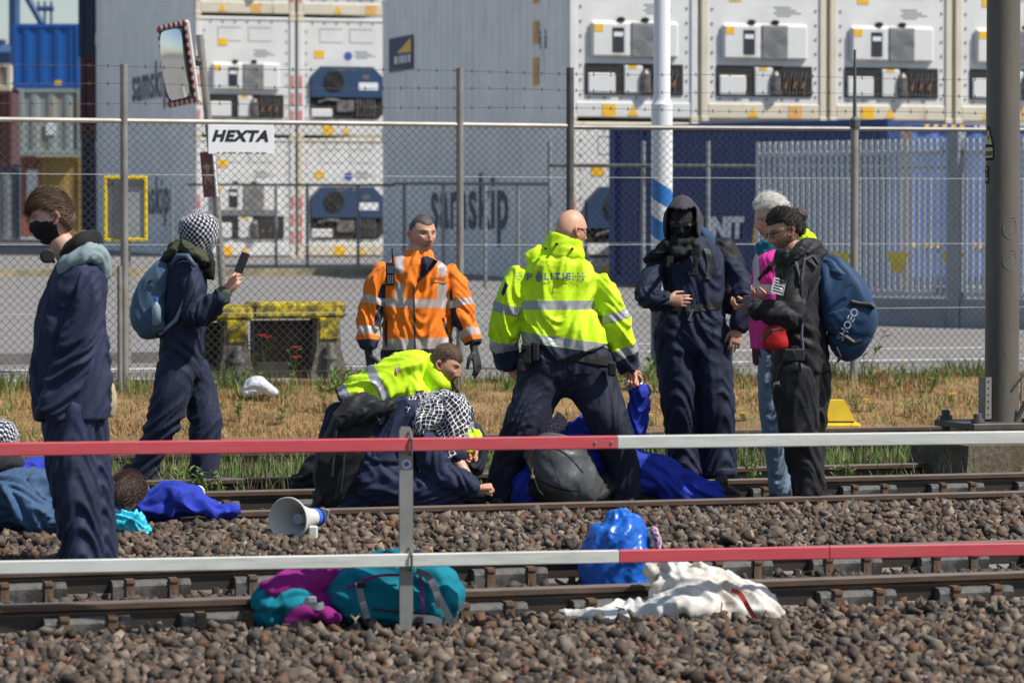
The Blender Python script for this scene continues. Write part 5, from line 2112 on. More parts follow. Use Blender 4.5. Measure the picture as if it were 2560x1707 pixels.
# ---- walking person with chequered head scarf, phone and small backpack
M_kef_dot = keffiyeh_mat('dotted_keffiyeh', False, (.62, .62, .68), (.012, .012, .018), .027, 1.2)
M_kef_net = keffiyeh_mat('netted_keffiyeh', True, (.010, .010, .013), (.72, .72, .76), .028, .15)
M_bluepack = cloth_mat('slate_blue_nylon', (.055, .105, .165), rough=.55, sheen=.05, spec=.4)
def walker():
    D = 23.0
    torso = C(D, [(462, 632, .10, .12, 0, .2), (463, 660, .135, .19, 0, .3), (464, 730, .140, .205, 0, .6), (458, 810, .14, .195, 0, .8), (452, 880, .145, .19, 0, .9), (455, 935, .15, .19, 0, .6)])
    arm = C(D, [(474, 664, 0.061, 0.061, -.15, .4), (482, 720, .085, .085, -.19, .5), (490, 785, .082, .08, -.22, 1.2), (522, 768, .078, .075, -.24, 1.0), (556, 742, .062, .06, -.27, .7)])
    arm2 = C(D, [(455, 669, 0.058, 0.058, .15, .4), (480, 740, .08, .08, .2, .6), (505, 790, .075, .075, .18, 1), (545, 755, .06, .06, .05, .7)])
    leg = C(D, [(440, 925, .135, .135, -.08, .6), (428, 985, .128, .13, -.1, .5), (408, 1055, .112, .115, -.1, 1.1), (378, 1130, .100, .10, -.08, .7), (352, 1200, .092, .095, -.06, 1.0)])
    leg2 = C(D, [(480, 925, .12, .13, .08, .6), (500, 985, .115, .12, .08, .5), (513, 1055, .108, .11, .06, 1.1), (513, 1130, .100, .10, .04, .7), (512, 1212, .095, .095, .04, 1.0)])
    fr = head_frame(P(497, 580, D), (.85, .48, -.15), scale=1.02)
    hg = head_geo(fr, M_skinA)
    hnd = hand_geo((.60, .37, .28), P(566, 733, D - .27), P(600, 680, D - .29) - P(566, 733, D - .27), (.55, .25, .6), 1.05, (.25, .45, .5), (.5, .5), side=1)
    e = person('person in navy coverall and chequered head scarf walking with a raised phone', P(440, 1220, D), M_skinA, [torso, arm, leg, leg2], hg, [hnd], neck=[(P(478, 600, D), .06), (P(468, 650, D), .07)])
    soft('coverall', [torso, arm2, leg, leg2], M_navy2, e, amp=.010, seed=12, freq=8.5, drape=.45)
    soft('sleeve', [arm], M_navy2, e, amp=.012, seed=14, freq=10, drape=.5)
    wrap = [C(D, [(495, 532, .05, .05), (496, 550, .125, .13), (497, 580, .135, .145), (495, 606, .118, .13), (492, 628, .09, .11)], n=24)]
    soft('head_scarf', wrap, M_kef_dot, e, voxel=.008, amp=.006, seed=5, freq=9)
    tail = [C(D, [(455, 622, .05, .07, -.08), (430, 640, .045, .06, -.08), (408, 665, .04, .05, -.05)]), C(D, [(505, 625, .05, .09), (520, 655, .05, .06, -.05), (524, 690, .03, .03, -.06)]),
            C(D, [(525, 690, .012, .012, -.06), (534, 700, .008, .008, -.06)])]
    soft('scarf_tail', tail, M_blackc, e, voxel=.008, amp=.012, seed=8, freq=14)
    col_ = [C(D, [(425, 640, .05, .05, -.08), (450, 616, .05, .08, -.10), (490, 632, .045, .08, -.10), (516, 650, .04, .06, -.08)])]
    soft('olive_scarf', col_, cloth_mat('olive_cotton', (.055, .060, .032)), e, voxel=.008, amp=.012, seed=9, freq=16)
    cuff = [C(D, [(551, 748, .058, .056, -.27), (562, 728, .052, .05, -.27)])]
    soft('cuff', cuff, cloth_mat('olive_cuff', (.075, .090, .060)), e, voxel=.007, amp=.003)
    for h, t in ((P(512, 1224, D + .04), Vector((.25, .0, 0))), (P(348, 1215, D - .06), Vector((.24, -.02, -.0)))):
        h = Vector((h.x - .08, h.y, gz(h) + (.02 if h.x > -2 else .06)))
        shoe(e, h, h + t, M_boot, M_sole)
    # phone, in the hand but a thing of its own
    c = P(605, 657, D - .33)
    ax = (P(612, 640, D - .33) - P(592, 690, D - .33)).normalized(); sx_ = Vector((.75, .65, 0)); sx_ = (sx_ - ax * sx_.dot(ax)).normalized(); nn = ax.cross(sx_)
    q = MB(lambda p: c + sx_ * p[0] + ax * p[1] + nn * p[2]); q.bev((-.036, -.07, -.004), (.036, .07, .004), .003)
    ph_ = tag(q.build('phone', M_display), 'black phone held up by the walking person', 'phone')
    q = MB(lambda p: c + sx_ * p[0] + ax * p[1] + nn * p[2])
    for k in range(3):
        q.lathe((-.018, .052 - k * .018, .003), (0, 0, 1), [(0, .006), (.0035, .006)], 10)
    # small backpack
    bag = [C(D, [(424, 652, .04, .10, .0), (408, 680, .085, .14, .0, .3), (384, 730, .115, .155, 0, .4), (376, 790, .135, .16, 0, .4), (382, 826, .10, .14, 0, .3)], n=22, sup=2.6)]
    b = soft('backpack', bag, M_bluepack, None, voxel=.009, amp=.007, seed=4, freq=8)
    tag(b, 'slate blue backpack on the walking person in the head scarf', 'backpack')
    pk = [C(D, [(397, 772, .03, .05, -.13), (394, 800, .045, .05, -.14), (396, 822, .05, .05, -.13)])]
    soft('side_pocket', pk, M_bluepack, b, voxel=.009, amp=.005, seed=6)
    q = MB(); q.tube([P(430, 662, D - .13), P(446, 640, D - .20), P(468, 640, D - .20), P(486, 665, D - .24)], [.018, .02, .02, .016], 8)
    q.build('shoulder_strap', M_bluepack, b, smooth=True)
    q = MB(); q.tube([P(400, 835, D - .12), P(440, 800, D - .2), P(462, 752, D - .24)], [.012, .014, .014], 6)
    q.build('side_strap', mat('grey_webbing', (.22, .25, .29), .7), b)
    q = MB(); q.tube([P(362, 712, D - .12), P(380, 700, D - .16), P(392, 707, D - .16)], .006, 5); q.lathe(P(361, 722, D - .13), (0, 1, 0), [(0, .016), (.006, .016), (.006, .010)], 10)
    q.build('buckle', M_blacks, b)
    bt, bb_ = P(390, 748, D - .19), P(392, 812, D - .19)
    q = MB(); q.lathe(bb_, bt - bb_, [(0, .030), (.10, .031), (.125, .026), (.14, .014), (.15, .013)], 14)
    mw, ntw, bw = new_mat('clear_plastic'); bw.inputs['Base Color'].default_value = (.55, .68, .78, 1); bw.inputs['Roughness'].default_value = .12; bw.inputs['Transmission Weight'].default_value = .6
    bo = q.build('water_bottle', mw, smooth=True)
    tag(bo, 'clear plastic water bottle in the side pocket of the slate blue backpack', 'bottle')
    q = MB(); q.lathe(bt + Vector((0, 0, -.012)), UP, [(0, .0155), (.022, .0155)], 12)
    q.build('cap', mat('blue_cap', (.02, .14, .55), .4), bo)
walker()

# ---- worker in orange
def worker():
    D = 22.6
    M_or = cloth_mat('orange_high_visibility', (.86, .20, .010), (('navy', (.020, .022, .045), .8, 0), ('retro', (.50, .42, .40), .45, .15)), rough=.7, var=.08, sheen=.1)
    torso = C(D, [(1050, 640, .10, .09, 0, .1), (1047, 660, .185, .12, 0, .2), (1045, 705, .215, .135, 0, .35), (1043, 770, .215, .14, 0, .45), (1043, 830, .225, .145, 0, .5), (1045, 900, .240, .15, 0, .35)], dome=(.6, .1), sup=2.4)
    la = C(D, [(962, 671, 0.061, 0.061, 0, .3), (943, 715, .076, .08, -.02, .5), (928, 775, .070, .075, -.04, 1.0), (921, 830, .066, .07, -.08, .8), (920, 872, .060, .062, -.1, .5)], dome=(.6, .1))
    ra = C(D, [(1124, 677, 0.061, 0.061, 0, .3), (1141, 720, .076, .08, 0, .5), (1154, 778, .072, .075, -.02, 1.0), (1169, 826, .066, .07, -.06, .8), (1181, 862, .060, .062, -.08, .5)], dome=(.6, .1))
    leg = C(D, [(1010, 900, .13, .13, 0, .4), (1008, 1000, .12, .12, 0, .5), (1008, 1090, .1, .1, -.02, .8), (1008, 1215, .1, .1, 0, .8)])
    leg2 = C(D, [(1085, 900, .13, .13, 0, .4), (1090, 1000, .12, .12, 0, .5), (1095, 1090, .1, .1, -.02, .8), (1098, 1215, .1, .1, 0, .8)])
    fr = head_frame(P(1056, 587, D), (.50, -.86, -.06), scale=1.06)
    hg = head_geo(fr, (.55, .33, .24), brow=(.06, .045, .035), stubble=.35, look=(.35, .9, 0), jaw=1.35, wide=1.03)
    g1 = hand_chains(P(922, 885, D - .1), P(930, 935, D - .12) - P(922, 885, D - .1), (.5, .3, 0), 1.12, (.15, .3, .3), (.35, .35), side=1, grow=.0012)
    g2 = hand_chains(P(1186, 876, D - .08), P(1196, 925, D - .1) - P(1186, 876, D - .08), (-.5, .3, 0), 1.12, (.12, .3, .3), (.35, .35), side=-1, grow=.0012)
    e = person('rail worker in orange high visibility jacket and black gloves, looking aside', P(1050, 1225, D), (.55, .33, .24), [torso, la, ra, leg, leg2], hg, neck=[(P(1046, 615, D), .068), (P(1046, 655, D), .072)])
    tr = soft('trousers', [leg, leg2], M_trou, e, amp=.008, seed=3)
    T0 = torso.t[-1]
    def zones(V, loc, Nn):
        ci, t, ang = loc['ci'], loc['t'], loc['ang']
        tz = T0
        navy = np.where(ci == 0, t - (tz - .075), -1)
        navy = np.maximum(navy, np.where(ci > 0, t - (loc['t'] * 0 + la.t[-1] - .055), -1))
        inner = np.where(ci == 1, np.cos(ang) - .45, np.where(ci == 2, -np.cos(ang) - .45, -1))
        inner = np.where((t > .10) & (t < .44) & (ci > 0), inner, -1)
        navy = np.maximum(navy, inner * .1)
        ret = np.where(ci == 0, band(t, [(tz - .145, tz - .075), (tz - .40, tz - .345)]), band(t, [(.20, .25), (.41, .46)]))
        x = V[:, 0]
        for uu in (1000, 1106):
            xc = P(uu, 720, D).x
            ret = np.maximum(ret, np.where((ci == 0) & (t < tz - .345) & (Nn[:, 1] < .3), .030 - np.abs(x - xc), -1))
        return dict(navy=navy, retro=ret)
    jk = soft('jacket', [torso, la, ra], M_or, e, voxel=.009, amp=.016, seed=21, freq=8.5, drape=.6, zones=zones)
    col_ = [Chain([(P(1050, 664, D), .110, .095), (P(1048, 644, D), .092, .082), (P(1045, 627, D + .02), .083, .074)], n=20, dome=(.3, .15))]
    soft('collar', col_, cloth_mat('orange_collar', (.86, .20, .010), rough=.7, var=.08), jk, voxel=.008, amp=.004, seed=4)
    # dark open front, chest pockets, badge
    q = [(-.5, -.5, 0), (.5, -.5, 0), (.5, .5, 0), (-.5, .5, 0)]
    def patch(name, corners, m, sub=4):
        pts = [P(u, v, D - .3) for u, v in corners]
        return decal(name, [tuple(p) for p in pts], [tuple(range(len(pts)))], lambda v: Vector(v), jk, m, jk, off=.006, subdiv=sub)
    patch('open_front', [(1051, 645), (1064, 640), (1094, 652), (1083, 668), (1062, 688), (1050, 700), (1041, 708), (1050, 680)], M_trou)
    M_orp = cloth_mat('orange_pocket', (.80, .17, .008), rough=.7)
    for cs in ([(973, 684), (1006, 686), (1006, 708), (974, 706)], [(1079, 688), (1116, 690), (1117, 710), (1080, 706)]):
        patch('pocket_flap', cs, M_orp)
    patch('badge', [(1081, 689), (1115, 690), (1116, 709), (1081, 706)], cloth_mat('badge_cloth', (.84, .26, .05)))
    V, F = text_mesh('ProRail', .030, 0, .001, 1.05)
    decal('badge_lettering', V, F, lambda p: P(1098, 697, D - .3) + Vector((p[0] * .72, 0, p[1])), jk, mat('brown_ink', (.30, .10, .04), .7), jk, off=.010)
    M_zip = mat('dark_zip', (.02, .02, .03), .6)
    for a, b_ in (((963, 800), (962, 868)), ((1106, 796), (1132, 866))):
        um, vm_ = (a[0] + b_[0]) / 2 - 4, (a[1] + b_[1]) / 2
        patch('pocket_zip', [(a[0] - 2, a[1]), (a[0] + 2, a[1]), (um + 3, vm_), (b_[0] + 2, b_[1]), (b_[0] - 2, b_[1]), (um - 2, vm_)], M_zip, 3)
    patch('front_seam', [(1031, 715), (1034, 712), (1037, 800), (1038, 900), (1035, 900), (1032, 800)], M_zip, 5)
    hm = hair_mat('cropped_hair', (.035, .026, .022), (.16, .12, .10), .6)
    hair(fr, e, hm, lambda x, y, z: sstep(.0, .02, z - np.where(y > .03, .066 - .012 * np.cos(x * 40), np.where(y > -.01, .066 - (.03 - y) * 1.6, .002 - (-.01 - y) * .8))) - .02, .004, 4500, .008, (0, .5, .6), .5, 6, frizz=.3, width=.0011, wide=1.03)
    for k, ch in enumerate((g1, g2)):
        V, Q, _ = voxel_skin([c.mesh() for c in ch], .005, 2, .4)
        link_mesh('glove', mesh_fast('glove', V, Q), M_glove, e, smooth=True)
    # radio clipped on the chest
    c = P(976, 685, D - .15)
    q = MB(lambda p: c + Vector((p[0], p[1], p[2]))); q.bev((-.029, -.02, -.075), (.029, .02, .075), .008)
    ra_ = q.build('radio', M_blacks)
    tag(ra_, 'black handheld radio clipped to the orange jacket', 'radio')
    q = MB(lambda p: c + Vector((p[0], p[1], p[2]))); q.tube([(.018, 0, .07), (.014, 0, .12), (.010, 0, .165)], [.008, .006, .004], 8)
    q.build('antenna', M_blacks, ra_)
    q = MB(lambda p: c + Vector((p[0], p[1], p[2]))); q.box((-.021, -.0225, .005), (.021, -.0195, .055))
    q.build('screen', mat('radio_screen', (.05, .08, .14), .2), ra_)
    for i in range(12):
        q = MB(lambda p: c + Vector((p[0], p[1], p[2])))
        x, z = -.018 + (i % 3) * .014, -.010 - (i // 3) * .014
        q.box((x, -.0235, z - .008), (x + .009, -.0195, z))
        q.build('key', M_grey_ink, ra_)
    for u in (1008, 1098):
        h0 = P(u, 1215, D); h0.z = gz(h0) + .01
        shoe(e, h0, h0 + Vector((.05, -.25, 0)), M_boot, M_sole)
worker()

# ---- police officer seen from behind
M_hivis = cloth_mat('yellow_high_visibility', (.58, .86, .010), (('retro', (.34, .35, .36), .4, .2), ('navy', (.020, .028, .055), .75, 0)), rough=.6, var=.06, sheen=.1)
M_refl = cloth_mat('retro_tape', RETRO, rough=.45)
def officer():
    D = 21.2
    torso = C(D, [(1405, 636, .10, .10, 0, .1), (1403, 662, .20, .14, 0, .2), (1398, 720, .228, .155, 0, .15), (1394, 790, .228, .16, 0, .6), (1406, 850, .255, .17, -.02, .9), (1418, 890, .265, .17, -.02, .5)], dome=(.6, .1), sup=2.3)
    la = C(D, [(1303, 681, 0.065, 0.065, 0, .3), (1282, 735, .086, .09, .0, .5), (1266, 805, .086, .09, .02, 1.1), (1262, 860, .080, .085, .05, .9), (1272, 920, .068, .07, .10, .5)], dome=(.6, .1))
    ra = C(D, [(1502, 699, 0.065, 0.065, 0, .3), (1522, 755, .084, .09, .0, .5), (1540, 820, .084, .09, .02, 1.1), (1557, 875, .078, .082, .04, .9), (1576, 925, .064, .066, .08, .5)], dome=(.6, .1))
    leg = C(D, [(1365, 905, .18, .17, 0, .3), (1345, 975, .150, .155, -.02, .4), (1308, 1065, .118, .125, -.10, 1.0), (1275, 1150, .105, .11, -.02, .7), (1252, 1240, .098, .10, .0, .9)])
    leg2 = C(D, [(1465, 905, .18, .17, 0, .3), (1488, 975, .150, .155, -.02, .4), (1528, 1065, .120, .125, -.10, 1.0), (1552, 1150, .110, .11, -.02, .7), (1566, 1240, .100, .10, .0, .9)])
    fr = head_frame(P(1428, 577, D), (.80, .52, -.14), scale=1.06)
    tone = (.60, .36, .25)
    hg = head_geo(fr, tone, brow=(.10, .07, .05), stubble=.25, wide=1.03)
    h1 = hand_geo(tone, P(1277, 928, D + .1), P(1300, 955, D + .08) - P(1277, 928, D + .1), (.7, .3, .6), 1.05, (1.0, 1.1, .8), (.8, .8), side=1)
    h2 = hand_geo(tone, P(1576, 930, D + .06), P(1584, 965, D + .04) - P(1576, 930, D + .06), (-.4, -.8, .2), 1.0, (1.0, 1.1, .7), (.8, .6), side=-1)
    e = person('bald officer in bright yellow police jacket standing astride the detained person', P(1410, 1255, D), tone, [torso, la, ra, leg, leg2], hg, [h1, h2], neck=[(P(1418, 605, D), .066), (P(1410, 650, D), .072)])
    tr = soft('trousers', [leg, leg2, C(D, [(1400, 880, .20, .16, 0, .3), (1418, 930, .23, .165, 0, .5), (1418, 965, .17, .13, 0, .6)])], M_trou, e, amp=.009, seed=31, freq=7.5, drape=.5)
    T0 = torso.t[-1]
    def zones(V, loc, Nn):
        ci, t = loc['ci'], loc['t']
        # bands hang level on the jacket, the lower one dips to the right
        z, x = V[:, 2], V[:, 0]
        x0, x1 = P(1290, 755, D).x, P(1490, 755, D).x
        zt = P(1400, 762, D).z
        za, zb = P(1300, 838, D).z, P(1537, 872, D).z
        zl = za + (zb - za) * (x - x0) / (P(1537, 870, D).x - x0) 
        ret = np.where(ci == 0, np.maximum(.028 - np.abs(z - zt), .028 - np.abs(z - zl)), -1)
        ret = np.where(ci > 0, band(t, [(.205, .26), (.43, .485)]), ret)
        navy = np.where(ci == 0, zl - .030 - z, t - .485)
        return dict(retro=ret, navy=navy)
    jk = soft('jacket', [torso, la, ra], M_hivis, e, voxel=.009, amp=.017, seed=33, freq=7.5, drape=.45, zones=zones)
    col_ = [Chain([(P(1408, 640, D), .135, .12), (P(1410, 612, D), .118, .105), (P(1416, 590, D), .105, .095)], n=22, dome=(.3, .1)), C(D, [(1322, 646, .04, .05, 0), (1345, 634, .045, .05, 0), (1372, 626, .045, .05, .05)])]
    co_ = soft('collar', col_, cloth_mat('yellow_collar', (.58, .86, .010), rough=.6, var=.06), jk, voxel=.009, amp=.006, seed=6)
    for u, v in ((1392, 610), (1431, 622), (1364, 622)):
        q = MB(); q.lathe(P(u, v, D - .125), (0, 1, 0), [(0, .006), (0, .0085), (.03, .0085)], 10)
        q.build('snap_button', M_specs, co_)
    M_pol = mat('printed_grey_blue', (.13, .20, .28), .5, var=.08)
    V, F = text_mesh('P', .058, 0, .0028, 1.0)
    decal('lettering', V, F, lambda p: P(1322, 694, D - .3) + Vector((p[0], 0, p[1])), jk, M_pol, jk, off=.014, subdiv=2)
    V, F = text_mesh('LITIE', .058, 0, .0028, 1.32)
    decal('lettering', V, F, lambda p: P(1394, 693, D - .3) + Vector((p[0] * 1.02, 0, p[1])), jk, M_pol, jk, off=.014, subdiv=2)
    # emblem between the letters: a flame over a round base
    fl = [(0, -.045), (.022, -.03), (.026, -.008), (.010, .004), (.016, .022), (.002, .052), (.004, .024), (-.012, .030), (-.006, .010), (-.024, .004), (-.026, -.02), (-.014, -.040)]
    decal('emblem', [(a * .72, b_ * .92, 0) for a, b_ in fl], [tuple(range(len(fl)))], lambda p: P(1347, 690, D - .3) + Vector((p[0], 0, p[1])), jk, M_pol, jk, off=.014, subdiv=1)
    for u0, n_ in ((1296, 2), (1432, 6)):
        Vd, Fd = [], []
        for i in range(n_):
            for j in range(3):
                if (i + j) % 2 == 0 or j == 1:
                    k = len(Vd); x, z = i * .0145, (j - 1) * .018
                    Vd += [(x, z, 0), (x + .009, z, 0), (x + .009, z + .009, 0), (x, z + .009, 0)]; Fd.append((k, k + 1, k + 2, k + 3))
        decal('print_dots', Vd, Fd, lambda p: P(u0, 694, D - .3) + Vector((p[0], 0, p[1])), jk, M_pol, jk, off=.014)
    pts = [P(u, v, D - .3) for u, v in ((1252, 735), (1263, 706), (1271, 715), (1258, 742))]
    decal('sleeve_badge', [tuple(p) for p in pts], [(0, 1, 2, 3)], lambda v: Vector(v), jk, M_navy, jk, off=.006, subdiv=3)
    pts = [P(u, v, D - .3) for u, v in ((1422, 905), (1490, 922), (1478, 936), (1434, 937), (1420, 920))]
    decal('pocket_flap', [tuple(p) for p in pts], [(0, 1, 2, 3, 4)], lambda v: Vector(v), tr, cloth_mat('pocket_flap_navy', (.018, .022, .036)), tr, off=.008, subdiv=4)
    glasses(fr, e)
    bl = strip_decal('belt', [(1302, 880), (1350, 884), (1420, 893), (1500, 906), (1535, 912)], .05, tr, M_blacks, e, D, off=.014)
    for (u, v, w, h) in ((1316, 884, .032, .065), (1338, 878, .024, .062), (1303, 912, .024, .045), (1530, 922, .026, .045)):
        c = P(u, v, D - .19)
        q = MB(lambda p: c + Vector(p)); q.bev((-w, -.03, -h), (w, .04, h), .012)
        q.build('pouch', M_blacks, bl)
    for u in (1248, 1568):
        h0 = P(u, 1255, D); h0.z = gz(h0) + .01
        shoe(e, h0 + Vector((0, -.10, 0)), h0 + Vector((-.05 if u < 1400 else .05, .18, 0)), M_boot, M_sole)
officer()

# ---- hooded person facing the camera
def hooded():
    D = 22.6
    torso = C(D, [(1712, 628, .09, .09, 0, .2), (1726, 640, .190, .13, 0, .3), (1738, 700, .210, .15, 0, .5), (1738, 760, .200, .15, 0, .8), (1732, 815, .225, .16, 0, 1.0), (1733, 870, .225, .16, 0, .6)], sup=2.3)
    la = C(D, [(1650, 661, 0.068, 0.065, 0, .4), (1628, 700, .080, .08, -.06, .6), (1620, 738, .076, .075, -.12, 1.2), (1642, 752, .068, .068, -.20, .9), (1668, 752, .062, .06, -.23, .7)])
    ra = C(D, [(1822, 661, 0.068, 0.065, 0, .4), (1848, 700, .08, .08, -.02, .6), (1860, 752, .074, .074, -.06, 1.1), (1854, 800, .072, .072, -.10, .7), (1847, 818, .066, .066, -.11, .5)])
    leg = C(D, [(1690, 835, .150, .15, 0, .6), (1694, 920, .138, .14, -.02, .4), (1702, 1010, .125, .125, -.03, .8), (1710, 1100, .118, .118, 0, .6), (1716, 1185, .112, .115, 0, 1.1)])
    leg2 = C(D, [(1776, 835, .145, .15, 0, .6), (1782, 920, .130, .135, -.02, .4), (1790, 1010, .118, .12, -.03, .8), (1795, 1100, .113, .115, 0, .6), (1798, 1185, .110, .115, 0, 1.1)])
    fr = head_frame(P(1706, 560, D - .02), (-.15, -.95, -.22), scale=1.0)
    tone = (.55, .36, .28)
    hg = head_geo(fr, tone)
    h1 = hand_geo(tone, P(1668, 752, D - .24), P(1718, 752, D - .26) - P(1668, 752, D - .24), (.1, 1, .0), 1.0, (.12, .25, .2), (.35, .3), side=1)
    h2 = hand_geo(tone, P(1845, 822, D - .11), P(1836, 870, D - .13) - P(1845, 822, D - .11), (-.3, 1, 0), 1.0, (.12, .25, .25), (.35, .35), side=-1)
    e = person('hooded person in dark navy coverall with covered face, hand on belly', P(1745, 1200, D), tone, [torso, la, ra, leg, leg2], hg, [h1, h2], neck=[(P(1708, 600, D), .06), (P(1715, 645, D), .07)])
    soft('coverall', [torso, leg, leg2], M_navy2, e, amp=.010, seed=41, freq=7.5, drape=.6)
    for k, a_ in enumerate((la, ra)):
        soft('sleeve', [a_], M_navy2, e, amp=.012, seed=43 + k, freq=9, drape=.5)
    for u, v in ((1716, 1172), (1798, 1170)):
        cf = [C(D, [(u, v, .120, .122), (u + 1, v + 16, .118, .12)], dome=(.1, .1))]
        soft('turned_cuff', cf, M_navy2, e, voxel=.010, amp=.004, seed=u)
    cv = [c for c in e.children if c.name.startswith('coverall')][0]
    strip_decal('waist_seam', [(1650, 800), (1690, 806), (1740, 806), (1800, 800), (1815, 798)], .006, cv, M_trou, cv, D, off=.006)
    for pts in ([(1688, 812), (1668, 850), (1650, 880)], [(1780, 812), (1800, 845), (1818, 875)]):
        strip_decal('pocket_seam', pts, .010, cv, M_trou, cv, D, off=.006)
    # hood: a hollow shell open to the front
    d = ICO5.copy()
    opn = (d[:, 1] > .30) & (np.abs(d[:, 0]) < .80) & (d[:, 2] < .62) & (d[:, 2] > -1.2)
    S = d * np.array([.128, .150, .178])
    S[:, 0] *= 1 - .25 * np.clip(d[:, 2], 0, 1) ** 2
    S[:, 2] += np.where(d[:, 2] > 0, .0, -.02)
    S += (pnoise(S * 14 + 3) * .012)[:, None] * d
    S[:, 1] += .02 * sstep(.3, .9, d[:, 1])
    S += np.array([0, -.01, .010])
    keep = ~(opn[ICO5F].any(1))
    inner = S - d * .012
    Vh = np.vstack([S, inner]); n0 = len(S)
    Fk = [tuple(f) for f in ICO5F[keep]] + [tuple(f[::-1] + n0) for f in ICO5F[keep]]
    cnt = {}
    for f in ICO5F[keep]:
        for a, b_ in ((f[0], f[1]), (f[1], f[2]), (f[2], f[0])):
            cnt[(a, b_)] = 1
    for (a, b_) in list(cnt):
        if (b_, a) not in cnt:
            Fk.append((b_, a, a + n0, b_ + n0))
    me = mesh_np('hood', to_world(Vh, fr), Fk)
    link_mesh('hood', me, cloth_mat('plum_grey_jersey', (.060, .050, .062), rough=.9), e, smooth=True)
    # black face covering and scarf
    H = head_shape()
    x, y, z = H.T
    pl = ((z < .004) | (z > .030)) & (y > -.05)
    Hm = H + vnormals(H, ICO5F) * .010
    keep = pl[ICO5F].all(1)
    used = np.unique(ICO5F[keep]); mp_ = np.full(len(H), -1); mp_[used] = np.arange(len(used))
    link_mesh('face_cover', mesh_np('face_cover', to_world(Hm, fr)[used], mp_[ICO5F[keep]]), M_blackc, e, smooth=True)
    q = MB(lambda p: Vector(to_world(np.array([tuple(p)]), fr)[0])); q.bev((-.066, .070, -.010), (.066, .104, .026), .012)
    q.build('dark_goggles', M_specs, e)
    sc = [C(D, [(1684, 602, .036, .05, -.06), (1706, 612, .04, .045, -.08), (1732, 602, .036, .05, -.06)]), C(D, [(1686, 628, .04, .03, -.10), (1706, 634, .04, .03, -.12), (1726, 628, .04, .03, -.10)]),
          C(D, [(1668, 612, .045, .05, -.06), (1640, 635, .04, .04, -.05), (1612, 652, .025, .03, -.04)]), C(D, [(1742, 610, .030, .02, -.16), (1741, 650, .026, .014, -.17), (1732, 690, .024, .012, -.175)])]
    sc.append(C(D, [(1658, 642, .04, .06, -.02), (1690, 636, .05, .07, -.02), (1716, 640, .05, .07, -.02)]))
    soft('black_scarf', sc, M_blackc, e, voxel=.008, amp=.008, seed=44, freq=13)
    colr = [C(D, [(1750, 578, .04, .06, .0), (1768, 600, .05, .06, .0), (1760, 625, .05, .06, -.03)])]
    soft('inner_hood', colr, cloth_mat('denim_blue_jersey', (.030, .060, .115)), e, amp=.006, seed=45)
    # harness and belt
    M_strap = mat('black_webbing', (.016, .016, .018), .6, var=.2)
    cov_h = [c for c in e.children if c.name.startswith('coverall')][0]
    for pts in ([(1776, 622), (1784, 660), (1778, 700)], [(1676, 640), (1674, 690), (1682, 735)]):
        c_ = catmull([tuple(P(u, v, D - .5)) for u, v in pts], 6)
        Vs = [(p[0] + q_ * .02, p[1], p[2]) for p in c_ for q_ in (-1, 0, 1)]
        decal('harness_strap', Vs, [(i * 3 + k, i * 3 + k + 1, i * 3 + k + 4, i * 3 + k + 3) for i in range(len(c_) - 1) for k in (0, 1)], lambda v: Vector(v), cov_h, M_strap, e, off=.012)
    strip_decal('belt', [(1664, 768), (1700, 772), (1745, 773), (1800, 768), (1814, 766)], .045, cov_h, M_strap, e, D, off=.008)
    for (a, b_) in (((1733, 772), (1722, 802)),):
        q = MB(); q.tube([P(a[0], a[1], D - .17), P(b_[0], b_[1], D - .175)], .012, 4); q.build('strap_end', mat('grey_strap', (.10, .10, .11), .7), e)
    for u in (1716, 1800):
        h0 = P(u, 1200, D); h0.z = gz(h0) + .01
        shoe(e, h0, h0 + Vector((.03, -.22, 0)), M_boot, M_sole)
    bag = [C(D, [(1800, 620, .09, .10, .16), (1822, 660, .10, .12, .18), (1830, 700, .09, .10, .16)]), C(D, [(1822, 705, .06, .08, .02), (1828, 745, .065, .08, .0), (1820, 775, .05, .06, .0)])]
    b = soft('backpack', bag, M_blacks, None, voxel=.009, amp=.012, seed=47, freq=13)
    tag(b, 'black crinkled backpack behind the hooded person', 'backpack')
    pb = [C(D, [(1634, 826, .018, .02, .02), (1636, 860, .02, .02, .02), (1638, 908, .014, .02, .02)])]
    soft('hanging_cord', pb, mat('grey_plastic_wrap', (.30, .32, .36), .4), e, voxel=.007, amp=.006, seed=3, freq=20)
hooded()

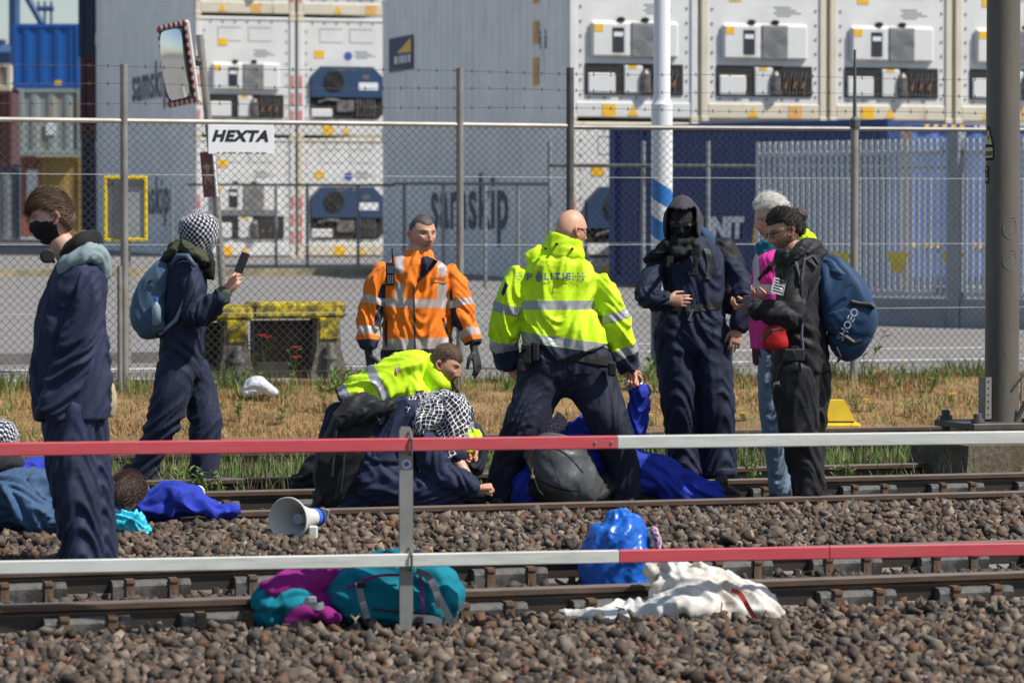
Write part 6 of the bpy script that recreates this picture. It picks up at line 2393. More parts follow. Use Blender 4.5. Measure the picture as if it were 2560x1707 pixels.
# ---- old man with white hair and pink vest
def oldman():
    D = 21.9
    M_pink = cloth_mat('pink_vest', (.72, .035, .30), (('retro', (.52, .50, .54), .45, .1),), rough=.65, var=.1)
    torso = C(D, [(1940, 628, .08, .09, 0, .2), (1938, 650, .135, .18, 0, .3), (1936, 710, .148, .20, 0, .4), (1934, 790, .155, .20, 0, .5), (1938, 868, .160, .19, 0, .4)], dome=(.6, .1))
    leg = C(D, [(1935, 875, .115, .12, -.06, .5), (1932, 960, .105, .11, -.08, .5), (1940, 1060, .095, .10, -.08, .9), (1950, 1150, .085, .09, -.06, .8), (1958, 1228, .085, .085, -.06, 1.1)])
    leg2 = C(D, [(1960, 875, .115, .12, .1, .5), (1970, 960, .105, .11, .1, .5), (1985, 1060, .09, .1, .1, .8), (1995, 1150, .085, .09, .1, .8), (2000, 1225, .08, .08, .1, 1.0)])
    arm = C(D, [(1958, 669, 0.054, 0.054, -.15, .4), (1975, 740, .075, .075, -.16, .6), (1968, 785, .07, .07, -.14, 1), (1925, 752, .06, .06, -.1, .8)])
    fr = head_frame(P(1925, 548, D), (-.86, -.46, -.20), scale=1.06)
    tone = (.62, .36, .28)
    hg = head_geo(fr, tone, brow=(.42, .38, .34), stubble=.0, nose=1.15)
    h1 = hand_geo(tone, P(1925, 745, D - .12), P(1890, 738, D - .14) - P(1925, 745, D - .12), (.1, 0, 1), 1.0, (.3, .5, .4), (.5, .5), side=-1)
    e = person('white haired older person in pink vest and light jeans', P(1945, 1235, D), tone, [torso, arm, leg, leg2], hg, [h1], neck=[(P(1935, 595, D), .06), (P(1940, 640, D), .07)])
    soft('jeans', [leg, leg2], cloth_mat('light_jeans', (.17, .235, .31), rough=.85, var=.2, fade=(.30, .37, .44)), e, amp=.012, seed=51, freq=11)
    soft('sweater', [C(D, [(1938, 850, .150, .185), (1940, 905, .145, .18)], dome=(.2, .2))], cloth_mat('maroon_knit', (.09, .018, .025)), e, amp=.006, seed=5)
    soft('sleeve', [arm], cloth_mat('teal_fleece', (.012, .12, .18)), e, amp=.008, seed=52)
    T0 = torso.t[-1]
    def zones(V, loc, Nn):
        z = V[:, 2]
        ret = .030 - np.abs(z - P(1900, 722, D).z)
        ret = np.maximum(ret, .016 - np.abs(V[:, 0] - P(1888, 680, D).x) - np.where(z < P(1900, 722, D).z, 1, 0))
        return dict(retro=ret)
    soft('vest', [torso], M_pink, e, voxel=.010, amp=.009, seed=53, zones=zones)
    soft('collar', [Chain([(P(1935, 645, D), .10, .10), (P(1926, 622, D), .092, .09), (P(1918, 600, D), .084, .08)], n=20, dome=(.2, .1))], cloth_mat('teal_collar', (.012, .13, .19)), e, voxel=.009, amp=.007, seed=5)
    soft('yellow_hood', [C(D, [(2000, 592, .05, .06, .05), (2022, 598, .05, .06, .05), (2030, 620, .04, .06, .05)])], cloth_mat('yellow_lining', (.58, .86, .01)), e, voxel=.009, amp=.010, seed=3, freq=14)
    hair(fr, e, hair_mat('white_hair', (.50, .48, .43), (.86, .84, .78), .5), lambda x, y, z: sstep(.0, .02, z - np.where(y > .02, .062, np.where(y > -.02, .062 - (.02 - y) * 1.8, -.012 - (-.02 - y) * 1.0))) - .02, .016, 6500, .055, (.1, -.9, -.15), .16, 6, frizz=.22, width=.0013, grow_top=.006)
    h0 = P(1958, 1235, D - .06); h0.z = gz(h0) + .03
    shoe(e, h0 + Vector((.05, 0, 0)), h0 + Vector((-.2, -.06, 0)), M_boot, M_sole)
    # strap across the vest
    q = MB(); q.tube([P(1952, 640, D - .17), P(1925, 665, D - .19), P(1898, 700, D - .13)], .016, 6); q.build('black_strap', M_blacks, e)
oldman()

# ---- photographer in black with hair bun
def photographer():
    D = 21.15
    torso = C(D, [(1992, 628, .09, .10, 0, .2), (1998, 660, .145, .19, 0, .3), (2000, 730, .143, .205, 0, .5), (1998, 810, .152, .21, 0, .9), (1998, 880, .175, .21, 0, .6), (2000, 930, .185, .20, 0, .4)], dome=(.6, .1))
    arm = C(D, [(1992, 681, 0.061, 0.061, -.16, .4), (1985, 735, .085, .085, -.20, .5), (1978, 788, .082, .082, -.24, 1.2), (1930, 783, .075, .072, -.27, 1.0), (1884, 768, .060, .058, -.28, .7)])
    leg = C(D, [(1990, 925, .155, .15, -.06, .5), (1990, 1000, .140, .14, -.08, .4), (1998, 1090, .118, .12, -.08, .8), (2012, 1160, .100, .105, -.06, .8), (2020, 1232, .098, .10, -.06, 1.2)])
    leg2 = C(D, [(2020, 925, .14, .14, .08, .5), (2025, 1000, .125, .13, .1, .4), (2022, 1090, .1, .11, .1, .8), (2025, 1160, .095, .1, .1, .8), (2030, 1228, .09, .095, .1, 1.0)])
    fr = head_frame(P(1962, 580, D), (-.92, -.24, -.32), (-.25, 0, 1), scale=1.04)
    tone = (.46, .27, .185)
    hg = head_geo(fr, tone, brow=(.02, .015, .012), stubble=.75, beard=(.035, .026, .022), nose=1.2)
    h1 = hand_geo(tone, P(1878, 766, D - .28), P(1852, 768, D - .30) - P(1878, 766, D - .28), (.2, .2, 1), 1.05, (.5, .7, .5), (.6, .6), side=-1)
    e = person('person in black jacket with hair bun, glasses and big blue backpack', P(2005, 1240, D), tone, [torso, arm, leg, leg2], hg, [h1], neck=[(P(1975, 608, D), .058), (P(1990, 650, D), .07)])
    soft('track_trousers', [leg, leg2], cloth_mat('black_track_trousers', (.012, .012, .014), rough=.55, sheen=.05), e, amp=.010, seed=61, freq=8, drape=.7)
    jk = soft('jacket', [torso, arm], M_blacks, e, voxel=.010, amp=.011, seed=62, freq=8, drape=.5)
    soft('hood', [C(D, [(1948, 640, .045, .06, -.06), (1975, 650, .055, .08, -.1), (2010, 632, .06, .09, -.08), (2040, 640, .07, .10, 0), (2062, 655, .05, .08, .03)]), C(D, [(1950, 645, .05, .06, .06), (1990, 640, .06, .08, .1)])],
         M_blacks, e, voxel=.009, amp=.010, seed=63, freq=12)
    hm = hair_mat('black_hair', (.006, .005, .005), (.040, .032, .028), .35)
    hair(fr, e, hm, lambda x, y, z: sstep(.0, .02, z - np.where(y > .02, .060, np.where(y > -.015, .060 - (.02 - y) * 1.6, .004 - (-.015 - y) * 1.1))) - .02, .014, 6000, .030, (0, -.7, .25), .35, 7, frizz=.5, width=.0016, grow_top=.006)
    b0 = to_world(np.array([[.02, -.128, .062]]), fr)[0]
    Vb = ICO5 * .046 * (1 + .12 * pnoise(ICO5 * 4)[:, None] + .10 * pnoise(ICO5 * 13)[:, None]) + b0
    link_mesh('hair_bun', mesh_fast('hair_bun', Vb, ICO5F), hair_mat('dark_brown_hair', (.014, .009, .008), (.06, .035, .028), .5), e, smooth=True)
    glasses(fr, e)
    er = to_world(np.array([[-.083, -.006, -.042]]), fr)[0]
    q = MB(); q.lathe(Vector(er), (1, 0, .2), [(0, .008), (.002, .010), (.004, .008)], 10); q.build('earring', M_galv, e)
    # stripe patch, small trouser emblem
    ang = -.35
    def pl(p):
        return P(1951, 717, D - .5) + Vector((p[0] * math.cos(ang) + p[1] * .25, 0, p[1] - p[0] * .28))
    Vd, Fd = grid_patch(.098, .090)
    decal('patch', Vd, Fd, pl, jk, M_white_lbl, jk, off=.010)
    for i in range(5):
        Vd, Fd = grid_patch(.082, .0078, 8, 1, -.032 + i * .016)
        decal('patch_stripe', Vd, Fd, pl, jk, M_blackc, jk, off=.024)
    trs = [c for c in e.children if c.name.startswith('track_trousers')][0]
    Vd, Fd = [], []
    for i, h in enumerate((.010, .017, .024)):
        k = len(Vd); x = -.016 + i * .012
        Vd += [(x, 0, 0), (x + .009, 0, 0), (x + .004, h, 0), (x - .004, h * .8, 0)]; Fd.append((k, k + 1, k + 2, k + 3))
    Vd += [(-.02, -.009, 0), (.022, -.009, 0), (.022, -.004, 0), (-.02, -.004, 0)]; Fd.append((len(Vd) - 4, len(Vd) - 3, len(Vd) - 2, len(Vd) - 1))
    decal('emblem', Vd, Fd, lambda p: P(1953, 967, D - .5) + Vector((p[0], 0, p[1])), trs, M_white_lbl, trs, off=.004)
    h0 = P(2025, 1240, D - .06); h0.z = gz(h0) + .02
    shoe(e, h0 + Vector((.06, 0, 0)), h0 + Vector((-.19, -.05, 0)), M_boot, M_sole)
    # big blue backpack
    Mb = cloth_mat('deep_blue_nylon', (.018, .052, .120), rough=.6, sheen=.05)
    bag = [C(D, [(2055, 668, .05, .12, .05), (2078, 690, .12, .16, .03, .3), (2106, 740, .160, .185, .02, .4), (2120, 795, .165, .19, .02, .4), (2112, 850, .135, .17, .02, .4), (2088, 868, .09, .14, .02, .3)], n=28, sup=4.2, dome=(.3, .3))]
    b = soft('backpack', bag, Mb, None, voxel=.010, amp=.010, seed=64, freq=7)
    tag(b, 'large deep blue backpack with white lettering on the photographer in black', 'backpack')
    soft('lower_panel', [C(D, [(2114, 768, .168, .194, .02), (2121, 800, .173, .198, .02), (2116, 832, .154, .185, .02)], n=28, sup=4.2, dome=(.08, .08))], Mb, b, voxel=.009, amp=.004, seed=65)
    soft('lid', [C(D, [(2058, 668, .05, .13, .03), (2090, 690, .06, .16, .02), (2125, 712, .055, .15, .02), (2146, 742, .04, .12, .02)], sup=3.0)], Mb, b, voxel=.009, amp=.010, seed=67)
    M_strap2 = mat('black_strap', (.018, .018, .02), .6, var=.2)
    for pts, r_ in (([(2128, 755), (2150, 760), (2176, 762), (2186, 770)], .016), ([(2112, 842), (2135, 858), (2155, 852)], .018), ([(2090, 868), (2100, 890), (2092, 908), (2104, 895)], .010)):
        q = MB(); q.tube([P(u, v, D - .17) for u, v in pts], r_, 6); q.build('compression_strap', M_strap2, b)
    q = MB(); q.tube([P(2046, 660, D - .17), P(2030, 640, D - .18), P(2010, 650, D - .22), P(2004, 700, D - .26), P(2007, 790, D - .28)], [.014] * 5, 6)
    q.build('shoulder_strap', M_strap2, b)
    q = MB(); q.tube([P(2112, 720, D - .19), P(2130, 708, D - .19), P(2140, 716, D - .18)], .005, 5); q.build('zip', M_strap2, b)
    V, F = text_mesh('SHOEO', .064, .05, .001, 1.0)
    aa = math.radians(62)
    decal('lettering', V, F, lambda p: P(2133, 815, D - .5) + Vector((p[0] * math.cos(aa) - p[1] * math.sin(aa), 0, p[0] * math.sin(aa) + p[1] * math.cos(aa))), b, mat('pale_print', (.36, .42, .48), .6), b, off=.03)
    # red hip bag and camera
    rb = soft('hip_bag', [C(D, [(1906, 846, .05, .035, -.28), (1918, 845, .068, .045, -.28), (1945, 842, .080, .05, -.28), (1962, 838, .082, .04, -.27)], side=(0, 0, 1), sup=4.0, dome=(.2, .2))], cloth_mat('red_nylon', (.42, .012, .016), rough=.5), None, voxel=.008, amp=.005, seed=66)
    tag(rb, 'red hip bag hanging in front of the photographer in black', 'bag')
    q = MB(); q.tube([P(1908, 850, D - .36), P(1930, 826, D - .37), P(1950, 822, D - .36)], .009, 6); q.build('strap', M_strap2, rb)
    q = MB(); q.tube([P(1965, 826, D - .3), P(1990, 800, D - .3), P(2030, 740, D - .26), P(2050, 690, D - .2)], .010, 6); q.build('shoulder_strap', M_strap2, rb)
    cc = P(1985, 886, D - .28)
    q = MB(lambda p: cc + Vector(p)); q.bev((-.062, -.03, -.040), (.062, .03, .036), .008)
    cm_ = q.build('camera_body', mat('camera_black', (.02, .02, .021), .45, var=.2))
    cm_.name = 'photo_camera'
    tag(cm_, 'black photo camera hanging at the hip of the photographer', 'camera')
    q = MB(); q.lathe(cc + Vector((-.02, -.03, -.004)), (-.15, -1, 0), [(0, .034), (.05, .033), (.055, .030), (.055, .022), (.045, .02)], 18); q.build('lens', M_specs, cm_)
    q = MB(lambda p: cc + Vector(p)); q.bev((-.02, -.02, .036), (.018, .02, .052), .004); q.build('viewfinder', M_specs, cm_)
    q = MB(); q.tube([cc + Vector((.055, 0, .03)), P(2004, 840, D - .28), P(2009, 760, D - .28), P(2000, 690, D - .25), P(1990, 655, D - .2)], .008, 6); q.build('neck_strap', mat('grey_strap2', (.09, .11, .14), .7), cm_)
    q = MB(); q.tube([cc + Vector((.03, -.02, -.04)), P(2000, 930, D - .28), P(2002, 955, D - .28)], .012, 4); q.build('wrist_strap', M_strap2, cm_)
    # phone between the two
    c = P(1868, 752, D - .34)
    q = MB(lambda p: c + Vector(p)); q.bev((-.02, -.05, -.035), (.02, .06, .03), .003)
    tag(q.build('phone', M_display), 'dark phone held between the photographer and the older person', 'phone')
photographer()

# ---- officer crouching behind the kneeling person
def crouching_officer():
    D = 21.9
    torso = C(D, [(1084, 934, .09, .10, -.02, .2), (1045, 932, .15, .18, 0, .3), (995, 955, .175, .20, 0, .5), (935, 990, .17, .19, .0, .8), (880, 1030, .17, .18, .0, .6)], side=(.3, 0, 1), dome=(.6, .1))
    arm = C(D, [(1040, 954, 0.061, 0.061, -.14, .4), (1055, 1000, .085, .085, -.14, .8), (1085, 1045, .08, .08, -.02, 1.1), (1140, 1062, .075, .075, .0, .8), (1180, 1070, .07, .07, -.05, .6)], dome=(.6, .1))
    arm2 = C(D, [(1180, 1075, 0.050, 0.050, -.05, .6), (1178, 1095, .066, .066, -.1, .8), (1160, 1125, .055, .055, -.2, .6)])
    leg = C(D, [(880, 1040, .15, .15, .05, .5), (960, 1120, .13, .13, .05, .5), (1150, 1090, .11, .11, .05, .8), (1185, 1130, .085, .085, .05, .8), (1182, 1170, .07, .07, .02, .8)])
    leg2 = C(D, [(870, 1040, .15, .15, .15, .5), (850, 1120, .13, .13, .15, .6), (880, 1215, .1, .1, .1, .6)])
    fr = head_frame(P(1112, 915, D - .05), (.90, -.28, -.30), (.25, 0, 1), scale=1.05)
    tone = (.55, .32, .22)
    hg = head_geo(fr, tone, brow=(.08, .05, .03), stubble=.4, look=(0, 1, -.5))
    h1 = hand_geo(tone, P(1160, 1122, D - .2), P(1172, 1150, D - .2) - P(1160, 1122, D - .2), (-.6, -.5, 0), 1.0, (.7, .8, .6), (.6, .6), side=1)
    h2 = hand_geo(tone, P(1180, 1118, D - .16), P(1182, 1145, D - .18) - P(1180, 1118, D - .16), (-.4, -.8, 0), .95, (.8, .8, .6), (.6, .6), side=-1)
    e = person('crouching officer with brown hair in yellow police jacket leaning over the kneeling person', P(980, 1225, D), tone, [torso, arm, leg, leg2], hg, [h1, h2], neck=[(P(1095, 935, D - .03), .062), (P(1065, 945, D), .075)])
    soft('trousers', [leg, leg2], M_trou, e, amp=.012, seed=71)
    T0 = torso.t[-1]
    def zones(V, loc, Nn):
        ci, t = loc['ci'], loc['t']
        ret = np.where(ci == 0, band(t, [(T0 - .27, T0 - .21), (T0 - .07, T0 - .01)]), band(t, [(.12, .17)]))
        navy = np.where(ci == 0, t - (T0 - .01), t - .24)
        return dict(retro=ret, navy=navy)
    jk = soft('jacket', [torso, arm, arm2], M_hivis, e, voxel=.009, amp=.022, seed=72, freq=7.5, drape=.5, zones=zones)
    soft('collar', [C(D, [(1082, 905, .06, .09, -.02), (1066, 925, .07, .10, 0), (1075, 952, .07, .10, -.03), (1092, 965, .05, .08, -.05)]), C(D, [(1078, 918, .065, .10, 0), (1086, 945, .08, .11, -.04), (1100, 972, .08, .10, -.07)])], cloth_mat('yellow_collar2', (.58, .86, .010), rough=.6, var=.06), jk, voxel=.009, amp=.006, seed=7)
    pts = [P(u, v, D - .5) for u, v in ((983, 926), (995, 921), (996, 938), (984, 941))]
    decal('striped_tab', [tuple(p) for p in pts], [(0, 1, 2, 3)], lambda v: Vector(v), jk, M_redwhite, jk, off=.006, subdiv=2)
    for a in (986, 991):
        pts = [P(u, v, D - .5) for u, v in ((a, 925), (a + 2, 924), (a + 4, 938), (a + 2, 940))]
        decal('tab_stripe', [tuple(p) for p in pts], [(0, 1, 2, 3)], lambda v: Vector(v), jk, M_white_lbl, jk, off=.009, subdiv=1)
    pts = [P(u, v, D - .5) for u, v in ((1035, 982), (1056, 980), (1058, 992), (1046, 1000), (1036, 996))]
    decal('sleeve_badge', [tuple(p) for p in pts], [(0, 1, 2, 3, 4)], lambda v: Vector(v), jk, M_navy, jk, off=.006, subdiv=2)
    pts = [P(u, v, D - .5) for u, v in ((1165, 1068), (1182, 1062), (1185, 1084), (1168, 1088))]
    decal('reflective_patch', [tuple(p) for p in pts], [(0, 1, 2, 3)], lambda v: Vector(v), jk, M_refl, jk, off=.006, subdiv=2)
    hair(fr, e, hair_mat('mid_brown_hair', (.045, .027, .016), (.20, .12, .07), .5), lambda x, y, z: sstep(.0, .02, z - np.where(y > .02, .056, np.where(y > -.01, .056 - (.02 - y) * 1.9, -.002 - (-.01 - y) * 1.0))) - .02, .006, 6000, .020, (0, .85, .15), .2, 9, frizz=.14, width=.0012, grow_top=.012)
    q = MB(); q.tube([P(1136, 960, D - .1), P(1142, 975, D - .12), P(1146, 985, D - .12)], .012, 8); q.build('headset_microphone', M_blacks, e)
    h0 = P(1168, 1200, D); h0.z = gz(h0) + .06
    shoe(e, h0 + Vector((-.06, .05, 0)), h0 + Vector((.14, -.10, 0)), M_boot, M_sole)
crouching_officer()

# ---- kneeling person under a black and white scarf, hands on the rail
def kneeler():
    D = 20.95
    torso = C(D, [(1075, 1035, .11, .13, 0, .3), (1040, 1050, .16, .19, 0, .3), (995, 1095, .185, .205, 0, .5), (955, 1150, .19, .205, 0, .8), (930, 1205, .18, .20, 0, .8)], side=(.6, 0, .6))
    arm = C(D, [(1060, 1084, 0.061, 0.061, -.14, .4), (1075, 1130, .085, .085, -.18, .8), (1105, 1185, .085, .08, -.2, 1.1), (1150, 1205, .075, .07, -.22, 1.0), (1182, 1222, .062, .06, -.22, .7)])
    arm2 = C(D, [(1085, 1069, 0.058, 0.058, .12, .4), (1110, 1110, .08, .08, .08, .8), (1140, 1145, .07, .07, .0, .7)])
    thigh = C(D, [(930, 1205, .14, .14, -.1, .6), (1000, 1222, .13, .125, -.14, .5), (1080, 1232, .115, .11, -.16, 1.0), (1140, 1238, .10, .09, -.16, .9)], side=(0, 0, 1))
    shin = C(D, [(1120, 1245, .085, .085, -.1, .9), (1020, 1252, .085, .085, -.08, .6), (920, 1252, .08, .08, -.08, .6), (850, 1250, .07, .07, -.08, .8)], side=(0, 0, 1))
    thigh2 = C(D, [(930, 1205, .14, .14, .1, .6), (1020, 1225, .12, .12, .12, .5), (1090, 1240, .10, .10, .12, .8)], side=(0, 0, 1))
    tone = (.62, .40, .30)
    fr = head_frame(P(1122, 1026, D - .02), (.80, -.15, -.58), (.5, 0, .85), scale=.95)
    hg = head_geo(fr, tone)
    h1 = hand_geo(tone, P(1188, 1222, D - .22), P(1210, 1218, D - .22) - P(1188, 1222, D - .22), (.2, .3, -1), 1.05, (1.0, 1.2, .8), (.8, .8), side=1)
    h2 = hand_geo(tone, P(1168, 1188, D - .04), P(1200, 1222, D - .14) - P(1168, 1188, D - .04), (-.2, -.2, -1), 1.05, (.9, 1.1, .8), (.8, .8), side=-1)
    fore = C(D, [(1140, 1150, .045, .045, .0), (1166, 1186, .032, .032, -.03)])
    e = person('kneeling person hidden under a black and white scarf, navy coverall', P(990, 1255, D), tone, [torso, arm, thigh, shin, thigh2, fore], hg, [h1, h2, (lambda m_: (m_[0], m_[1], np.tile(np.array(tone), (len(m_[0]), 1))))(fore.mesh())])
    soft('coverall', [torso, arm, arm2, thigh, shin, thigh2], M_navy, e, amp=.014, seed=81, freq=8.5, drape=.6)
    scarf = [C(D, [(1152, 1002, .05, .08, -.03, .3), (1118, 1014, .105, .13, -.02, .4), (1085, 1030, .115, .16, 0, .5), (1045, 1030, .105, .15, 0, .7), (1010, 1032, .07, .10, -.05, .8)], side=(0, 0, 1), n=24),
             C(D, [(1132, 1012, .09, .12, -.05, .4), (1130, 1050, .10, .10, -.10, .6), (1122, 1095, .075, .06, -.15, .8), (1108, 1140, .05, .035, -.18, .8), (1100, 1162, .025, .02, -.18, .8)], n=24),
             C(D, [(1142, 1010, .075, .11, -.03, .4), (1165, 1028, .05, .08, -.03, .5), (1178, 1042, .02, .04, -.03, .5)], n=20),
             C(D, [(1085, 1034, .09, .11, -.10, .5), (1050, 1064, .06, .06, -.17, .8), (1060, 1090, .03, .03, -.18, .6)], n=20)]
    soft('scarf', scarf, M_kef_net, e, voxel=.008, amp=.016, seed=83, freq=9, drape=.6)
    q = MB(); w0, w1 = P(1160, 1180, D - .03), P(1172, 1192, D - .04)
    q.lathe(w0 - (w1 - w0) * .3, w1 - w0, [(0, .034), (.004, .036), (.016, .036), (.02, .034)], 16)
    q.build('wrist_watch', M_galv, e)
    h = P(806, 1262, D - .05)
    shoe(e, P(826, 1215, D - .08), P(790, 1268, D - .08), M_boot, M_sole, w=.045, h=.045, up=(-.78, 0, -.55))
    bag = [C(D, [(915, 1010, .10, .10, .06, .3), (905, 1040, .15, .15, .02, .3), (880, 1110, .18, .17, 0, .4), (862, 1180, .19, .17, 0, .4), (868, 1245, .16, .15, 0, .3)], n=24, sup=3.0)]
    b = soft('backpack', bag, M_blacks, None, voxel=.010, amp=.013, seed=84, freq=7)
    tag(b, 'large black backpack on the back of the kneeling person', 'backpack')
    soft('top_flap', [C(D, [(850, 1060, .05, .05, -.12), (900, 1040, .06, .06, -.14), (960, 1020, .05, .05, -.16), (985, 1010, .03, .03, -.16)])], M_blacks, b, voxel=.009, amp=.012, seed=85, freq=12)
    for pts in ([(935, 1030), (948, 1052), (958, 1045)], [(840, 1075), (835, 1130), (830, 1190)], [(862, 1100), (858, 1170), (852, 1230)]):
        q = MB(); q.tube([P(u, v, D - .19) for u, v in pts], .009, 6); q.build('strap', mat('black_strap3', (.02, .02, .022), .5), b)
kneeler()

# ---- detained person lying face down under the officer
M_royal = cloth_mat('royal_blue_cotton', (.020, .042, .38), rough=.8, var=.14, weave=.3)
def detained():
    D = 21.3
    torso = C(D, [(1330, 1210, .12, .14, -.05, .5), (1385, 1165, .16, .19, .0, .5), (1450, 1140, .17, .20, .05, .6), (1520, 1165, .16, .19, .08, .8), (1580, 1190, .165, .18, .1, .7)], side=(0, 0, 1))
    sh = C(D, [(1440, 1095, .10, .11, .15, .5), (1490, 1075, .11, .12, .18, .6), (1545, 1085, .09, .09, .18, .8), (1585, 1070, .075, .075, .16, 1.0), (1592, 1020, .068, .068, .12, .7), (1600, 975, .062, .062, .08, .6)])
    armf = C(D, [(1345, 1179, 0.072, 0.072, -.16, .5), (1318, 1215, .09, .09, -.18, .8), (1308, 1248, .08, .08, -.16, .8)])
    leg = C(D, [(1570, 1190, .14, .14, .05, .6), (1640, 1185, .125, .125, .0, .6), (1700, 1215, .105, .10, -.02, 1.1), (1750, 1228, .09, .085, -.05, .8), (1795, 1232, .075, .07, -.06, .8)], side=(0, 0, 1))
    leg2 = C(D, [(1570, 1185, .13, .13, .2, .6), (1650, 1195, .11, .11, .3, .6), (1720, 1225, .09, .09, .32, 1.0), (1770, 1235, .075, .075, .3, .8)], side=(0, 0, 1))
    tone = (.60, .38, .29)
    fr = head_frame(P(1375, 1105, D + .15), (-.8, -.1, -.5), (.2, -.2, 1), scale=1.0)
    hg = head_geo(fr, tone)
    h1 = hand_geo(tone, P(1598, 962, D + .08), P(1588, 925, D + .06) - P(1598, 962, D + .08), (-.5, -.6, 0), .95, (.8, .8, .6), (.5, .5), side=1)
    e = person('detained person in royal blue coverall lying face down with cuffed arm raised', P(1500, 1255, D), tone, [torso, sh, leg, leg2], hg, [h1])
    soft('coverall', [torso, sh, armf, leg, leg2], M_royal, e, amp=.016, seed=91, freq=8.5, drape=.6)
    pinks = keffiyeh_mat('pink_scarf', True, (.35, .10, .16), (.70, .62, .64), .02, .3)
    soft('scarf', [C(D, [(1365, 1080, .06, .08, .05), (1380, 1055, .07, .09, .06), (1395, 1070, .07, .08, .06)])], pinks, e, voxel=.008, amp=.01, seed=92, freq=14)
    shoe(e, P(1800, 1246, D - .06), P(1842, 1244, D + .04), M_boot, M_sole, w=.045, h=.05)
    # handcuffs held by the officer
    c = P(1581, 956, D + .02)
    q = MB()
    for dx, tl in ((-.02, .3), (.03, -.3)):
        ring = [c + Vector((dx + .030 * math.cos(a), .02 * math.sin(a), .012 * math.sin(a) + .018 * tl + .008 * math.cos(a))) for a in np.linspace(0, 2 * math.pi, 17)]
        q.tube(ring, .0052, 6)
    hc = q.build('handcuffs', mat('polished_steel', (.62, .63, .65), .25, metal=.9, var=.1), smooth=True)
    tag(hc, 'steel handcuffs at the raised wrist of the detained person', 'handcuffs')
    # grey backpack on the back
    bag = [C(D, [(1330, 1120, .08, .10, -.22, .3), (1365, 1135, .15, .13, -.24, .3), (1405, 1170, .20, .15, -.24, .4), (1440, 1205, .17, .14, -.22, .4), (1475, 1230, .11, .11, -.2, .4)], side=(-.5, 0, .8), n=26, sup=2.4)]
    Mg = mat('grey_coated_fabric', (.075, .078, .082), .38, var=.2, scale=8, bmp=.15, bscale=40)
    b = soft('backpack', bag, Mg, None, voxel=.010, amp=.005, seed=93, freq=5, drape=.6)
    tag(b, 'grey coated backpack on the detained person between the officer\'s legs', 'backpack')
    for pts in ([(1335, 1125), (1375, 1118), (1420, 1140), (1460, 1185)], [(1345, 1205), (1400, 1225), (1450, 1232)], [(1370, 1130), (1385, 1175), (1405, 1225)]):
        strip_decal('seam', pts, .009, b, M_blacks, b, D, off=.006)
    q = MB(); q.tube([P(1335, 1110, D - .36), P(1320, 1150, D - .38), P(1332, 1175, D - .39)], .008, 6); q.tube([P(1318, 1155, D - .4), P(1345, 1225, D - .38), P(1370, 1250, D - .36)], .008, 6)
    q.build('strap', M_blacks, b)
    q = MB(); q.lathe(P(1332, 1196, D - .42), (0, 0, 1), [(0, .004), (.004, .013), (.018, .013), (.024, .004)], 10); q.tube([P(1331, 1170, D - .41), P(1332, 1192, D - .42)], .003, 5)
    q.build('keyring_charm', mat('gilt_metal', (.55, .52, .25), .3, metal=.8), b)
    soft('dark_base', [C(D, [(1330, 1215, .07, .09, -.2), (1400, 1248, .06, .1, -.22), (1460, 1250, .06, .1, -.2), (1500, 1225, .06, .1, -.15), (1505, 1190, .05, .08, -.12)], side=(0, 0, 1))], M_blacks, b, voxel=.010, amp=.008, seed=94)
detained()

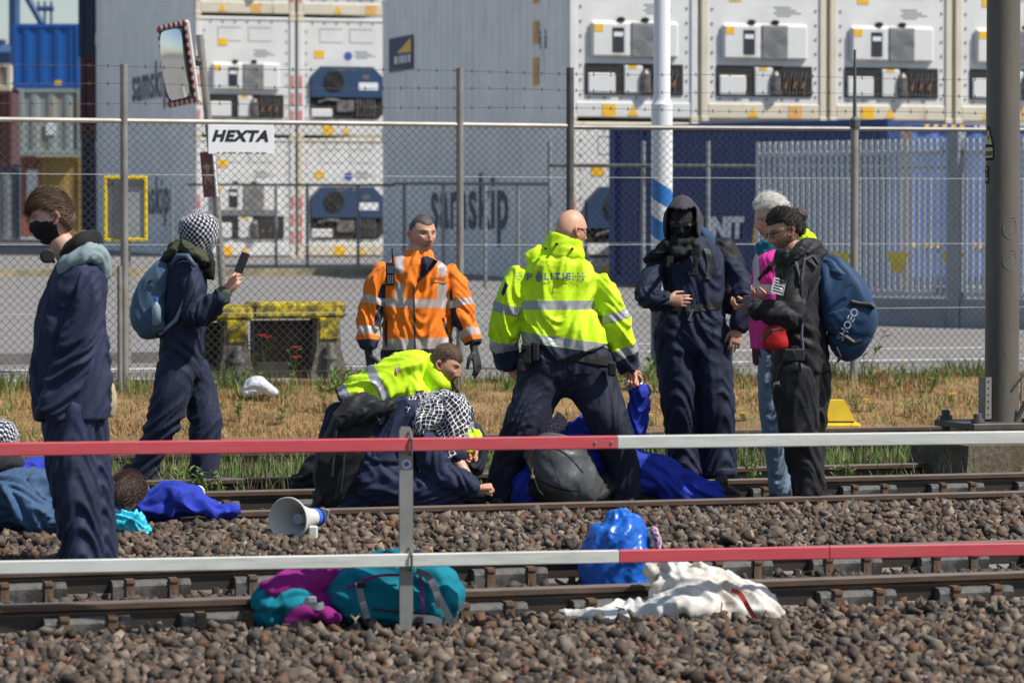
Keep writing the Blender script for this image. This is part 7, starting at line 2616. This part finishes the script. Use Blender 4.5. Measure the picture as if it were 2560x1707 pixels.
# ---- two people lying on the ballast and the track
M_denim = cloth_mat('denim', (.040, .085, .165), rough=.85, var=.2, fade=(.09, .15, .24))
def lying():
    D = 18.75
    torso = C(D, [(285, 1290, .12, .15, .05, .4), (230, 1270, .17, .20, .05, .6), (150, 1262, .185, .20, .03, .6), (70, 1258, .18, .20, .0, .9), (-10, 1262, .165, .18, .0, .6), (-80, 1270, .15, .16, 0, .5)], side=(0, 0, 1))
    arm = C(D, [(255, 1271, 0.061, 0.061, -.18, .5), (180, 1300, .09, .085, -.24, .9), (100, 1290, .085, .08, -.26, 1.1), (40, 1235, .08, .075, -.22, .9), (-20, 1205, .07, .07, -.2, .7)])
    fr = head_frame(P(308, 1240, D + .05), (.15, .80, -.55), (.45, .2, .85), scale=1.06)
    tone = (.58, .36, .27)
    hg = head_geo(fr, tone)
    e = person('person in blue denim lying on the ballast with brown hair turned away', P(200, 1345, D), tone, [torso, arm], hg, neck=[(P(300, 1270, D + .05), .06), (P(280, 1300, D + .05), .07)])
    soft('denim_jacket', [torso, arm], M_denim, e, amp=.018, seed=101, freq=7.5, drape=.6)
    soft('collar', [C(D, [(266, 1298, .05, .07, -.12), (286, 1310, .055, .07, -.08), (290, 1335, .05, .06, -.05)])], M_navy, e, amp=.010, seed=102)  # navy cloth stands in for the jacket's denim in shade
    hair(fr, e, hair_mat('chestnut_hair', (.022, .012, .009), (.115, .065, .045), .38), lambda x, y, z: sstep(.0, .02, z - np.where(y > .03, .055, np.where(y > -.01, .055 - (.03 - y) * 1.8, -.017 - (-.01 - y) * 1.3))) - .02, .014, 6500, .040, (.25, -.5, -.6), .14, 12, frizz=.2, width=.0014, grow_top=.006)
    D2 = 21.2
    torso2 = C(D2, [(40, 1185, .10, .14, 0, .3), (90, 1200, .15, .2, .05, .5), (160, 1215, .16, .2, .1, .5), (230, 1235, .15, .18, .2, .5)], side=(0, 0, 1))
    legx = C(D2, [(230, 1235, .12, .12, .25, .5), (300, 1240, .1, .1, .35, .6)], side=(0, 0, 1))
    fr2 = head_frame(P(8, 1128, D2), (.75, -.5, .1), (-.3, 0, 1), scale=1.05)
    hg2 = head_geo(fr2, tone, brow=(.05, .03, .02))
    e2 = person('person in royal blue with dark face scarf lying across the middle track', P(100, 1235, D2), tone, [torso2, legx], hg2, neck=[(P(15, 1150, D2), .06), (P(40, 1180, D2), .07)])
    soft('coverall', [torso2, legx], M_royal, e2, amp=.014, seed=103)
    soft('face_scarf', [C(D2, [(-30, 1150, .08, .09, -.03), (0, 1165, .09, .10, -.06), (28, 1160, .08, .09, -.06), (45, 1168, .05, .07, -.04)], side=(0, 0, 1)), C(D2, [(-10, 1180, .1, .1, 0), (30, 1190, .09, .1, 0)])], cloth_mat('charcoal_cotton', (.020, .020, .024)), e2, voxel=.008, amp=.012, seed=104, freq=12)
    soft('head_scarf', [C(D2, [(-20, 1100, .09, .11, .02), (8, 1092, .11, .12, .01), (28, 1100, .07, .1, .0)], side=(0, 0, 1))], M_kef_dot, e2, voxel=.008, amp=.006, seed=105)
lying()

def crinkle(nt, scale):                             # sharp creases of film and coated cloth
    a = mth(nt, 'ABSOLUTE', mth(nt, 'SUBTRACT', noise(nt, coords(nt), scale, 1.5, .5), .5))
    c = mth(nt, 'ABSOLUTE', mth(nt, 'SUBTRACT', noise(nt, coords(nt, rot=(1, 2, .5)), scale * 2.2, 1, .5), .5))
    return mth(nt, 'MULTIPLY', mth(nt, 'ADD', a, mth(nt, 'MULTIPLY', c, .5)), -4.0)

# ---------------------------------------------------------------- red and white safety barrier along the near track
def rail_paint(name, c, dirt):
    m, nt, b = new_mat(name)
    vec = coords(nt)
    f = noise(nt, vec, 6, 5)
    col = ramp(nt, f, [(.3, tuple(x * .88 for x in c)), (.7, c)])
    s = noise(nt, coords(nt, scale=(1, 1, 9)), 4, 6, .7)
    col = mixc(nt, ramp(nt, s, [(.48, 0), (.66, .6)]), col, dirt)
    nt.links.new(col, b.inputs['Base Color'])
    b.inputs['Roughness'].default_value = .5
    bump(nt, b, noise(nt, vec, 80, 4), .2, .002)
    return m
M_rbar = rail_paint('barrier_red', (.60, .075, .095), (.50, .14, .14))
M_wbar = rail_paint('barrier_white', (.66, .67, .62), (.42, .42, .36))
M_bpost = mat('barrier_post_steel', (.27, .27, .25), .5, metal=.4, var=.2, scale=6, dirt=(.18, .15, .11), dirt_scale=5)
bl0, bl1 = P(-60, 1111, 14.6), P(2640, 1094, 15.5)
bdir = Vector((bl1.x - bl0.x, bl1.y - bl0.y, 0)); blen = bdir.length; bdir.normalize()
bback = Vector((-bdir.y, bdir.x, 0))
def bar_x(u):
    k = (u - 1280) / FPX
    return (k * bl0.y - bl0.x) / (bdir.x - k * bdir.y)
post_x = bar_x(1015)
postp = Vector((bl0.x, bl0.y, 0)) + bdir * post_x
barrier = empty('safety_barrier', Vector((postp.x, postp.y, .05)), 'red and white two bar safety barrier on a grey post before the tracks', 'barrier')
zb_u = P(1015, 1110, postp.y).z
zb_l = P(1015, 1398, postp.y).z
def bar_seg(x0, x1, z, slope, m, name='bar', h=.056):
    def fr(p):
        return Vector((bl0.x, bl0.y, 0)) + bdir * p[0] + bback * p[1] + UP * (p[2] + z + slope * (p[0] - post_x))
    q = MB(fr)
    q.bev((x0, -.045, -h / 2), (x1, -.012, h / 2), .004)
    return q.build(name, m, barrier)
xe = bar_x(1538)
bar_seg(-.75, post_x + .010, zb_u, .0, M_rbar)
bar_seg(post_x + .018, xe - .0005, zb_u, .0, M_rbar)
bar_seg(xe, blen + .9, zb_u, .0, M_wbar)
bar_seg(-.75, post_x + .010, zb_l, .0, M_wbar)
bar_seg(post_x + .018, bar_x(1543) - .0005, zb_l, .0, M_wbar)
bar_seg(bar_x(1543), bar_x(2068), zb_l, .0, M_rbar)
bar_seg(bar_x(2068) + .001, blen + .9, zb_l, .0, M_rbar, h=.0565)
for u in (1483, 1524):
    x = bar_x(u)
    p = Vector((bl0.x, bl0.y, 0)) + bdir * x + bback * (-.047) + UP * zb_u
    q = MB(); q.lathe(p, bback * 1, [(-.004, .003), (-.003, .006), (.003, .006)], 8); q.build('rivet', M_galv, barrier)
q = MB(lambda p: postp + bdir * p[0] + bback * p[1] + UP * p[2])
q.prism([(-.03, -.010, .16), (.028, -.010, .16), (.028, -.010, zb_u + .055), (.014, -.010, zb_u + .075), (-.022, -.010, zb_u + .075), (-.03, -.010, zb_u + .06)], (0, .022, 0))
pst = q.build('post', M_bpost, barrier)
q = MB(lambda p: postp + bdir * p[0] + bback * p[1] + UP * p[2])
q.prism([(.028, -.010, .16), (.020, -.010, .07), (-.02, -.010, .035), (-.06, -.010, .035), (-.05, -.010, .06), (-.03, -.010, .09), (-.03, -.010, .16)], (0, .022, 0))
q.build('curved_foot', M_bpost, barrier)
q = MB(lambda p: postp + bdir * p[0] + bback * p[1] + UP * p[2])
q.bev((-.40, -.02, .030), (.0, .03, .062), .006)
q.build('foot_bar', mat('foot_brown', (.10, .085, .07), .6, metal=.2, var=.3), barrier)
for z in (zb_u, zb_l):
    q = MB(lambda p: postp + bdir * p[0] + bback * p[1] + UP * p[2])
    q.tube([(.014, -.012, z - .045), (.014, -.055, z - .035), (.014, -.056, z + .025), (.012, -.03, z + .048), (.008, -.006, z + .05)], .0055, 6)
    q.build('hook', M_darkpost, barrier)
q = MB(); q.lathe(postp + UP * (zb_u - .085) - bback * .0105 + bdir * .0, -bback, [(0, .019), (.002, .019)], 20); stk = q.build('round_sticker', M_white_lbl, pst)
q = MB(); q.lathe(postp + UP * (zb_u - .085) - bback * .0130, -bback, [(0, .012), (.001, .012)], 16); q.build('sticker_logo', M_blue_logo, pst)

# ---------------------------------------------------------------- catenary mast on its foundation
DMt = 23.5
mb_ = on_line(2505, 22.05, 0)
DMt = mb_.y
mast = empty('catenary_mast', Vector((mb_.x, mb_.y, .05)), 'tall grey steel catenary mast bolted to a mossy concrete foundation', 'mast')
def mast_mat():
    m, nt, b = new_mat('mast_steel')
    vec = coords(nt)
    f = noise(nt, coords(nt, scale=(3, 3, .5)), 2.5, 6)
    col = ramp(nt, f, [(.3, (.115, .10, .08)), (.7, (.165, .145, .12))])
    col = mixc(nt, ramp(nt, noise(nt, vec, 9, 7, .7), [(.55, 0), (.75, .6)]), col, (.15, .095, .055))
    nt.links.new(col, b.inputs['Base Color'])
    b.inputs['Roughness'].default_value = .55
    b.inputs['Metallic'].default_value = .25
    bump(nt, b, noise(nt, vec, 70, 4), .15, .002)
    return m
M_mast = mast_mat()
sM = FPX / DMt
zpl = P(2500, 1052, DMt).z
q = MB(); q.lathe(Vector((mb_.x, mb_.y, zpl)), UP, [(0, .119), (1.0, .118), (4.5, .115)], 36)
smooth_by_angle(q.build('shaft', M_mast, mast), 30)
R = Matrix.Rotation(YAW, 3, 'Z')
fr = lambda p: Vector((mb_.x, mb_.y, 0)) + TV * p[0] + NV * p[1] + UP * p[2]
q = MB(fr); q.bev((-.36, -.30, zpl - .045), (.42, .34, zpl), .006)
q.build('base_plate', mat('plate_brown_steel', (.10, .088, .076), .55, metal=.3, var=.25), mast)
zf = zpl - .14
q = MB(fr); q.add([(-.52, -.50, -.08), (.62, -.50, -.08), (.62, .50, -.08), (-.52, .50, -.08), (-.47, -.46, zf), (.58, -.46, zf), (.58, .46, zf), (-.47, .46, zf)],
                  [(0, 1, 5, 4), (1, 2, 6, 5), (2, 3, 7, 6), (3, 0, 4, 7), (4, 5, 6, 7)])
def moss_mat():
    m, nt, b = new_mat('mossy_concrete')
    vec = coords(nt)
    f = noise(nt, vec, 26, 8, .75)
    col = ramp(nt, f, [(.28, (.035, .030, .022)), (.5, (.13, .105, .07)), (.75, (.26, .235, .195))])
    g = noise(nt, vec, 5, 5)
    col = mixc(nt, ramp(nt, g, [(.45, 0), (.68, .75)]), col, (.075, .062, .018))
    nt.links.new(col, b.inputs['Base Color']); b.inputs['Roughness'].default_value = .95
    bump(nt, b, f, .8, .015)
    return m
q.build('foundation', moss_mat(), mast)
for x, y in ((-.30, -.24), (.08, -.25), (.36, -.24), (-.30, .27), (.36, .27)):
    q = MB(fr); q.lathe((x, y, zf - .01), (0, 0, 1), [(0, .030), (.145, .030), (.145, .046), (.18, .046), (.18, .030), (.215, .030), (.22, .02)], 6 if x > 0 else 12)
    q.build('anchor_bolt', mat('bolt_brown', (.12, .08, .05), .6, metal=.3, var=.3) if x > 0 and y < 0 else M_darkpost, mast)
for s in (-1, 1):
    q = MB(fr)
    q.box((s * .115 if s > 0 else -.165, -.075, zpl + .02), (.165 if s > 0 else -.115, -.066, zpl + .31))
    q.box((.158 if s > 0 else -.165, -.075, zpl + .02), (.165 if s > 0 else -.158, .03, zpl + .31))
    w = q.build('perforated_angle', M_galv, mast)
    for i in range(6):
        q = MB(fr); q.lathe((s * .14, -.0765, zpl + .05 + i * .046), (0, 1, 0), [(0, .007), (.001, .007)], 8); q.build('hole', M_black, w)
q = MB(fr); q.tube([(.06, -.118, zpl + .02), (.10, -.135, zpl + .10), (.13, -.15, zpl + .16)], .016, 6); q.bev((.09, -.15, zpl + .09), (.14, -.13, zpl + .15), .006)
q.build('earth_lug', M_darkpost, mast)
q = MB(fr); q.tube([(.02, -.120, zpl + .22), (.08, -.13, zpl + .30), (.11, -.13, zpl + .33)], .009, 5)
q.build('earth_wire', M_darkpost, mast)
# warning plate wrapped on the left of the shaft
wp = Vector((mb_.x, mb_.y, 0))
def on_shaft(a, z, r=.1205):
    return wp + Vector((math.sin(a) * r, -math.cos(a) * r, z))
def shaft_patch(name, poly, m, r, parent):
    V, F = [], []
    n_ = len(poly)
    bm = bmesh.new()
    vs = [bm.verts.new((a, z, 0)) for a, z in poly]
    bm.faces.new(vs)
    bmesh.ops.triangulate(bm, faces=bm.faces[:])
    for _ in range(3):
        bmesh.ops.subdivide_edges(bm, edges=bm.edges[:], cuts=1)
        bmesh.ops.triangulate(bm, faces=bm.faces[:])
    for v in bm.verts:
        v.co = on_shaft(v.co.x, v.co.y, r)
    me = bpy.data.meshes.new(name)
    bm.to_mesh(me); bm.free()
    return link_mesh(name, me, m, parent)
zs0 = P(2470, 402, DMt).z; zs1 = P(2470, 325, DMt).z; zm = P(2470, 366, DMt).z
M_plate_y = mat('pale_yellow_plate', (.62, .54, .30), .5, var=.1)
wpl = shaft_patch('warning_plate', [(-1.75, zs0), (-.72, zs0), (-.68, zs0 + .02), (-.68, zm + .01), (-1.05, zs1 + .02), (-1.15, zs1 + .03), (-1.75, zm)], M_black, .1205, mast)
shaft_patch('warning_triangle', [(-1.62, zm + .015), (-.78, zm + .010), (-1.10, zs1 + .005)], M_plate_y, .1225, wpl)
shaft_patch('text_plate', [(-1.70, zs0 + .02), (-.76, zs0 + .02), (-.76, zm - .010), (-1.70, zm - .010)], M_plate_y, .1225, wpl)
shaft_patch('lightning_bolt', [(-1.12, zm + .03), (-1.02, zm + .065), (-1.12, zm + .06), (-1.05, zs1 - .035), (-1.20, zm + .048), (-1.10, zm + .05)], M_black, .1240, wpl)
V, F = text_mesh('LEVENSGEVAAR', .016, 0, .0006, 1)
for dz, body in ((.028, 'GEVAARLIJK'), (.012, 'SPANNING')):
    V, F = text_mesh(body, .017, 0, .0008, 1)
    q = MB(lambda p: on_shaft(-1.15 + p[0] / .12, (zs0 + zm) / 2 - .012 + dz - .010 + p[1], .1242)); q.add(V, F); q.build('lettering', M_black, wpl)
npl = shaft_patch('number_strip', [(-1.6, zs0 - .16), (-1.08, zs0 - .16), (-1.08, zs0 - .035), (-1.6, zs0 - .035)], M_black, .1215, mast)
for body, z in (('9', zs0 - .06), ('1', zs0 - .095), ('92', zs0 - .13)):
    V, F = text_mesh(body, .034, 0, .001, 1)
    q = MB(lambda p: on_shaft(-1.28 + p[0] / .12, z + p[1], .1232)); q.add(V, F); q.build('lettering', M_white_lbl, npl)
# chalk scribbles on the shaft
M_chalk = mat('chalk', (.19, .18, .165), .9)
def scribble(pts, closed=False):
    q = MB(); q.tube([on_shaft(a, z, .1185) for a, z in pts], .0022, 4, cap=False); q.build('chalk_mark', M_chalk, mast)
for zc_, rr in ((P(2500, 570, DMt).z, .075), (P(2500, 650, DMt).z, .07)):
    scribble([(.35 + .45 * math.cos(a), zc_ + rr * math.sin(a)) for a in np.linspace(0, 6.3, 20)])
    scribble([(.35 + .4 * math.sin(a * 2.3), zc_ + rr * .7 * math.cos(a * 1.7)) for a in np.linspace(0, 5, 24)])
for zc_ in (P(2500, 850, DMt).z, P(2500, 940, DMt).z):
    scribble([(.2 + .18 * math.sin(a * 2), zc_ + .10 * math.cos(a)) for a in np.linspace(0, 3, 20)])

# yellow plastic base in the verge
yb = P(2088, 1062, 29.3)
yb.z = gz(yb)
yo = empty('yellow_base', yb, 'worn yellow plastic cable cover on the dry grass', 'cover')
q = MB(lambda p: yb + Vector(p))
q.add([(-.16, -.16, .06), (.155, -.16, .06), (.155, .16, .06), (-.16, .16, .06), (-.12, -.12, .23), (.07, -.12, .23), (.07, .12, .23), (-.12, .12, .23)], [(0, 1, 5, 4), (1, 2, 6, 5), (2, 3, 7, 6), (3, 0, 4, 7), (4, 5, 6, 7)])
M_yb = mat('worn_yellow', (.70, .46, .01), .55, var=.12, scale=4, dirt=(.42, .30, .05), dirt_scale=6, dirt_at=.6, bmp=.3)
q.build('upper_shell', M_yb, yo)
q = MB(lambda p: yb + Vector(p)); q.bev((-.19, -.19, -.03), (.20, .19, .045), .02); q.build('foot_plate', M_yb, yo)
q = MB(lambda p: yb + Vector(p)); q.box((-.15, -.15, .04), (.145, .15, .065)); q.build('dark_gap', M_black, yo)

# ---------------------------------------------------------------- things left on the tracks
# megaphone
Dm = 18.3
mc_ = P(722, 1303, Dm)
maxis = Vector((-.72, -.68, .12)).normalized()
mega = empty('megaphone', P(740, 1360, Dm), 'white megaphone with blue body lying on the ballast, horn towards the barrier', 'megaphone')
M_mwhite = mat('megaphone_white', (.62, .63, .58), .4, var=.05)
M_mblue = mat('megaphone_blue', (.045, .14, .58), .35, var=.08)
back_ = P(795, 1292, Dm + .30)
front_ = P(711, 1299, Dm)
maxis = (front_ - back_).normalized()
q = MB(); q.lathe(back_, maxis, [(.06, .048), (.12, .056), (.20, .078), (.27, .104), (.298, .120), (.306, .120), (.308, .115), (.300, .112), (.26, .094), (.19, .066), (.13, .045), (.08, .03)], 40, cap=False)
smooth_by_angle(q.build('horn', M_mwhite, mega), 50)
q = MB(); q.lathe(back_, maxis, [(.06, .0), (.06, .028), (.21, .026), (.218, .018)], 20)
tip = smooth_by_angle(q.build('inner_horn', M_mwhite, mega))
q = MB(); q.lathe(back_ + maxis * .218, maxis, [(0, .0175), (.002, .0175)], 16); q.build('cap_disc', mat('lilac_disc', (.36, .34, .62), .4), tip)
q = MB(); q.lathe(back_, maxis, [(-.015, .03), (-.01, .046), (.03, .050), (.062, .050)], 24)
bd = smooth_by_angle(q.build('body', M_mblue, mega))
q = MB(); q.lathe(back_, maxis, [(.018, .0505), (.019, .053), (.026, .053), (.027, .0505)], 24, cap=False); q.build('band', M_blacks, bd)
q = MB(); q.tube([back_ + Vector((.02, -.02, .048)), back_ + Vector((.06, -.03, .035)), back_ + Vector((.05, -.03, .0))], .007, 6); q.build('strap_loop', M_galv, bd)
gp = P(783, 1330, Dm - .02)
q = MB(lambda p: gp + Vector(p)); q.bev((-.024, -.024, -.045), (.024, .024, .035), .008)
q.build('microphone_grip', M_mwhite, mega)

# soft lumps: bags and cloths
def blob(name, D, chains, m, label, cat, amp=.02, seed=1, freq=9, drape=.6, voxel=.010, zones=None, smooth=4, post=None):
    o = soft(name, [C(D, c[0], **c[1]) for c in chains], m, None, voxel=voxel, amp=amp, seed=seed, freq=freq, drape=drape, zones=zones, smooth=smooth, post=post)
    return tag(o, label, cat)
S = dict(side=(0, 0, 1))
# royal blue cloth over the rail
blob('cloth', 19.5, [([(350, 1270, .05, .10, .0), (395, 1258, .09, .16, .03), (440, 1250, .105, .18, .05), (490, 1266, .06, .15, .03), (540, 1276, .035, .10, 0), (592, 1280, .022, .05, -.03)], S),
                     ([(432, 1226, .04, .05, .05), (440, 1252, .08, .09, .05)], {})], M_royal, 'crumpled royal blue cloth lying over the middle rail', 'cloth', amp=.030, seed=110, freq=7)
# cyan bag
def cyan_mat():
    m, nt, b = new_mat('cyan_plastic')
    f = noise(nt, coords(nt), 9, 5)
    nt.links.new(ramp(nt, f, [(.3, (.02, .42, .58)), (.7, (.06, .62, .80))]), b.inputs['Base Color'])
    b.inputs['Roughness'].default_value = .28
    bump(nt, b, noise(nt, coords(nt), 25, 4), .5, .02)
    return m
blob('plastic_bag', 18.6, [([(300, 1302, .045, .05), (330, 1305, .06, .07), (350, 1322, .05, .06), (366, 1336, .025, .05)], S), ([(345, 1282, .02, .03), (338, 1310, .05, .06), (318, 1338, .03, .05)], {})], cyan_mat(), 'bright cyan plastic bag beside the head of the lying person', 'bag', amp=.022, seed=111, freq=13, voxel=.007)
# white paper scrap on the rail
blob('paper_cup', 21.3, [([(482, 1232, .03, .03), (500, 1228, .035, .03), (505, 1242, .02, .03)], S)], M_white_lbl, 'small white crumpled cup on the rail behind the blue cloth', 'cup', amp=.010, seed=112, freq=16, voxel=.007)
# black bag behind the kneeling person
bb2 = blob('black_bag', 21.9, [([(735, 1205, .04, .08), (762, 1200, .07, .10), (790, 1180, .10, .13), (815, 1175, .10, .12)], S)], M_blacks, 'black bag dumped on the far rail beside the kneeling person', 'bag', amp=.016, seed=113, freq=10)
# blue rain cover over a rucksack between the near rails
def tarp_mat(name, a, b2, rough=.3):
    m, nt, b = new_mat(name)
    f = noise(nt, coords(nt), 7, 6)
    nt.links.new(ramp(nt, f, [(.3, a), (.7, b2)]), b.inputs['Base Color'])
    b.inputs['Roughness'].default_value = rough
    bump(nt, b, crinkle(nt, 8), .35, .02)
    return m
cov_ = blob('covered_rucksack', 17.0, [([(1545, 1292, .06, .08, .0), (1550, 1315, .125, .15, 0), (1545, 1370, .165, .18, 0), (1540, 1420, .175, .18, 0), (1545, 1470, .16, .17, 0)], dict(n=26, sup=2.5))],
     tarp_mat('blue_rain_cover', (.006, .085, .42), (.012, .14, .56), .36), 'rucksack in a shiny blue rain cover standing between the near rails', 'bag', amp=.015, seed=114, freq=8)
soft('patterned_edge', [C(17.0, [(1632, 1322, .02, .04, -.02), (1642, 1345, .022, .05, -.02), (1645, 1372, .02, .05, -.02)])], keffiyeh_mat('patterned_cloth', True, (.05, .07, .13), (.55, .30, .36), .03, .3), cov_, voxel=.008, amp=.01, seed=2)
# white sack with red straps
def sack_mat():
    m, nt, b = new_mat('woven_white_plastic')
    vec = coords(nt)
    f = noise(nt, vec, 3.5, 7, .65)
    col = ramp(nt, f, [(.44, (.64, .63, .60)), (.58, (.56, .52, .45)), (.72, (.38, .29, .18))])
    nt.links.new(col, b.inputs['Base Color'])
    b.inputs['Roughness'].default_value = .55
    bump(nt, b, crinkle(nt, 5), .35, .025)
    return m
sk = blob('white_sack', 15.5, [([(1410, 1545, .022, .04, -.05), (1470, 1542, .032, .09, -.03), (1540, 1540, .04, .12, 0), (1640, 1530, .075, .16, .05), (1750, 1510, .125, .18, .05), (1850, 1525, .105, .16, .03), (1915, 1540, .075, .12, 0), (1940, 1545, .045, .08, 0)], S),
                                ([(1630, 1412, .06, .05, .12), (1668, 1428, .10, .08, .15), (1700, 1475, .14, .12, .10), (1730, 1525, .15, .14, .05)], {}),
                                ([(1735, 1410, .055, .05, .12), (1760, 1435, .06, .06, .12), (1800, 1480, .08, .10, .08), (1880, 1520, .09, .10, .03)], {})],
          sack_mat(), 'crumpled white woven sack with red straps lying against the near rail', 'sack', amp=.024, seed=115, freq=7.5, drape=.9, voxel=.010, smooth=3)
M_redstrap = mat('red_webbing', (.42, .035, .035), .7, var=.2, scale=12)
def ribbon(name, pts, w, m, parent, D):
    c = [P(u, v, D + (p[2] if len(p) > 2 else 0)) for p in pts for u, v in [p[:2]]]
    q = MB()
    V, F = [], []
    cc = catmull([tuple(x) for x in c], 5)
    for i, p in enumerate(cc):
        d = cc[min(i + 1, len(cc) - 1)] - cc[max(i - 1, 0)]
        d = d / (np.linalg.norm(d) + 1e-9)
        s = np.cross(d, (0, 1, 0)); s = s / (np.linalg.norm(s) + 1e-9)
        for a, b_ in ((-1, -.003), (1, -.003), (1, .003), (-1, .003)):
            V.append(Vector(p + s * w * a + np.array([0, b_, 0])))
        if i:
            o = (i - 1) * 4
            F += [(o + k, o + (k + 1) % 4, o + 4 + (k + 1) % 4, o + 4 + k) for k in range(4)]
    q.add(V, F)
    return q.build(name, m, parent)
ribbon('red_strap', [(1828, 1474, -.10), (1850, 1484, -.16), (1878, 1530, -.19), (1908, 1570, -.18), (1922, 1586, -.1)], .011, M_redstrap, sk, 15.5)
ribbon('red_strap', [(1395, 1562, -.05), (1430, 1550, -.08), (1475, 1545, -.1)], .010, mat('pink_webbing', (.42, .10, .14), .7), sk, 15.5)
q = MB(); q.tube([P(u, v, 15.62 - .19) for u, v in ((1540, 1532), (1610, 1548), (1690, 1566))], .003, 4); q.build('dark_cord', M_black, sk)
# teal and purple rucksack
def teal_mat(name, a, var=.2):
    return cloth_mat(name, a, rough=.85, var=var, weave=.5, spec=.2)
M_teal, M_purple = teal_mat('teal_nylon', (.005, .19, .26)), teal_mat('purple_nylon', (.24, .015, .17))
Dt = 15.15
rk = blob('teal_rucksack', Dt, [([(860, 1500, .10, .14, 0, .5), (900, 1480, .15, .15, 0, .4), (960, 1478, .175, .16, 0, .4), (1030, 1482, .175, .16, 0, .5), (1080, 1492, .15, .15, 0, .6), (1110, 1510, .11, .15, 0, .5)], dict(side=(0, 0, 1), n=24)),
                                ([(1050, 1440, .06, .08, .05), (1085, 1440, .06, .08, .05), (1100, 1460, .05, .08, .05)], S)],
          M_teal, 'teal and purple hiking rucksack lying by the barrier post on the near track', 'rucksack', amp=.016, seed=116, freq=8.5)
soft('lid', [C(Dt, [(662, 1520, .09, .11, -.03, .6), (700, 1510, .11, .14, 0, .7), (745, 1505, .10, .13, 0, .8), (775, 1520, .07, .10, 0, .6)], side=(0, 0, 1))], M_teal, rk, amp=.018, seed=117, freq=8)
soft('purple_panel', [C(Dt, [(672, 1475, .05, .08, -.04), (715, 1460, .06, .09, -.02), (770, 1455, .07, .10, .02), (830, 1435, .07, .10, .05), (880, 1425, .05, .08, .05)], side=(0, 0, 1)), C(Dt, [(760, 1470, .08, .10, 0), (800, 1490, .10, .12, .05), (830, 1520, .06, .10, .05)]),
                      C(Dt, [(720, 1570, .04, .05, -.10), (755, 1535, .035, .05, -.12), (800, 1528, .035, .05, -.10), (840, 1548, .03, .05, -.12)], side=(0, 0, 1))], M_purple, rk, amp=.014, seed=118, freq=8)
M_gstrap = mat('grey_webbing2', (.17, .18, .20), .7, var=.2, scale=20)
for pts, w in (([(895, 1455, -.19), (905, 1500, -.22), (918, 1545, -.20)], .014), ([(1040, 1425, -.12), (1075, 1445, -.2), (1100, 1500, -.19), (1140, 1575, -.15)], .015), ([(1060, 1430, -.16), (1090, 1480, -.2), (1095, 1520, -.19)], .012),
               ([(1032, 1545, -.19), (1080, 1548, -.19), (1115, 1560, -.15)], .016), ([(1110, 1495, -.05), (1140, 1505, -.05), (1155, 1525, -.05)], .012), ([(760, 1500, -.14), (790, 1515, -.16), (810, 1512, -.14)], .016), ([(725, 1440, .0), (770, 1445, -.05), (870, 1425, .0)], .014)):
    ribbon('webbing_strap', pts, w, M_gstrap, rk, Dt)
for pts in ([(1050, 1432, -.14), (1056, 1490, -.19), (1060, 1545, -.17)], [(868, 1470, -.12), (940, 1440, -.17), (1010, 1436, -.16)]):
    ribbon('piping', pts, .006, M_purple, rk, Dt)
ribbon('zip', [(930, 1520, -.18), (985, 1528, -.19), (1040, 1524, -.18)], .005, M_black, rk, Dt)
for u, v in ((780, 1498), (1048, 1548), (903, 1462)):
    c = P(u, v, Dt - .2)
    q = MB(lambda p: c + Vector(p)); q.bev((-.018, -.008, -.014), (.018, .008, .014), .004); q.build('buckle', mat('buckle_grey', (.32, .33, .35), .4) if u == 780 else M_blacks, rk)
q = MB(); q.tube([P(877, 1536, Dt - .2), P(888, 1548, Dt - .21), P(900, 1536, Dt - .2)], .006, 5); q.tube([P(888, 1548, Dt - .21), P(888, 1556, Dt - .2)], .006, 5); q.build('cord_lock', mat('beige_plastic', (.45, .38, .26), .5), rk)
# white bag at the fence foot and small litter
blob('white_litter_bag', 29.2, [([(612, 980, .05, .08), (640, 966, .09, .10), (662, 972, .07, .09), (688, 984, .03, .06)], S)], tarp_mat('white_film', (.55, .58, .62), (.72, .74, .78), .35), 'crumpled white plastic bag at the foot of the chain link fence', 'bag', amp=.014, seed=119, freq=8, voxel=.012)
